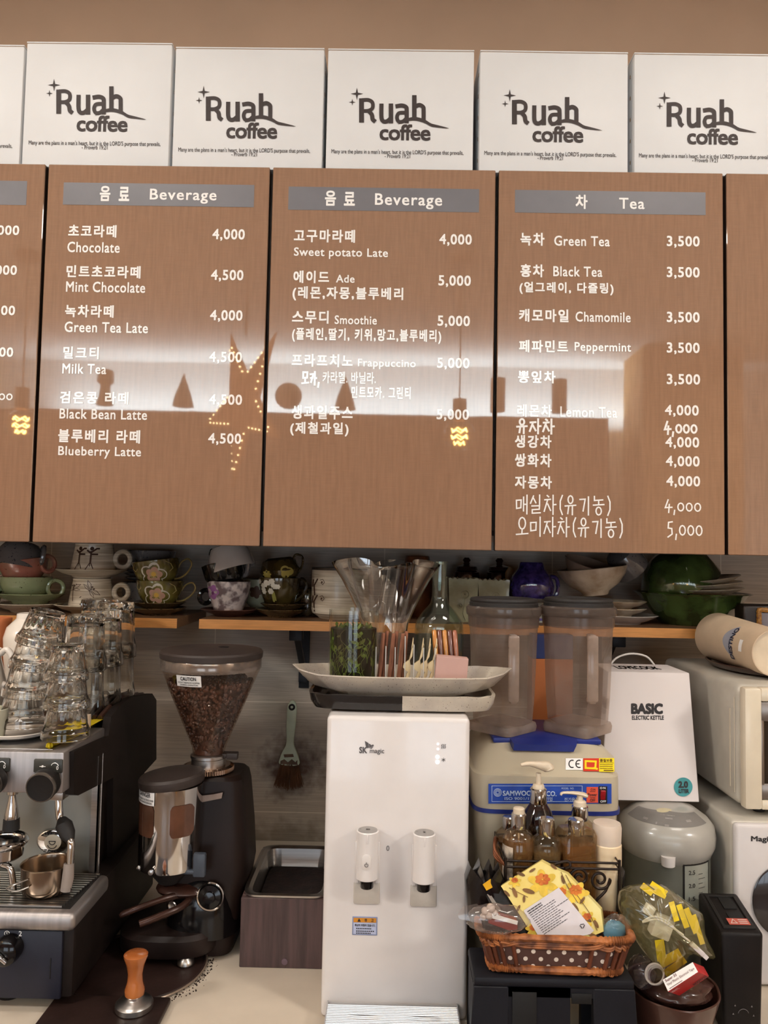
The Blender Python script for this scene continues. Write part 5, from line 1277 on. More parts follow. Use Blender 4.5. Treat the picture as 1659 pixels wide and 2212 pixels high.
# glass of water plants
gd = 1.13; gk = gd/F; gxp = pl(762, gd)
gh = (W(762, 1316, gd).z-PZ)/gk
GL = thing('glass_cylinder', 'clear glass cylinder of dark water and green water plants', 'glass', (gxp, gd, PZ))
MB(gk).lathe([(52, 0), (53, 4), (53, gh), (50, gh), (50, 8)], 48, cap1=False).build('glass_wall', thin_glass('aquarium_glass', (250, 250, 248), ior=1.38), GL)
wl = (W(762, 1356, gd).z-PZ)/gk
MB(gk).lathe([(49, 8.5), (49, wl), (1, wl)], 44).build('dark_water', mat('dark_green_water', (22, 22, 6), .3, var=.3, scale=40, col2=(8, 6, 3), spec=.2), GL)
pm = MB(gk); rr = random.Random(8)
for i in range(64):
    a = rr.uniform(PI*1.02, PI*1.98); R_ = 49.2
    z0, h = rr.uniform(10, wl-50), rr.uniform(20, 60); pts = []
    for j in range(6):
        a2 = a+.25*math.sin(j+i)*(j/5); pts.append((R_*math.cos(a2), R_*math.sin(a2), min(z0+h*j/5, wl)))
    pm.tube(pts, .7, 4)
for i in range(120):
    a = rr.uniform(PI*1.05, PI*1.95) if i < 42 else rr.uniform(0, 2*PI)
    z = rr.uniform(30, wl-4) if i < 42 else wl+rr.uniform(-1, 9)
    R_ = 49.4 if i < 42 else rr.uniform(5, 42); L = rr.uniform(4, 9); w = rr.uniform(2, 4)
    pm.at(mv(R_*math.cos(a), R_*math.sin(a), z) @ rotz(a+PI/2) @ roty(rr.uniform(0, 3)) @ (Matrix.Identity(4) if i < 42 else rotx(rr.uniform(.6, 1.6))))
    pm.sheet(lambda u, v: ((u-.5)*2*L, -.6*math.sin(PI*u), (v-.5)*2*w*math.sin(PI*min(max(u, .04), .96))), 6, 2)
solo(pm, 'water_plants', mat('water_plant', (96, 122, 36), .4, var=.35, scale=50, col2=(66, 58, 22)), 'stems and small leaves of water plants inside the glass cylinder', 'plants', (gxp, gd, PZ), kind='stuff')
# acrylic cutlery holder
hd_ = 1.115; hk = hd_/F
HX = pl(874, hd_); hb = (W(874, 1474, hd_-.02).z-PZ)/hk
H_ = thing('cutlery_holder', 'clear acrylic cutlery holder with upright dividers on the speckled platter', 'holder', (HX, hd_+.01, PZ))
M_acr = thin_glass('acrylic', (244, 244, 242), haze=.03); M_acre = mat('acrylic_edge', (222, 220, 214), .3, trans=.3)
MB(hk).box(-66, 66, -16, 40, 0, 2).build('base', M_acr, H_)
for px, top in ((812, 92), (833, 94), (853, 92), (874, 116), (893, 98), (914, 92), (938, 92)):
    u = (px-874)
    MB(hk).box(u-.8, u+.8, -15, 40, 2, top).build('divider', M_acr, H_)
    MB(hk).box(u-1, u+1, -16, -14.9, 2, top).build('divider_edge', M_acre, H_)
M_chop = mat('dark_chopstick', (166, 112, 88), .35, var=.2, scale=30, stretch=(10, 10, 1), coat=.3)
CH = None
for i, px in enumerate((817, 825, 839, 846, 859, 867)):
    mb = MB(hk).tube([(0, 0, 0), (6, 2, 62), (10, 4, 122 if i % 2 else 118)], [4.6, 4.6, 3.8], 4, flat=1.0)
    nm = ('in the slot next to the water plants', 'second from the water plants', 'nearer one in the middle slot', 'farther one in the middle slot', 'nearer one beside the wooden forks', 'touching the slot of the wooden forks')[i]
    solo(mb, 'chopstick', M_chop, 'dark brown chopstick standing in the acrylic holder, '+nm, 'chopstick', (HX+(px-874)*hk, hd_+.006+.006*(i % 2), PZ+2.2*hk), group='chopsticks in the holder', angle=25)
M_forkw = mat('pale_birch', (236, 214, 170), .6, var=.12, scale=25, stretch=(1, 1, .2))
for i, px in enumerate((874, 896, 911, 925)):
    f = MB(hk)
    prof = [(0, 0), (8, 1), (10, 18), (9, 26), (12, 30), (13, 48), (11, 62), (16, 70), (19, 96), (17, 98), (12, 74), (9, 62), (-2, 54), (-4, 46), (2, 40), (7, 37), (4, 31), (3, 26), (-6, 14), (-8, 4)]
    f.prism([(x, z) for x, z in prof], -5, 6, .6)
    for y in (-5, -1, 3): f.prism([(14, 88), (17.5, 88), (18.2, 108), (17.2, 110)], y, y+2.4)
    nm = ('beside the chopsticks', 'second from the chopsticks', 'third from the chopsticks', 'nearest the pink block')[i]
    solo(f, 'wooden_fork', M_forkw, 'pale wooden dessert fork in the acrylic holder, '+nm, 'fork', (HX+(px-874)*hk, hd_+.008, PZ+2.2*hk), group='wooden forks in the holder', angle=25)
bx = pl(972, 1.10)
solo(MB(1.1/F).box(-34, 34, 0, 34, 0, 74, .8, 1), 'paper_block', mat('dusty_pink_paper', (196, 158, 148), .8, var=.03), 'dusty pink paper block in front of the wooden sticks', 'paper block', (bx, 1.10, PZ+2.6*1.1/F), (0, .075, 0))
for i, (px, col) in enumerate(((944, (198, 128, 50)), (955, (112, 62, 48)), (966, (200, 132, 58)), (977, (104, 58, 48)), (988, (164, 96, 66)))):
    mb = MB(1.14/F); mb.tube([(0, 0, 0), (-10, 3, 120), (-10.4, 3, 123)], [5.4, 5.4, 3], 12)
    solo(mb, 'wooden_stick', mat('stick_wood_%d' % i, col, .3, var=.2, scale=30, stretch=(10, 10, 1), coat=.4), ('amber wooden stick nearest the forks behind the pink block', 'dark brown wooden stick between two amber ones', 'amber wooden stick in the middle of five behind the pink block', 'dark brown wooden stick beside the reddish one', 'reddish brown wooden stick nearest the platter end')[i], 'stick', (W(px+3, 1460, 1.142).x, 1.142, PZ+.0005), group='wooden sticks behind the pink block')
# vase and carafe behind
M_vase = mat('clear_crystal', (255, 255, 255), 0.0, var=0, trans=1.0, ior=1.22, coat=1.0)
M_vase.node_tree.nodes['Principled BSDF'].inputs['Coat IOR'].default_value = 2.0
M_vase.node_tree.nodes['Principled BSDF'].inputs['Coat Roughness'].default_value = 0.0
vd = 1.315; vk = vd/F; vz = ztop+.0005
vh = (W(828, 1215, vd).z-vz)/vk
VS = thing('glass_vase', 'large clear glass vase with a folded handkerchief rim', 'vase', (W(829, 1400, vd).x, vd, vz))
def vring(r, t, n=90, rim=0, th=0):
    out = []
    for j in range(n):
        a = 2*PI*j/n; wv = math.cos(5*a+.6)+.35*math.cos(3*a+1.9)
        q = (r-th)*(1+.2*wv*t*t)
        out.append((q*math.cos(a), q*math.sin(a), vh*t+rim*(math.sin(5*a+.2)*6+4*math.sin(2*a))))
    return out
Tt = [0, .03, .12, .3, .5, .62, .74, .86, .95, 1.0]; Rr = [38, 42, 44, 45, 50, 60, 72, 84, 94, 98]
rings = [vring(r, t, rim=(t > .9)*(t-.9)*10) for r, t in zip(Rr, Tt)]
rings += [vring(r, max(t, .06), rim=(t > .9)*(t-.9)*10, th=3.2) for r, t in list(zip(Rr, Tt))[::-1]]
MB(vk).loft(rings).build('glass_wall', M_vase, VS, angle=80)
cd_ = 1.345; ck = cd_/F
CR = thing('glass_carafe', 'greenish clear glass carafe with a slim neck behind the wooden sticks', 'carafe', (W(948, 1400, cd_).x, cd_, vz))
ch = (W(946, 1213, cd_).z-vz)/ck
op = [(46, 0), (50, 4), (52, 20), (53, ch-150), (50, ch-128), (36, ch-108), (20, ch-90), (16.5, ch-74), (16, ch-8), (17.5, ch)]
MB(ck).lathe(op+[(r-2.6, max(h, 6)) for r, h in op[::-1]], 44).build('glass_wall', thin_glass('greenish_glass', (238, 245, 240), haze=.015, ior=1.6), CR, angle=60)

# ------------------------------------------------------------------ blender with two jars
M_beige = mat('beige_enamel', (196, 184, 160), .3, var=.05, scale=6, coat=.2)
M_blue = mat('cobalt_blue', (32, 48, 126), .35, var=.06)
BD = 1.125
def bd_(py):                                    # how far the front lies at a picture height
    return 1.125 if py >= 1678 else 1.125+(1678-py)/70*.055
BL = thing('blender', 'beige countertop blender base with a blue control strip, carrying two jars', 'blender', (W(1185, 1700, BD).x, BD, CZ)); BO = BL.location
def B_(mb, name, m, parent=None, **k):
    mb.v = [p-BO for p in mb.v]; return mb.build(name, m, parent or BL, **k)
def bring(py, xa, xb, dback=1.35, p=9):
    d = bd_(py); a, b = W(xa, py, d).x, W(xb, py, d).x; z = W((xa+xb)/2, py, d).z
    return [(q[0], q[1], z) for q in rr_ring(a, b, d, dback, 0, 56, p)]
base = [(q[0], q[1], CZ+.004) for q in bring(1780, 1034, 1342)]
mb = MB().loft([base, bring(1850, 1032, 1340), bring(1758, 1028, 1345), bring(1752, 1024, 1348), bring(1690, 1021, 1348), bring(1678, 1022, 1347), bring(1674, 1030, 1342), bring(1640, 1036, 1336, 1.34), bring(1620, 1046, 1316, 1.34), bring(1607, 1060, 1298, 1.33), bring(1604, 1075, 1288, 1.32)])
B_(mb, 'housing', M_beige, angle=30)
bz = W(1180, 1604, bd_(1604)).z
B_(MB().loft([[(q[0], q[1]-.0012, q[2]) for q in bring(py_, 1021.5, 1350.5, 1.3525)] for py_ in (1760, 1751)]), 'blue_stripe', M_blue)
def face(mb, x0, y0, x1, y1, lift=.0006):
    mb.add([W(*p, bd_(p[1])-lift) for p in ((x0, y1), (x1, y1), (x1, y0), (x0, y0))], [[0, 1, 2, 3]]); return mb
def fput(x0, y0, x1, y1, lift=.0012):
    return lambda u, v: W(lerp(x0, x1, u), lerp(y1, y0, v), bd_(lerp(y1, y0, v))-lift)
def ftext(mb, s, x0, y0, x1, y1, wt=.01, lift=.0012, sp=1.0):
    text_into(mb, s, 0, 0, 1, 1, weight=wt, spacing=sp, put=fput(x0, y0, x1, y1, lift)); return mb
pn_ = B_(face(MB(), 1055, 1693, 1321, 1736), 'control_strip', mat('royal_blue_strip', (34, 72, 168), .35))
m_ = MB()
for a_, b_, c_, d_ in ((1062, 1697, 1258, 1698), (1062, 1731, 1258, 1732), (1062, 1697, 1063, 1732), (1257, 1697, 1258, 1732)): face(m_, a_, b_, c_, d_, .001)
for s_, bx_, wt in (('SAMWOO', (1086, 1708, 1148, 1719), .02), ('CO.', (1180, 1709, 1202, 1720), .02), ('ISO 9001/14', (1090, 1722, 1150, 1728), .006), ('기업', (1178, 1722, 1193, 1730), .01), ('MODEL  NO.', (1213, 1701, 1240, 1705), .004), ('전기용품', (1219, 1723, 1250, 1731), .01)):
    ftext(m_, s_, *bx_, wt)
c_ = W(1075, 1712, BD-.0012)
for r_ in (3.2, 5.6, 8): m_.at(mv(*c_)); m_.ring(0, 0, r_*BD/F, .0004, n=22, sides=4)
m_.at(mv(0, 0, 0)); B_(m_, 'strip_lettering', mat('pale_blue_print', (196, 214, 240), .5), pn_, smooth=False)
sw = B_(face(MB(), 1267, 1700, 1292, 1734, .001), 'power_label', mat('orange_red_label', (222, 84, 56), .4), pn_)
m_ = MB(); ftext(m_, 'O.N', 1276, 1703, 1286, 1708, .01, .0016); ftext(m_, 'Power', 1270, 1713, 1290, 1720, .01, .0016); ftext(m_, 'OFF', 1275, 1725, 1286, 1732, .01, .0016); face(m_, 1274, 1709.5, 1286, 1710.5, .0016); face(m_, 1274, 1722, 1286, 1723, .0016)
B_(m_, 'label_lettering', M_print, pn_, smooth=False)
a = pbox(BD, 1293, 1698, 1311, 1735); sb = B_(MB().box(a[0], a[2], BD-.002, BD+.001, a[1], a[3], .0005, 1), 'power_switch', M_black)
a = pbox(BD, 1296, 1706, 1307, 1727); B_(MB().hexa([(a[0], BD-.0025, a[1]), (a[2], BD-.0025, a[1]), (a[2], BD, a[1]), (a[0], BD, a[1]), (a[0], BD-.005, a[3]), (a[2], BD-.005, a[3]), (a[2], BD, a[3]), (a[0], BD, a[3])], .0005, 1), 'rocker', mat('dark_red_rocker', (150, 24, 32), .2), sb)
m_ = MB(); ftext(m_, 'O·N', 1296, 1700, 1308, 1704.5, .01, .0026); ftext(m_, 'OFF', 1297, 1729, 1309, 1733.5, .01, .0026); B_(m_, 'switch_lettering', M_white_print, sb, smooth=False)
s1_ = B_(face(MB(), 1222, 1638, 1259, 1663), 'approval_sticker', M_white_print)
m_ = MB(); pt = fput(0, 0, 1, 1)
for cx_ in (1236, 1251):
    ln = [(cx_+7*math.cos(t_), 1650+8*math.sin(t_)) for t_ in [math.radians(70+i*22) for i in range(11)]]
    m_.strokes([ln], 2.3, lambda u, v: W(u, v, bd_(v)-.0012))
m_.strokes([[(1245, 1650), (1251, 1650)]], 2.1, lambda u, v: W(u, v, bd_(v)-.0012)); B_(m_, 'sticker_lettering', M_print, s1_, smooth=False)
s2_ = B_(face(MB(), 1260, 1638, 1294, 1666), 'quality_sticker', mat('red_sticker', (214, 62, 40), .4))
m_ = MB(); m_.strokes([[(1265, 1644), (1287, 1645), (1286, 1660), (1265, 1659), (1265, 1644)], [(1283, 1659), (1290, 1661)]], 4.2, lambda u, v: W(u, v, bd_(v)-.0012)); B_(m_, 'sticker_mark', mat('yellow_print', (250, 222, 40), .4), s2_, smooth=False)
s3_ = B_(face(MB(), 1294, 1637.5, 1327, 1667), 'guarantee_sticker', mat('yellow_sticker', (246, 222, 40), .4))
m_ = MB(); ftext(m_, '품질보증', 1296, 1639, 1323, 1646, .02); face(m_, 1295, 1647.5, 1325, 1648.3, .0012)
for yy in (1651, 1655, 1659):
    for j in range(10): face(m_, 1296+j*2.8, yy, 1298+j*2.8, yy+1.6, .0012)
face(m_, 1304, 1663, 1325, 1665, .0012); B_(m_, 'sticker_lettering', mat('brown_print', (92, 62, 30), .5), s3_, smooth=False)
# blue top plate
pl_ = MB(); P_ = [W(1064, 1600, 1.19), W(1296, 1604, 1.19)]
pl_.box(P_[0].x, P_[1].x, 1.182, 1.32, bz-.002, bz+.006, .002); pl_.hexa([(W(1110, 1615, 1.16).x, 1.163, bz-.008), (W(1240, 1615, 1.16).x, 1.163, bz-.008), (W(1246, 1612, 1.17).x, 1.182, bz-.004), (W(1104, 1612, 1.17).x, 1.182, bz-.004), (W(1108, 1612, 1.17).x, 1.160, bz+.002), (W(1242, 1612, 1.17).x, 1.160, bz+.002), (W(1248, 1612, 1.18).x, 1.184, bz+.006), (W(1102, 1612, 1.18).x, 1.184, bz+.006)])
B_(pl_, 'top_plate', M_blue)
M_jar = thin_glass('smoky_polycarbonate', (236, 228, 220), haze=.26, hazecol=(196, 178, 166), rough=.12, streak=.06)
M_jarfoot = thin_glass('smoky_foot', (236, 228, 220), haze=.42, hazecol=(206, 188, 176), rough=.12, streak=.08)
M_collar = thin_glass('smoky_collar', (190, 176, 166), haze=.35, hazecol=(150, 136, 128), rough=.15)
JZ = bz+.0065
for i, (pc, jd, lab) in enumerate(((1086, 1.235, 'smoky blender jar with a black lid, overlapped by the speckled platter'), (1248, 1.235, 'smoky blender jar with a black lid next to the kettle carton'))):
    jk = jd/F; J_ = thing('blender_jar', lab, 'jar', (W(pc, 1500, jd).x, jd, JZ), group='blender jars')
    jh = lambda py: (W(pc, py, jd).z-JZ)/jk
    b_ = MB(jk)
    def oct_(r, z, amp=.04, n=64):
        out = []
        for j in range(n):
            a = 2*PI*j/n; q = r*lerp(1, math.cos(PI/8)/math.cos((a+.2) % (PI/4)-PI/8)*1.04, min(1, amp/.035)); out.append((q*math.cos(a), q*math.sin(a), z))
        return out
    b_.loft([oct_(60, jh(1556), .035), oct_(64, jh(1500), .035), oct_(68, jh(1400), .03), oct_(71, jh(1362), .01), oct_(73, jh(1350), 0), oct_(75, jh(1330), 0)], False, False)
    b_.build('jar_wall', M_jar, J_, angle=18)
    c_ = MB(jk); c_.lathe([(74.5, jh(1352)), (76, jh(1330)), (79, jh(1327)), (80, jh(1322)), (80, jh(1312)), (76, jh(1308))], 56, cap0=False, cap1=False); c_.build('collar', M_collar, J_)
    f_ = MB(jk); r45 = rotz(PI/4)
    f_.at(r45); f_.loft([[(x, y, z) for x, y, _ in sq(54*s_, 54*s_, 0, 9)] for s_, z in ((1, 0),)] + [[(x, y, z) for x, y, _ in sq(54*s_, 54*s_, 0, 9)] for s_, z in ((1.02, 6), (1.03, jh(1566)), (.99, jh(1558)), (.8, jh(1554)))])
    f_.build('foot', M_jarfoot, J_)
    MB(jk).box(-2, 20, -92, -82, jh(1500), jh(1364), 4).box(2, 16, -90, -60, jh(1376), jh(1362), 3).box(2, 16, -90, -56, jh(1504), jh(1494), 3).build('handle', M_jarfoot, J_)
    l_ = MB(jk); l_.lathe([(70, jh(1312)), (73, jh(1310)), (73, jh(1302)), (71, jh(1300)), (72, jh(1296)), (70, jh(1292)), (64, jh(1291)), (58, jh(1296)), (1, jh(1296))], 56); l_.build('lid', M_rubber, J_)
# tall carton seen between and through the jars
ca = pbox(1.42, 1150, 1371, 1238, 1430)
TCN = thing('tall_carton', 'tall orange brown carton with a navy top behind the blender jars', 'carton', ((ca[0]+ca[2])/2, 1.42, CZ))
hw_ = (ca[2]-ca[0])/2; hz_ = W(1190, 1424, 1.42).z-CZ
MB().box(-hw_, hw_, 0, .05, 0, hz_, .001, 1).build('body', mat('orange_brown_card', (172, 100, 54), .5, var=.1, scale=8), TCN)
MB().box(-hw_, hw_, 0, .05, hz_+.0002, ca[3]-CZ, .001, 1).build('navy_top', mat('navy_card', (36, 50, 98), .4, var=.08), TCN)
# ------------------------------------------------------------------ kettle carton on the hot water pot
M_boxwhite = mat('white_card', (214, 206, 204), .5, var=.02, scale=5)
def kd(py): return lerp(1.275, 1.225, (py-1452)/278.0)
ktop, kbot = W(1402, 1452, 1.275).z, W(1420, 1731, 1.225).z
KX = thing('kettle_carton', 'white tapered kettle carton printed BASIC with a string handle', 'carton', (W(1410, 1700, 1.26).x, 1.26, kbot)); KO = KX.location
def K_(mb, name, m, parent=None, **k):
    mb.v = [p-KO for p in mb.v]; return mb.build(name, m, parent or KX, **k)
c0, c1, c2, c3 = W(1298, 1731, 1.225), W(1511, 1730, 1.225), W(1489, 1452, 1.275), W(1314, 1453, 1.275)
K_(MB().hexa([(c0.x, 1.225, kbot), (c1.x, 1.225, kbot), (c1.x, 1.385, kbot), (c0.x, 1.385, kbot), (c3.x, 1.275, ktop), (c2.x, 1.275, ktop), (c2.x-.002, 1.37, ktop), (c3.x+.002, 1.37, ktop)], .001, 1), 'carton', M_boxwhite)
kput = lambda x0, y0, x1, y1: (lambda u, v: W(lerp(x0, x1, u), lerp(y1, y0, v), kd(lerp(y1, y0, v))-.0008))
m_ = MB()
for s_, b_, wt in (('BASIC', (1363, 1519, 1432, 1543), .06), ('ELECTRIC KETTLE', (1365, 1545.5, 1434, 1555), .035)): text_into(m_, s_, 0, 0, 1, 1, weight=wt, put=kput(*b_))
K_(m_, 'carton_lettering', M_print, smooth=False)
m_ = MB(); m_.add([W(1476, 1700, kd(1700)-.0008)]+[W(1476+20*math.cos(a), 1700+20.5*math.sin(a), kd(1700+20*math.sin(a))-.0008) for a in [i*2*PI/40 for i in range(40)]], [[0, 1+(i+1) % 40, 1+i] for i in range(40)])
tl = K_(m_, 'teal_badge', mat('teal_print', (58, 138, 142), .5))
m_ = MB()
for s_, b_, wt in (('2.0', (1465, 1687, 1486, 1702), .05), ('LITER', (1466, 1704, 1488, 1713), .04)):
    p_ = kput(*b_); text_into(m_, s_, 0, 0, 1, 1, weight=wt, put=lambda u, v: p_(u, v)+Vector((0, -.0005, 0)))
K_(m_, 'badge_lettering', M_print, tl, smooth=False)
m_ = MB(); text_into(m_, 'LOVECOOK', 0, 0, 1, 1, weight=.02, put=lambda u, v: Vector((lerp(W(1331, 1442, 1.32).x, W(1424, 1442, 1.32).x, u), lerp(1.305, 1.34, v), ktop+.0006)))
K_(m_, 'lid_lettering', M_print, smooth=False)
K_(MB().tube(smooth_path([W(1318, 1436, 1.33), W(1334, 1420, 1.33), W(1364, 1412, 1.33), W(1396, 1418, 1.33), W(1413, 1436, 1.33)]), .0016, 8), 'string_handle', mat('white_cord', (214, 208, 202), .6))

# ------------------------------------------------------------------ hot water pot
PTD = 1.215; PTK = PTD/F
ptz = kbot-.001
PT = thing('water_boiler', 'grey and pale thermo pot with a level gauge under the kettle carton', 'thermo pot', (W(1438, 1800, PTD).x, PTD, CZ))
hp = lambda py, yo=0: (W(1438, py, PTD+yo*PTK).z-CZ)/PTK
top = (ptz-CZ)/PTK
M_potgrey = mat('grey_green_pot', (108, 108, 98), .4, .2, var=.06)
M_pothead = mat('pale_pot_plastic', (168, 164, 156), .28, var=.04, coat=.3)
MB(PTK).lathe([(84, 0), (88, 4), (88, hp(1850, -80))], 56).build('body', M_potgrey, PT)
hprof = [(82, hp(1876, -90)), (88, hp(1870, -90)), (97, hp(1848, -90)), (98.5, hp(1828, -90)), (95, hp(1806, -90)), (84, hp(1792, -90)+1), (60, top-4), (40, top), (1, top)]
MB(PTK).lathe(hprof, 64).build('head', M_pothead, PT)
a = MB(PTK)
def onhead(r, ang, e=.7):
    zz = None
    for (r0, h0), (r1, h1) in zip(hprof[4:], hprof[5:]):
        if r1 <= r <= r0: zz = lerp(h0, h1, (r0-r)/(r0-r1)); break
    return (r*math.cos(ang), r*math.sin(ang), zz+e)
a.sheet(lambda u, v: onhead(lerp(42+16*abs(2*u-1), 83, v), lerp(PI*1.12, PI*1.88, u)-.3), 24, 6)
pp = a.build('control_panel', mat('panel_grey', (122, 118, 114), .4), PT)
a = MB(PTK)
for (r, an, w, h) in ((74, 1.22, 10, .9), (80, 1.4, 8, .9), (70, 1.6, 11, .9), (78, 1.32, 3, .9), (66, 1.42, 14, .6)):
    for q in range(3):
        a.sheet(lambda u, v: onhead(r+h*(q*1.6+v*.8), PI*an+(u-.5)*w/r, 1.2), 2, 1)
a.build('panel_marks', mat('faint_print', (176, 170, 164), .5), pp)
a = MB(PTK).at(mv(-14, -34, top-9)); a.lathe([(24, 0), (22, 7), (12, 9.5), (1, 10)], 30, sy=.7); a.build('press_lever', mat('yellowed_plastic', (196, 186, 150), .35), PT)
a = MB(PTK).at(mv(-27, -90, 0)); a.lathe([(11, hp(1872, -92)), (13, hp(1870, -92)), (14, hp(1850, -92))], 24); a.build('spout', M_whiteplastic, PT)
a = MB(PTK).at(mv(92, 4, hp(1790))); a.ball((6, 0, 0), 7); a.build('hinge_button', M_whiteplastic, PT)
a = MB(PTK)
pg = lambda u, v, e: (u, -math.sqrt(max(1, (88+e)**2-u*u)), v)
a.sheet(lambda s, t_: pg(lerp(3, 65, s), lerp(hp(2010, -70), hp(1858, -70), t_), 1), 10, 4); gg = a.build('gauge_frame', M_black, PT)
a = MB(PTK); a.sheet(lambda s, t_: pg(lerp(6, 62, s), lerp(hp(2010, -70), hp(1862, -70), t_), 1.7), 10, 4); a.build('gauge_window', mat('gauge_glass', (150, 152, 142), .15, coat=.6), gg)
a = MB(PTK)
for s_, py in (('2.5', 1878), ('2.0', 1906), ('1.5', 1934)): text_into(a, s_, 14, hp(py+5, -75), 28, hp(py-4, -75), weight=.01, put=lambda u, v: pg(u, v, 2.4))
for i in range(10): a.sheet(lambda s, t_: pg(lerp(36, 52 if i % 2 else 46, s), hp(1880+i*10, -65)+t_*1.0, 2.4), 3, 1)
a.build('gauge_marks', M_print, gg)
KX.location.z += 0.0

# ------------------------------------------------------------------ lower cooker and oven
M_ivory = mat('ivory_enamel', (222, 210, 188), .3, var=.03, coat=.2)
M_ovenside = mat('grey_white_steel', (196, 190, 178), .35, .1, var=.04)
AX = W(1587, 1800, 1.15).x
AZ = W(1600, 1779, 1.15).z
AP = thing('countertop_cooker', 'pale rounded appliance with a dark round window under the oven', 'appliance', (AX, 1.15, CZ))
MB().box(0, .40, .012, .32, .006, AZ-CZ, .006, 3).build('housing', M_ovenside, AP)
MB().box(.001, .40, 0, .014, .003, AZ-CZ-.001, .006, 3).build('front', mat('pale_front', (212, 206, 204), .3, var=.02), AP)
c = W(1706, 1946, 1.15); m_ = MB().at(mv(c.x-AX, -.0005, c.z-CZ) @ rotx(PI/2)); m_.lathe([(.054, -.001), (.055, .002), (.053, .003), (.02, .005), (.001, .0055)], 64); m_.build('round_window', mat('dark_window', (40, 34, 34), .15, coat=.5), AP)
a = pbox(1.15, 1622, 1806, 1669, 1821); m_ = MB(); text_into(m_, 'Magic', a[0]-AX, a[1]-CZ, a[2]-AX, a[3]-CZ, -.0007, .02); m_.build('lettering', M_print, AP, smooth=False)
for x_, y_ in ((.03, .03), (.37, .03), (.03, .29), (.37, .29)): MB().at(mv(x_, y_, 0)).lathe([(.01, 0), (.012, .007)], 16).build('foot', M_rubber, AP)
OX = W(1600, 1600, 1.18).x; OZ0 = AZ+.012; OZ1 = W(1605, 1482, 1.18).z
OV = thing('toaster_oven', 'ivory toaster oven with a glass door, standing on another appliance', 'oven', (OX, 1.18, AZ))
oh = OZ1-AZ
MB().box(0, .42, .012, .33, .012, oh, .012, 3).build('housing', M_ovenside, OV)
fr = MB()
fw = .40
fr.box(.004, .03, -.006, .014, .012, oh-.002, .004, 2).box(.0285, fw, -.006, .014, oh-.022, oh-.002, .003, 2).box(.0285, fw, -.006, .014, .012, .026, .003, 2).build('front_frame', M_ivory, OV)
dr = MB().box(.0295, fw, -.003, .012, .027, .050, .002).box(.0295, fw, -.003, .012, oh-.052, oh-.0225, .002).box(.0295, .034, -.003, .012, .048, oh-.05, .001)
dr = dr.build('door', mat('oven_door_metal', (150, 138, 128), .3, .8, var=.06), OV)
MB().box(.034, fw, 0, .004, .05, oh-.052).build('door_glass', mat('oven_glass', (36, 32, 28), .08, coat=.6), dr)
MB().box(.045, fw, -.022, -.014, oh-.046, oh-.034, .003).box(.045, .055, -.016, 0, oh-.044, oh-.036, .001).build('door_handle', M_black, dr)
MB().box(-.0008, 0, .035, .037, .035, oh-.04).box(-.0008, 0, .02, .021, .03, oh-.02).build('side_rib', M_ivory, OV)
for x_, y_ in ((.04, .03), (.38, .03), (.04, .28), (.38, .28)): MB().at(mv(x_, y_, 0)).lathe([(.008, 0), (.0095, .002), (.0095, .014)], 18).build('foot', M_rubber, OV)
# tray, paper cup sleeve, dish and tin on the oven
txx = W(1516, 1425, 1.40).x
solo(MB().vessel([(.12, 0), (.15, .004), (.158, .012)], .004, 56), 'round_tray', mat('dark_brown_tray', (74, 52, 44), .3, var=.1, coat=.3), 'dark brown round tray on top of the toaster oven', 'tray', (txx+.158, 1.355, OZ1))
TZ = OZ1+.0045
f0 = W(1665, 1412, 1.24); rC = .0385
ax0 = Vector((f0.x+.004, 1.235, TZ+rC+.0008)); b0 = W(1540, 1400, 1.42); ax1 = Vector((b0.x+.014, 1.43, TZ+.0445))
dirn = (ax1-ax0); Lc = dirn.length; q_ = dirn.to_track_quat('Z', 'Y')
PCU = thing('paper_cup', 'kraft coloured paper cups nested in a long sleeve lying on the brown tray', 'paper cup', ax0); PCU.rotation_mode = 'QUATERNION'; PCU.rotation_quaternion = q_
M_kcup = mat('pale_kraft_cup', (204, 180, 152), .6, var=.05)
MB().lathe([(.0350, .0035), (.0355, -.0006), (.0372, -.0006), (.0375, .002), (.0430, Lc-.01), (.0435, Lc), (.038, Lc)], 48).build('sleeve', M_kcup, PCU)
MB().lathe([(.0001, .0036), (.0351, .0036), (.0351, .0030), (.0001, .0030)], 40).build('base_disc', mat('pale_cup_base', (220, 202, 176), .6), PCU)
inv = (Matrix.Translation(ax0) @ q_.to_matrix().to_4x4()).inverted()
def cupput(ang, h, e): 
    r_ = .0375+(.0055)*(h/Lc)+e; return (r_*math.cos(ang), r_*math.sin(ang), h)
view = (inv.to_3x3() @ (Vector((0, 0, EYE))-(ax0+dirn*.35))); va = math.atan2(view.y, view.x)
a = MB(); a.sheet(lambda u, v: cupput(va+lerp(.75, -.75, u), .062+.028*v*math.sin(PI*u)+.004, .0004), 20, 4); pb = a.build('pale_blue_patch', mat('pale_blue_print2', (158, 160, 172), .6), PCU)
a = MB(); text_into(a, 'DESTINO', 0, 0, 1, 1, weight=.03, put=lambda u, v: cupput(va+lerp(-.8, .62, u),   .060+.012*v, .0008)); a.build('cup_lettering', mat('navy_print', (40, 44, 66), .6), PCU, smooth=False)
a = MB(); a.sheet(lambda u, v: cupput(va+lerp(-.35, .15, u), .030+.010*v, .0006), 8, 2); a.build('white_mark', M_white_print, PCU)
dz0 = TZ+.0005
solo(MB().box(-.06, .06, -.03, .035, 0, .034, .004), 'storage_box', M_ivory, 'plain ivory box behind the paper cups on the brown tray', 'box', (W(1655, 1370, 1.475).x+.02, 1.462, dz0-.0009))
dsx = W(1650, 1360, 1.45).x-.012
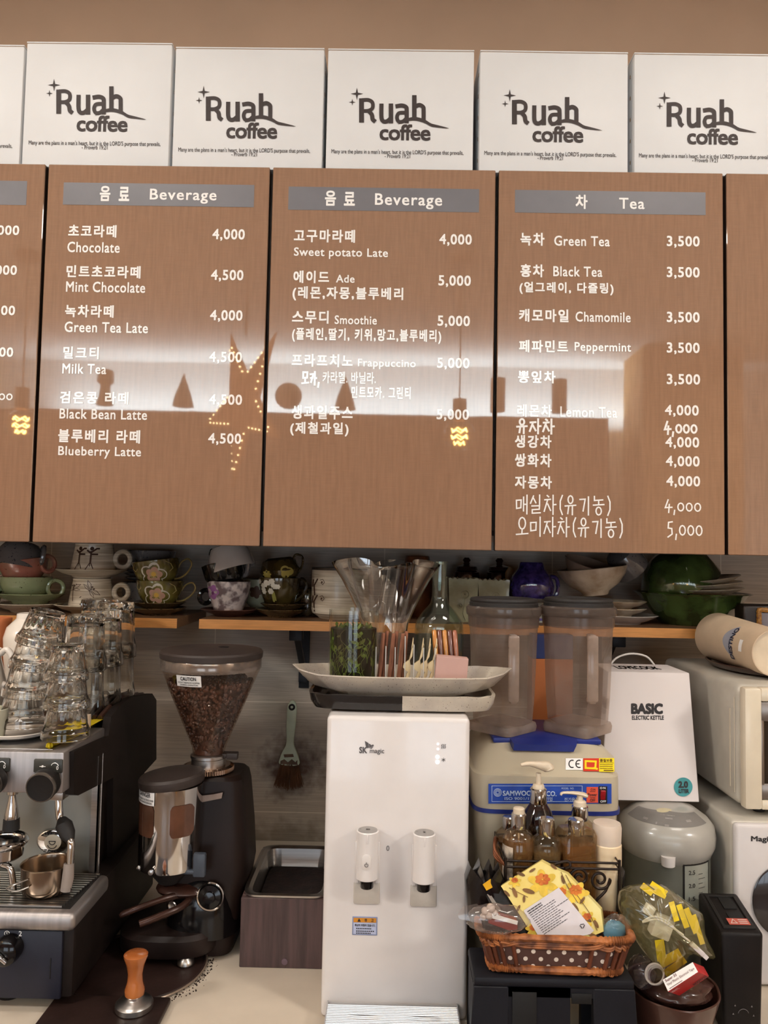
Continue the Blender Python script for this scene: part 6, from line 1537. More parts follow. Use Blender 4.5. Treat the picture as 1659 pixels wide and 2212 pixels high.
solo(MB().vessel([(.035, 0), (.05, .004), (.056, .011)], .003, 40), 'dish', M_china, 'white dish above the paper cups carrying a framed tin', 'dish', (dsx+.01, 1.46, dz0+.034))
TN = thing('tin', 'dark tin with a yellow rope patterned frame on its face', 'tin', (dsx+.012, 1.465, dz0+.034+.0035))
MB().box(-.036, .06, -.012, .03, 0, .065, .006, 3).build('body', mat('dark_tin', (36, 26, 22), .4), TN)
rp = MB()
pts_ = [(-.008, -.0135, .006+.05*j/14) for j in range(15)]+[(-.008+.06*j/14, -.0135, .056-.004*j/14) for j in range(1, 15)]
rp.tube(pts_, .0042, 8, mod=lambda i: 1+.22*(i % 2)); rp.build('rope_frame', mat('rope_yellow', (196, 140, 62), .5, var=.3, scale=160, col2=(110, 66, 30)), TN)
MB().box(-.004, .05, -.0135, -.011, .004, .05, .001).build('picture', mat('tin_picture', (134, 126, 132), .5, var=.1, scale=30), TN)

# ------------------------------------------------------------------ black bin, black stand
BN = thing('black_bin', 'tall narrow black bin with a recessed sloping lid and red sticker', 'bin', (W(1600, 2000, 1.0).x, 1.0, CZ))
Bp = [W(1556, 2014, 1.03), W(1650, 2010, 1.03), W(1592, 1921, 1.142), W(1507, 1918, 1.142)]
zb_ = Bp[0].z
tops = [(p.x-BN.location.x, p.y-1.0, z_-CZ) for p, z_ in zip(Bp, (zb_, zb_, zb_+.004, zb_+.004))]
bots = [(p[0]+.004*(1 if i in (0, 3) else -1)*1.0, p[1], 0) for i, p in enumerate(tops)]
MB().hexa(bots+tops, .005, 3).build('body', mat('black_bin_plastic', (24, 19, 18), .5, spec=.25, var=.15, bump=.1), BN)
cen = sum((Vector(p) for p in tops), Vector())/4
def bl(u, v, e): return Vector(tops[0]).lerp(Vector(tops[1]), u).lerp(Vector(tops[3]).lerp(Vector(tops[2]), u), v)+Vector((0, 0, e))
li = MB()
for (u0, u1, v0, v1, e) in ((.12, .88, .08, .14, .002), (.12, .88, .86, .92, .002), (.12, .2, .14, .86, .002), (.8, .88, .14, .86, .002)):
    li.hexa([bl(u0, v0, -.002), bl(u1, v0, -.002), bl(u1, v1, -.002), bl(u0, v1, -.002), bl(u0, v0, e), bl(u1, v0, e), bl(u1, v1, e), bl(u0, v1, e)], .0006, 1)
li.build('lid_rim', M_black, BN)
li = MB()
for (u0, u1, v0, v1) in ((.4, .75, .3, .46), (.42, .72, .55, .85)): li.hexa([bl(u0, v0, -.002), bl(u1, v0, -.002), bl(u1, v1, -.002), bl(u0, v1, -.002), bl(u0, v0, .0012), bl(u1, v0, .0012), bl(u1, v1, .0012), bl(u0, v1, .0012)])
li.build('lid_recess', mat('deep_black', (12, 11, 11), .6), BN)
li = MB().add([bl(.30, .14, .0024), bl(.80, .14, .0024), bl(.80, .29, .0024), bl(.30, .29, .0024)], [[0, 1, 2, 3]]); sk = li.build('red_sticker', mat('salmon_red_sticker', (196, 92, 76), .5), BN)
li = MB()
for j in range(3): li.add([bl(.55, .16+.04*j, .0029), bl(.76, .16+.04*j, .0029), bl(.76, .18+.04*j, .0029), bl(.55, .18+.04*j, .0029)], [[0, 1, 2, 3]])
li.strokes([[(.36, .17), (.44, .26), (.5, .17), (.36, .17)]], .02, lambda u, v: bl(u, v, .0029)); li.build('sticker_marks', mat('pale_print', (220, 190, 180), .5), sk)
li = MB(); yy = tops[0][1]-.0012
for (px, py) in ((1588, 2172), (1624, 2174), (1584, 2190), (1628, 2194)):
    p = W(px, py, 1.0+yy); li.flat([(p.x-BN.location.x+dx_, p.z-CZ+dz_) for dx_, dz_ in ((-.0012, -.001), (.0012, -.001), (0, .0014))], yy)
p = W(1606, 2192, 1.0+yy); li.ring(p.x-BN.location.x, p.z-CZ, .007, .0003, .3, 2.9, y=yy, n=20, sides=4)
li.build('dial_marks', mat('grey_marks', (120, 116, 116), .5), BN)

SX0, SX1 = W(1022, 2105, .97).x, W(1368, 2120, .97).x
STZ = W(1200, 2108, .967).z-.0015
ST = thing('step_stand', 'black plastic stand with openings carrying the wicker basket', 'stand', ((SX0+SX1)/2, .975, CZ))
hw = (SX1-SX0)/2; sh = STZ-CZ
M_stand = mat('blue_black_plastic', (22, 22, 28), .5, spec=.3, var=.1, bump=.08)
ss = MB().box(-hw, hw, -.012, .062, sh-.012, sh, .004, 2)
ss.hexa([(-hw-.006, -.016, 0), (-hw*.58, -.016, 0), (-hw*.58, 0, 0), (-hw-.006, 0, 0), (-hw, -.012, sh-.011), (-hw*.56, -.012, sh-.011), (-hw*.56, 0, sh-.011), (-hw, 0, sh-.011)], .001, 1)
ss.box(-hw*.58, hw*.2, -.012, 0, 0, sh-.011).box(-hw*.57, hw*.5, -.012, 0, sh-.022, sh-.011)
ss.hexa([(hw*.5, -.016, 0), (hw+.006, -.016, 0), (hw+.006, 0, 0), (hw*.5, 0, 0), (hw*.48, -.012, sh-.011), (hw, -.012, sh-.011), (hw, 0, sh-.011), (hw*.48, 0, sh-.011)], .001, 1)
ss.box(-hw, -hw+.008, 0, .06, 0, sh-.011).box(hw-.008, hw, 0, .06, 0, sh-.011).box(-hw, -hw+.05, .05, .06, 0, sh-.011).box(hw-.05, hw, .05, .06, 0, sh-.011)
ss.build('stand_body', M_stand, ST)
MB().box(-hw*.52, -hw*.22, -.0135, -.0119, .012, sh-.016, .0004).build('recess_panel', mat('deep_black', (12, 11, 11), .6), ST)
MB().box(hw*.2+.001, hw*.46, -.0135, -.0119, sh-.028, sh-.016, .0004).build('recess_panel', mat('deep_black', (12, 11, 11), .6), ST)

# ------------------------------------------------------------------ wicker basket
BKZ = STZ+.0008
bL, bR = W(1062, 2108, .967).x, W(1346, 2112, .967).x
BK = thing('wicker_basket', 'brown wicker basket lined with polka dot cloth on the black stand', 'basket', ((bL+bR)/2, 1.0, BKZ), (0, 0, -.03))
bw, bdp, bhh = (bR-bL)/2, .030, W(1200, 2030, .962).z-BKZ
M_wick = mat('brown_wicker', (182, 112, 62), .45, var=.25, scale=60, col2=(92, 48, 24))
def bsk(s, z, n=80, p=7): return [(x, y, z) for x, y, _ in sq(bw*s, bdp*s*(1 if s < 1.05 else 1.02), 0, p, n)]
def braid(mb, s, z, r, turns, n=400):
    P0 = bsk(s, z, n); 
    mb.tube(P0, r, 8, closed=True, mod=lambda i: 1+.16*math.sin(i*PI/2.0))
b = MB(); braid(b, 1.17, bhh, .0046, 0); b.build('rim', M_wick, BK)
b = MB(); braid(b, 1.0, .006, .0046, 0); b.build('base_ring', M_wick, BK)
N = 26
for i in range(N):
    i0 = int(i/N*80); p0, p1 = Vector(bsk(1.005, .006)[i0]), Vector(bsk(1.165, bhh)[i0])
    MB().tube([p0, p0.lerp(p1, .5), p1], .0026, 6).build('stake', mat('dark_wicker', (104, 54, 32), .5, var=.2), BK)
b = MB()
for lvl, amp in ((.80, .003), (.86, .003), (.10, .0025)):
    s_ = lerp(1.0, 1.17, lvl)
    for ph in (0, PI):
        P0 = bsk(s_, bhh*lvl, 160); b.tube([(x*(1+.02*math.sin(i*PI/5+ph)), y*(1+.05*math.sin(i*PI/5+ph)), z+amp*math.cos(i*PI/7+ph)) for i, (x, y, z) in enumerate(P0)], .0017, 6, closed=True)
b.build('weave', M_wick, BK)
def dots_material():
    m = mat('polka_dot_cloth', (84, 56, 48), .8, var=.08)
    nt = m.node_tree; bb = nt.nodes['Principled BSDF']; old = bb.inputs['Base Color'].links[0].from_socket
    tc = nt.nodes.new('ShaderNodeTexCoord'); mp = nt.nodes.new('ShaderNodeMapping'); mp.inputs['Rotation'].default_value = (0, .785, 0); nt.links.new(tc.outputs['Object'], mp.inputs[0])
    sp_ = nt.nodes.new('ShaderNodeSeparateXYZ'); nt.links.new(mp.outputs[0], sp_.inputs[0])
    def pp(sk):
        n_ = nt.nodes.new('ShaderNodeMath'); n_.operation = 'PINGPONG'; n_.inputs[1].default_value = .0066; nt.links.new(sk, n_.inputs[0])
        q = nt.nodes.new('ShaderNodeMath'); q.operation = 'MULTIPLY'; nt.links.new(n_.outputs[0], q.inputs[0]); nt.links.new(n_.outputs[0], q.inputs[1]); return q.outputs[0]
    s_ = nt.nodes.new('ShaderNodeMath'); s_.operation = 'ADD'; nt.links.new(pp(sp_.outputs['X']), s_.inputs[0]); nt.links.new(pp(sp_.outputs['Z']), s_.inputs[1])
    l = nt.nodes.new('ShaderNodeMath'); l.operation = 'LESS_THAN'; l.inputs[1].default_value = .0027**2; nt.links.new(s_.outputs[0], l.inputs[0])
    mx = nt.nodes.new('ShaderNodeMix'); mx.data_type = 'RGBA'; nt.links.new(l.outputs[0], mx.inputs[0]); nt.links.new(old, mx.inputs[6]); mx.inputs[7].default_value = lin((226, 214, 200)); nt.links.new(mx.outputs[2], bb.inputs['Base Color'])
    return m
b = MB(); b.loft([[(x*(1+.006*math.sin(i*.7)), y*(1+.02*math.sin(i*.9)), z) for i, (x, y, z) in enumerate(bsk(s_, z_))] for s_, z_ in ((.93, .004), (.975, .008), (1.02, bhh*.35), (1.075, bhh*.72), (1.065, bhh*.72), (.96, .01), (.92, .006))]); b.build('cloth_liner', dots_material(), BK)

# napkin packet with floral print and white label
NPD = .985
def nd(px, py): return .985+(2025-py)/200.0*.03+(px-1180)/400*.01
NP = thing('floral_packet', 'yellow daffodil print packet with a white text label leaning in the basket', 'packet', tuple(W(1190, 1950, 1.0))); NO = NP.location
def N_(mb, name, m, parent=None, **k):
    mb.v = [p-NO for p in mb.v]; return mb.build(name, m, parent or NP, **k)
fpts = [(1082, 1914), (1168, 1860), (1206, 1880), (1225, 1888), (1298, 1965), (1304, 2012), (1262, 2030), (1152, 2022)]
front = [W(x, y, nd(x, y)) for x, y in fpts]; back = [W(x+3, y-4, nd(x, y)+.010) for x, y in fpts]
n = len(fpts); m_ = MB(); m_.add(front+back, [[i, (i+1) % n, (i+1) % n+n, i+n] for i in range(n)]+[list(range(n))[::-1], list(range(n, 2*n))])
M_yel = mat('pale_yellow_print', (240, 228, 156), .4, var=.12, scale=26, col2=(232, 206, 110), coat=.3)
N_(m_, 'packet', M_yel, smooth=False)
npt = lambda e: (lambda u, v: W(u, v, nd(u, v)-e))
def petals(cx, cy, R, n_, rot, sq_, e, asp=.42):
    mb = MB()
    for i in range(n_):
        a = rot+i*2*PI/n_; pts_ = []
        for t_ in range(14):
            q = t_/14*2*PI; l, w = R*(.55+.45*math.cos(q)), R*asp*math.sin(q)
            pts_.append((cx+(l*math.cos(a)-w*math.sin(a)), cy+(l*math.sin(a)+w*math.cos(a))*sq_))
        mb.add([npt(e)(*p) for p in pts_], [list(range(14))])
    return mb
M_pet = mat('daffodil_yellow', (244, 206, 72), .45, var=.15, scale=60); M_org = mat('daffodil_orange', (222, 132, 44), .45, var=.2, scale=60, col2=(186, 84, 30)); M_lf = mat('brown_leaf_print', (138, 98, 52), .5, var=.25, scale=60)
for cx_, cy_, R_, r_ in ((1172, 1908, 34, .4), (1244, 1930, 30, 1.0), (1152, 2008, 18, .2), (1212, 1932, 24, .9), (1268, 1985, 20, .1), (1112, 1905, 15, .7)):
    N_(petals(cx_, cy_, R_, 6, r_, .9, .0006, .27), 'flower_print', M_pet, smooth=False)
    N_(petals(cx_, cy_-R_*.25, R_*.5, 7, r_+.5, .8, .0010, .36), 'flower_heart', M_org, smooth=False)
lv = MB()
for cx_, cy_, a, L in ((1125, 1888, .4, 10), (1112, 1928, 1.2, 12), (1142, 1925, .3, 14), (1095, 1930, .8, 9), (1120, 1962, 2, 8), (1132, 1942, 1.6, 8), (1243, 1960, 1, 12), (1258, 1945, 2.2, 9), (1268, 1985, .6, 12), (1288, 1996, 1.1, 10), (1280, 2020, .3, 10), (1196, 1872, .7, 9), (1216, 1900, 1.3, 10), (1250, 1990, .5, 8), (1150, 1880, 2.6, 8)):
    pts_ = [(cx_+L*math.cos(q)*math.cos(a)-L*.36*math.sin(q)*math.sin(a), cy_+L*math.cos(q)*math.sin(a)+L*.36*math.sin(q)*math.cos(a)) for q in [i*2*PI/12 for i in range(12)]]
    lv.add([npt(.0008)(*p) for p in pts_], [list(range(12))])
lv.strokes([[(1222, 1890), (1244, 1930), (1272, 1970), (1290, 2010)], [(1212, 1884), (1224, 1912), (1248, 1950)], [(1100, 1918), (1140, 1938)]], 1.4, npt(.0009))
N_(lv, 'leaf_print', M_lf, smooth=False)
lq = [(1131, 1967), (1207, 1917), (1283, 2010), (1275, 2018), (1225, 2028), (1164, 2024)]
m_ = MB(); m_.add([npt(.0013)(*p) for p in lq], [list(range(len(lq)))[::-1]]); lb = N_(m_, 'white_label', mat('label_white', (226, 220, 224), .5), smooth=False)
m_ = MB(); rr = random.Random(6)
for i in range(13):
    t0 = .06+.07*i; ox, oy = lerp(1134, 1176, t0), lerp(1968, 2026, t0)
    ux, uy = .835, -.55; L = (66 if i in (0, 1) else rr.uniform(56, 92))*(1 if i < 9 else .9)
    if i < 2: L = 38
    s_ = 4
    while s_ < L:
        w_ = rr.uniform(3, 8); a_ = (ox+ux*s_, oy+uy*s_); b_ = (ox+ux*min(L, s_+w_), oy+uy*min(L, s_+w_))
        if a_[1] < 2024 and a_[0] < 1272: m_.strokes([[a_, b_]], 2.4 if i < 2 else 1.5, npt(.0017))
        s_ += w_+2.2
for k in range(3):
    a = k*2*PI/3-.4; m_.strokes([[(1258+5*math.cos(a), 2000+5*math.sin(a)), (1258+5*math.cos(a+1.6), 2000+5*math.sin(a+1.6))]], 2, npt(.0018))
N_(m_, 'label_print', mat('grey_label_print', (78, 74, 78), .6), lb, smooth=False)
# dark packets, sachet bag and blue packet in the basket
def slab(name, pts_, dep, th, m, label, cat, bev=.0015, group=None):
    o = W(sum(p[0] for p in pts_)/len(pts_), sum(p[1] for p in pts_)/len(pts_), dep(*pts_[0]) if callable(dep) else dep)
    mb = MB(); f = [W(x, y, dep(x, y) if callable(dep) else dep)-o for x, y in pts_]; n_ = len(f)
    g = [p+Vector((0, th, 0)) for p in f]
    mb.add(f+g, [[i, (i+1) % n_, (i+1) % n_+n_, i+n_] for i in range(n_)]+[list(range(n_))[::-1], list(range(n_, 2*n_))])
    return solo(mb, name, m, label, cat, o, group=group)
M_blk = mat('black_film', (24, 20, 20), .25, var=.2, coat=.4)
def black_bag(label, outline, dep, seed):
    o = W(sum(p[0] for p in outline)/len(outline), sum(p[1] for p in outline)/len(outline), dep); rr = random.Random(seed)
    c = Vector((sum(p[0] for p in outline)/len(outline), sum(p[1] for p in outline)/len(outline)))
    rings = []
    for s_, dy in ((1, 0), (.92, -.006), (.6, -.011), (.2, -.012)):
        rings.append([W(c.x+(x-c.x)*s_+rr.uniform(-1.5, 1.5)*s_, c.y+(y-c.y)*s_+rr.uniform(-1.5, 1.5)*s_, dep+dy+rr.uniform(-.002, .002))-o for x, y in outline])
    bk = [p+Vector((0, .016, 0)) for p in rings[0]]
    mb = MB(); mb.loft([bk]+rings)
    return solo(mb, 'black_pouch', M_blk, label, 'pouch', o, group='black pouches in the basket')
black_bag('crumpled black pouch with a jagged top edge beside the water dispenser', [(1010, 1985), (1006, 1900), (1014, 1868), (1024, 1890), (1036, 1864), (1046, 1892), (1058, 1866), (1068, 1890), (1080, 1872), (1092, 1905), (1098, 1960), (1090, 2005), (1040, 2005)], 1.02, 1)
slab('black_packet', [(1046, 1925), (1062, 1915), (1085, 1918), (1098, 1935), (1125, 1985), (1150, 2022), (1130, 2026), (1082, 2010)], lambda x, y: .992+(2025-y)/110*.02, .008, M_blk, 'black packet with a silver stripe leaning on the floral packet', 'packet')
slab('silver_strip', [(1052, 1932), (1057, 1928), (1082, 1966), (1076, 1972)], lambda x, y: .9905+(2025-y)/110*.02, .001, mat('silver_film', (150, 140, 130), .3, .6), 'thin silver strip on the black packet', 'strip')
slab('yellow_tab', [(1043, 1911), (1060, 1899), (1060, 1908), (1064, 1917), (1051, 1924)], 1.0, .001, mat('yellow_tab', (236, 176, 30), .5), 'bright yellow tab sticking up from the black packets', 'tab')
# clear sachet bag with a red and white box and small pouches
CB = thing('clear_bag', 'clear plastic bag with pale lumps hanging over the basket corner', 'bag', tuple(W(1060, 1985, .965))); CO_ = CB.location
def crumple(cx, cy, dep, rx, ry, rz, seed, nu=26, nv=18, amp=.12, k=None):
    k = k or dep/F; rr = random.Random(seed); ph = [(rr.uniform(0, 6), rr.uniform(2, 7), rr.uniform(1, 5)) for _ in range(7)]
    o = W(cx, cy, dep); rings = []
    for i in range(nv+1):
        th = PI*i/nv; ring = []
        for j in range(nu):
            a = 2*PI*j/nu; s_ = 1+amp*sum(abs(math.sin(q[0]+q[1]*a/2*1.0+q[2]*th)) for q in ph)/len(ph)*2-amp
            ring.append(o+Vector((rx*k*math.sin(th)*math.cos(a)*s_, rz*k*math.sin(th)*math.sin(a)*s_, -ry*k*math.cos(th)*s_)))
        rings.append(ring)
    return rings
M_film = thin_glass('clear_film', (248, 246, 244), haze=.10, hazecol=(220, 210, 204), rough=.08, ior=1.6)
def C_(mb, name, m, parent, off, **k):
    mb.v = [p-off for p in mb.v]; return mb.build(name, m, parent, **k)
mb = MB().loft(crumple(1075, 1985, .965, 62, 28, 22, 4, amp=.2))
w_ = [W(*q) for q in ((1040, 1962, .965), (988, 1975, .96), (992, 1985, .96), (1040, 1995, .96))]
mb.add(w_+[W(1000, 1958, .965), W(1030, 1952, .965)], [[0, 1, 2, 3], [0, 5, 4, 1]])
C_(mb, 'film', M_film, CB, CO_, angle=60)
mb = MB()
for (x_, y_, r_) in ((1048, 1968, 8), (1060, 1962, 9), (1056, 1976, 9), (1068, 1972, 7), (1044, 1980, 7)): mb.ball(W(x_, y_, .968), r_*.0006, jit=.05)
solo_o = C_(mb, 'pale_beads', mat('pale_sachets', (206, 188, 178), .5), CB, CO_)
slab('red_white_box', [(1057, 1975), (1118, 1992), (1118, 2008), (1100, 2010), (1055, 1994)], .966, .014, mat('dark_red_card', (134, 34, 28), .4), 'small dark red box with a white edge inside the clear bag', 'box')
slab('white_card', [(1058, 1972), (1119, 1990), (1117, 1998), (1056, 1982)], .9645, .0008, M_white_print, 'white card strip along the small dark red box', 'card')
BP = thing('blue_packet', 'pale blue packet in clear film at the basket end', 'packet', tuple(W(1335, 2010, .992)))
C_(MB().loft(crumple(1332, 2006, .995, 30, 28, 20, 9, amp=.15)), 'film', M_film, BP, BP.location, angle=60)
C_(MB().loft(crumple(1328, 2012, .995, 24, 20, 14, 12, amp=.2)), 'contents', mat('pale_blue_plastic', (96, 160, 190), .4, var=.1), BP, BP.location)
rr = random.Random(3)
for i, (px, py, col, lab) in enumerate(((1085, 2038, (150, 46, 44), 'red packet showing through the basket side'), (1200, 2050, (214, 196, 80), 'yellow printed packet low in the basket'), (1262, 2054, (128, 146, 170), 'pale blue grey packet low in the basket'))):
    p = W(px, py, 1.0); solo(MB().box(-.024, .024, -.012, .012, -.009, .009, .003), 'small_packet', mat('small_packet_%d' % i, col, .4, var=.15), lab, 'packet', (p.x, p.y, BKZ+.020+.0), (0, rr.uniform(-.2, .2), 0))

# ------------------------------------------------------------------ wire caddy with bottles
CD = 1.06
czz = W(1210, 2000, CD).z
WC = thing('wire_caddy', 'dark wrought wire caddy with scrolls holding syrup bottles', 'caddy', (W(1212, 1980, CD).x, CD+.02, CZ)); WO = WC.location
M_wire = mat('bronze_black_wire', (44, 32, 26), .4, .5, var=.15)
fy = CD-.036; by = CD+.058
L0, L1 = W(1092, 1870, fy).x, W(1338, 1875, fy).x
wz = W(1215, 1875, fy).z; wz2 = W(1215, 1862, fy).z
cb = CZ+.075
w = MB()
for z_ in (wz, wz2): w.tube([(L0, fy, z_), (L1, fy, z_), (L1, by, z_), (L0, by, z_)], .0016, 6, closed=True)
for x_ in (L0, L1):
    for y_ in (fy, by): w.tube([(x_, y_, CZ), (x_*1.0, y_, wz2+.004)], .002, 6)
w.tube([(L0, fy, cb), (L1, fy, cb), (L1, by, cb), (L0, by, cb)], .0016, 6, closed=True)
for i in range(1, 8):
    x_ = lerp(L0, L1, i/8); w.tube([(x_, fy, cb), (x_, by, cb)], .0014, 6)
w.v = [p-WO for p in w.v]; w.build('frame', M_wire, WC)
def spiral(cx, cy, r0, turns, sgn, y):
    k_ = y/F; p = W(cx, cy, y); out = []
    for i in range(40):
        t_ = i/39; a = sgn*turns*2*PI*t_; r_ = r0*(1-t_*.8)*k_
        out.append((p.x-sgn*r_*math.cos(a), y, p.z+r_*math.sin(a)))
    return out
for pts_ in (spiral(1252, 1895, 20, 1.5, 1, fy), spiral(1296, 1900, 22, 1.5, -1, fy), [tuple(W(*q)) for q in ((1318, 1898, fy), (1308, 1925, fy), (1286, 1950, fy), (1300, 1975, fy))], [tuple(W(*q)) for q in ((1200, 1866, fy), (1226, 1860, fy-.004), (1232, 1870, fy-.006), (1222, 1876, fy-.004))], spiral(1135, 1905, 20, 1.5, 1, fy), spiral(1180, 1905, 20, 1.5, -1, fy)):
    w = MB().tube(smooth_path(pts_, 3), .0018, 7); w.v = [p-WO for p in w.v]; w.build('scroll', M_wire, WC)
w = MB()
for dz in (0, .004, .008): w.tube(smooth_path([(L0, by-.02, wz2), (L0-.010, fy+.03, wz2+.010+dz), (L0-.012, fy+.012, wz2+dz), (L0, fy, wz2-.006)]), .0018, 7)
w.v = [p-WO for p in w.v]; w.build('handle', mat('copper_wire', (128, 72, 40), .4, .5, var=.2), WC)
for dep_, x_ in ((fy+.02, L1+.004), (fy+.05, L1+.003)):
    pass
BB = cb+.0022
M_pump = mat('cream_pump_plastic', (222, 206, 182), .35, sss=.1)
M_clearb = thin_glass('bottle_wall', (240, 230, 214), haze=.05, hazecol=(226, 196, 150), ior=1.5)
def bottle(label, px, dep, top, prof_px, liq, liqcol, cap=(1, 1), pump=None, square=False, wall=None):
    """prof_px rows: (radius, picture height); cap = (picture top, picture bottom, radius)"""
    k_ = dep/F; t = thing('syrup_bottle', label, 'bottle', (W(px, 1850, dep).x, dep, BB), (0, 0, .25 if square else 0), 'bottles in the wire caddy')
    h = lambda py: (W(px, py, dep).z-BB)/k_
    pr = [(prof_px[0][0]*.94, 0), (prof_px[0][0], 3)]+[(r, h(py)) for r, py in prof_px]
    if square: MB(k_).loft([[(x, y, z) for x, y, _ in sq(r, r*.8, 0, 7, 48)] for r, z in pr]).build('bottle_wall', wall or M_clearb, t)
    else: MB(k_).lathe(pr, 40, cap1=False).build('bottle_wall', wall or M_clearb, t)
    if liq:
        hl = h(liq); pl_ = [(max(interp(pr, z)-2.2, 2), z) for z in [4+(hl-4)*i/8 for i in range(9)]]
        lm = mat('syrup_'+'_'.join(map(str, liqcol)), liqcol, .08, var=.04, coat=.3, trans=.8)
        if square: MB(k_).loft([[(x, y, z) for x, y, _ in sq(r, r*.8-.4, 0, 7, 48)] for r, z in pl_]).build('syrup', lm, t)
        else: MB(k_).lathe(pl_, 36).build('syrup', lm, t)
    if cap:
        MB(k_).lathe([(cap[2], h(cap[1])), (cap[2]+.5, h(cap[1])+1), (cap[2], h(cap[0])-2), (cap[2]-2, h(cap[0]))], 40).build('cap', M_chrome, t)
    return t, k_, h
t, k_, h = bottle('amber syrup bottle with a chrome collar and white nozzle by the dispenser', 1120, 1.056, 0, [(34, 1840), (33, 1810), (26, 1796), (15, 1788), (14, 1784)], 1810, (216, 158, 92), cap=(1756, 1788, 16))
MB(k_).lathe([(12, h(1756)), (12, h(1746)), (10, h(1744)), (1, h(1743))], 26).build('nozzle', M_pump, t)
MB(k_).box(-1.6, 1.6, -1.6, 1.6, 10, h(1800)).build('dip_tube', M_pump, t)
a = MB(k_); a.sheet(lambda u, v: ((-34.6+(u*18)), -math.sqrt(max(1, 34.8**2-(-34.6+u*18)**2)), lerp(h(1890), h(1820), v)), 6, 1); lb_ = a.build('label', mat('bottle_label', (214, 198, 178), .6, var=.4, scale=90, col2=(70, 58, 50)), t)
bottle('amber syrup bottle with chrome cap half hidden behind the nozzle bottle', 1098, 1.095, 0, [(30, 1840), (28, 1800), (16, 1788)], 1812, (214, 152, 88), cap=(1763, 1790, 13))
t, k_, h = bottle('dark brown pump bottle with a pale spoon shaped pump, tallest in the caddy', 1162, 1.095, 0, [(36, 1810), (35, 1778), (28, 1752), (19, 1738), (17, 1732)], 1760, (52, 30, 34), cap=(1702, 1734, 17.5), wall=thin_glass('dark_bottle_wall', (150, 120, 116), haze=.1, hazecol=(70, 44, 44)))
a = MB(k_).lathe([(13, h(1704)), (12, h(1696)), (10, h(1693))], 26).lathe([(5.5, h(1696)), (5.5, h(1670))], 16)
a.tube(smooth_path([(22, 0, h(1664)), (18, 0, h(1656)), (0, -3, h(1652)), (-22, -8, h(1648)), (-40, -12, h(1650))]), [8, 11, 12.5, 13, 12.5, 12, 12, 11.5, 11, 10.5, 10, 9, 8.5, 8, 7, 6.5, 6, 5.5, 5, 5, 4.5, 4, 4, 3.5, 3][:25], 12)
a.build('pump', M_pump, t)
t, k_, h = bottle('short amber bottle with a chrome screw cap in the caddy middle', 1180, 1.052, 0, [(32, 1860), (33, 1830), (29, 1810), (18, 1800)], 1838, (232, 196, 140), cap=(1767, 1803, 16.5))
t, k_, h = bottle('square shouldered bottle of orange syrup with a chrome cap', 1244, 1.056, 0, [(38, 1860), (37, 1800), (32, 1788), (17, 1784)], 1818, (220, 150, 66), cap=(1769, 1802, 16.5), square=True)
t, k_, h = bottle('clear pump bottle with a cream pump behind the orange syrup', 1252, 1.097, 0, [(34, 1850), (34, 1800), (30, 1780), (18, 1770)], 1815, (226, 184, 130), cap=(1740, 1770, 17))
a = MB(k_).lathe([(14, h(1741)), (13, h(1731)), (10, h(1728))], 24).lathe([(7, h(1729)), (6, h(1716))], 16)
a.tube(smooth_path([(16, 0, h(1720)), (6, 0, h(1716)), (-14, -4, h(1712)), (-38, -8, h(1711)), (-42, -9, h(1716))]), [5, 6, 7, 7.5, 8, 8, 8, 7.5, 7, 7, 6.5, 6, 6, 5.5, 5, 5, 4.5, 4.5, 4, 4, 4, 3.5, 3.5, 3, 3][:25], 10, flat=.6)
a.build('pump', M_pump, t)
PBT = thing('sauce_bottle', 'cream white squeeze bottle with a frosted cap at the caddy end', 'bottle', (W(1311, 1850, 1.06).x, 1.06, BB))
k_ = 1.06/F; h = lambda py: (W(1311, py, 1.06).z-BB)/k_
MB(k_).lathe([(20, 0), (22, 4), (28, h(1910)), (30, h(1850)), (30, h(1822)), (27, h(1818))], 40).build('body', mat('cream_sauce', (240, 218, 184), .3, sss=.2), PBT)
MB(k_).lathe([(28, h(1822)), (29, h(1816)), (30, h(1785)), (28, h(1777)), (1, h(1775))], 40).build('cap', mat('frosted_cap', (222, 206, 190), .45, sss=.2), PBT)
black_bag('crumpled black film hanging down by the cream squeeze bottle', [(1330, 1985), (1334, 1900), (1342, 1870), (1350, 1880), (1346, 1930), (1344, 1985)], 1.05, 5)

# ------------------------------------------------------------------ brown pot, yellow bag, tape box
BPX = W(1452, 2150, 1.02); k_ = 1.02/F
rimz = (W(1452, 2128, 1.02).z-CZ)/k_
PO = thing('clay_pot', 'dark brown wavy pot stuffed with cables and bags by the black bin', 'pot', (BPX.x, 1.02, CZ))
MB(k_).vessel([(60, 0), (70, 10), (80, rimz*.45), (82, rimz*.6), (92, rimz*.9), (95, rimz)], 5, 56, mod=lambda a, z: 1+.02*math.sin(3*a)+.012*math.sin(7*a)*(z/rimz)).build('pot', mat('dark_brown_clay', (88, 56, 46), .3, var=.2, scale=12, coat=.4), PO)
YB = thing('yellow_bag', 'clear yellow striped plastic bag of chargers stuffed in the brown pot', 'bag', tuple(W(1440, 2010, 1.0))); YO = YB.location
ol = [(1352, 2000), (1336, 1960), (1338, 1925), (1360, 1912), (1400, 1908), (1440, 1915), (1480, 1945), (1518, 1975), (1524, 2020), (1546, 2068), (1520, 2070), (1490, 2064), (1470, 2110), (1440, 2128), (1415, 2090), (1385, 2050)]
ol = [(p[0], p[1]) for p in smooth_path(ol, 3, True)]
cx_, cy_ = 1436, 2005; rr = random.Random(15)
rings = []
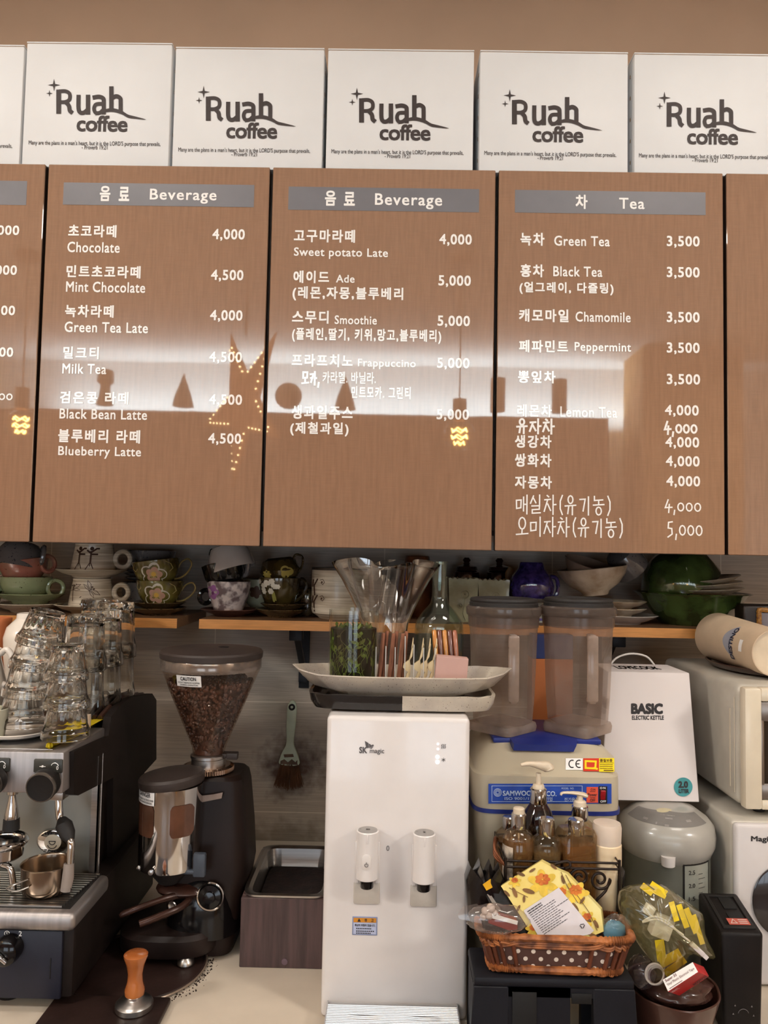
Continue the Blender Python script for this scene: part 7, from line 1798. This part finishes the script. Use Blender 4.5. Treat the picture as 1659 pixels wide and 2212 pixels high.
for s_, dy in ((.15, .050), (.6, .046), (.9, .03), (1, .004), (.94, -.018), (.75, -.034), (.45, -.042), (.12, -.044)):
    rings.append([W(cx_+(x-cx_)*s_, cy_+(y-cy_)*s_, 1.005+dy+(.006*abs(math.sin(i*.9+s_*6)))+(.004*math.sin(i*2.1+s_*11)))for i, (x, y) in enumerate(ol)])
mb = MB().loft(rings); C_(mb, 'film', thin_glass('yellow_film', (252, 250, 232), haze=.07, hazecol=(236, 226, 170), rough=.07, ior=1.7), YB, YO, angle=50)
M_ystripe = mat('yellow_stripe_print', (244, 214, 40), .45, var=.1)
yst = MB()
def ysurf(px, py): 
    r_ = min(1, math.hypot((px-cx_)/95, (py-cy_)/110)); return .962+.045*r_*r_
for (x0, y0, x1, y1, w0) in ((1386, 1912, 1410, 1930, 14), (1406, 1908, 1440, 1930, 12), (1412, 1925, 1438, 1938, 9), (1450, 1948, 1462, 1990, 12), (1466, 1954, 1484, 2004, 12), (1482, 1962, 1504, 2016, 12), (1498, 1976, 1518, 2040, 11), (1424, 2030, 1430, 2076, 20), (1426, 2082, 1470, 2058, 22), (1436, 2104, 1480, 2072, 16)):
    d_ = Vector((x1-x0, y1-y0)).normalized(); nrm = Vector((-d_.y, d_.x))*w0/2
    yst.sheet(lambda u, v: W(lerp(x0, x1, u)+nrm.x*(2*v-1), lerp(y0, y1, u)+nrm.y*(2*v-1), ysurf(lerp(x0, x1, u)+nrm.x*(2*v-1), lerp(y0, y1, u)+nrm.y*(2*v-1))), 5, 2)
C_(yst, 'yellow_stripes', M_ystripe, YB, YO)
CG = thing('phone_charger', 'white plug charger with a coiled lead inside the yellow bag', 'charger', tuple(W(1425, 1990, .985))); GO_ = CG.location
C_(MB().at(mv(*W(1428, 2000, .985)) @ roty(.35)).box(-.012, .012, -.008, .008, -.013, .013, .002), 'plug_block', M_whiteplastic, CG, GO_)
C_(MB().at(mv(*W(1402, 1965, .985)) @ roty(.5)).box(-.006, .006, -.004, .004, -.006, .006, .001), 'usb_plug', M_whiteplastic, CG, GO_)
C_(MB().tube(smooth_path([W(1390, 1990, .975), W(1412, 1980, .968), W(1440, 1990, .968), W(1468, 2016, .968), W(1490, 2034, .97)]), .0014, 7).tube(smooth_path([W(1388, 1992, .975), W(1420, 1986, .967), W(1450, 2002, .967), W(1476, 2020, .968)]), .0014, 7), 'lead', M_whiteplastic, CG, GO_)
C_(MB().at(mv(*W(1506, 2050, .975)) @ roty(-.0) @ roty(.72)).box(-.010, .010, -.0025, .0025, -.003, .003, .001).box(.010, .016, -.002, .002, -.0025, .0025), 'connector', M_whiteplastic, CG, GO_)
solo(MB().at(roty(.6)).box(-.016, .016, -.010, .010, -.018, .018, .003), 'grey_adapter', mat('grey_adapter', (120, 112, 104), .4), 'grey adapter block inside the upper part of the yellow bag', 'adapter', tuple(W(1436, 1955, 1.0)))
CL = thing('clear_cable_roll', 'coiled pale cable with clear film in the brown pot', 'cable', tuple(W(1415, 2105, .985))); LO = CL.location
m_ = MB(); 
for q in range(3):
    p = W(1414+q*2, 2104+q*2, .98+.004*q); m_.at(mv(*p)); m_.ring(0, 0, .0125-.001*q, .0012, n=30, sx=.9)
C_(m_, 'coil', mat('pale_cable', (196, 186, 176), .4), CL, LO)
C_(MB().loft(crumple(1388, 2100, 1.0, 26, 30, 26, 31, amp=.25)), 'film', thin_glass('dim_film', (226, 220, 224), haze=.12, hazecol=(150, 140, 150), rough=.08, ior=1.6), CL, LO, angle=60)
solo(MB().loft([[p-W(1452, 2126, 1.02) for p in r] for r in crumple(1452, 2126, 1.02, 74, 26, 66, 40, amp=.22)]), 'plastic_wrap', mat('brown_film', (72, 46, 40), .22, var=.2, coat=.5), 'crumpled brown film filling the mouth of the clay pot', 'film', tuple(W(1452, 2126, 1.02)), angle=60)
TB = thing('tape_carton', 'small red and white electrical tape box on the brown pot', 'box', tuple(W(1487, 2112, .975))); TO = TB.location
e0, e1, e2, e3 = W(1431, 2117, .960), W(1497, 2078, .960), W(1509, 2100, .948), W(1443, 2143, .948)
up_ = (e1-e0).cross(e3-e0).normalized()
dn = Vector((.020, .018, -.014))
C_(MB().hexa([e3+dn, e2+dn, e1+dn, e0+dn, e3, e2, e1, e0], .0006, 1), 'carton', mat('tape_red', (172, 30, 32), .4, var=.05), TB, TO)
tt = lambda u, v: e3.lerp(e2, u).lerp(e0.lerp(e1, u), v)
nrm = (e2-e3).cross(e0-e3).normalized(); nrm = nrm if nrm.y < 0 else -nrm
m_ = MB().add([tt(0.01, .02)+nrm*.0006, tt(.99, .02)+nrm*.0006, tt(.99, .98)+nrm*.0006, tt(.01, .98)+nrm*.0006], [[0, 1, 2, 3]]); wp = C_(m_, 'white_panel', M_white_print, TB, TO)
m_ = MB()
for s_, b_, wt in (('Super 33', (.06, .62, .42, .9), .01), ('Vinyl Plastic Electrical Tape', (.06, .3, .94, .56), 0)): text_into(m_, s_, b_[0], b_[1], b_[2], b_[3], weight=wt, put=lambda u, v: tt(u, v)+nrm*.0011)
m_.add([tt(.08, .1)+nrm*.0011, tt(.5, .1)+nrm*.0011, tt(.5, .14)+nrm*.0011, tt(.08, .14)+nrm*.0011], [[0, 1, 2, 3]])
C_(m_, 'panel_lettering', mat('plum_print', (110, 50, 60), .5), wp, TO, smooth=False)
ff = lambda u, v: (e3+dn*.98).lerp(e2+dn*.98, u).lerp(e3.lerp(e2, u), v)+Vector((-.0004, -.0009, -.0004))
m_ = MB(); text_into(m_, 'SCOTCH', .55, .1, .98, .3, weight=.03, put=lambda u, v: ff(u, v)); C_(m_, 'side_lettering', M_print, TB, TO, smooth=False)
m_ = MB(); text_into(m_, 'VINYL', .05, .72, .3, .92, weight=.02, put=lambda u, v: ff(u, v)); C_(m_, 'side_lettering', mat('pink_print', (226, 170, 170), .5), TB, TO, smooth=False)
bpy.data.objects.remove(_to); bpy.data.curves.remove(_tc)
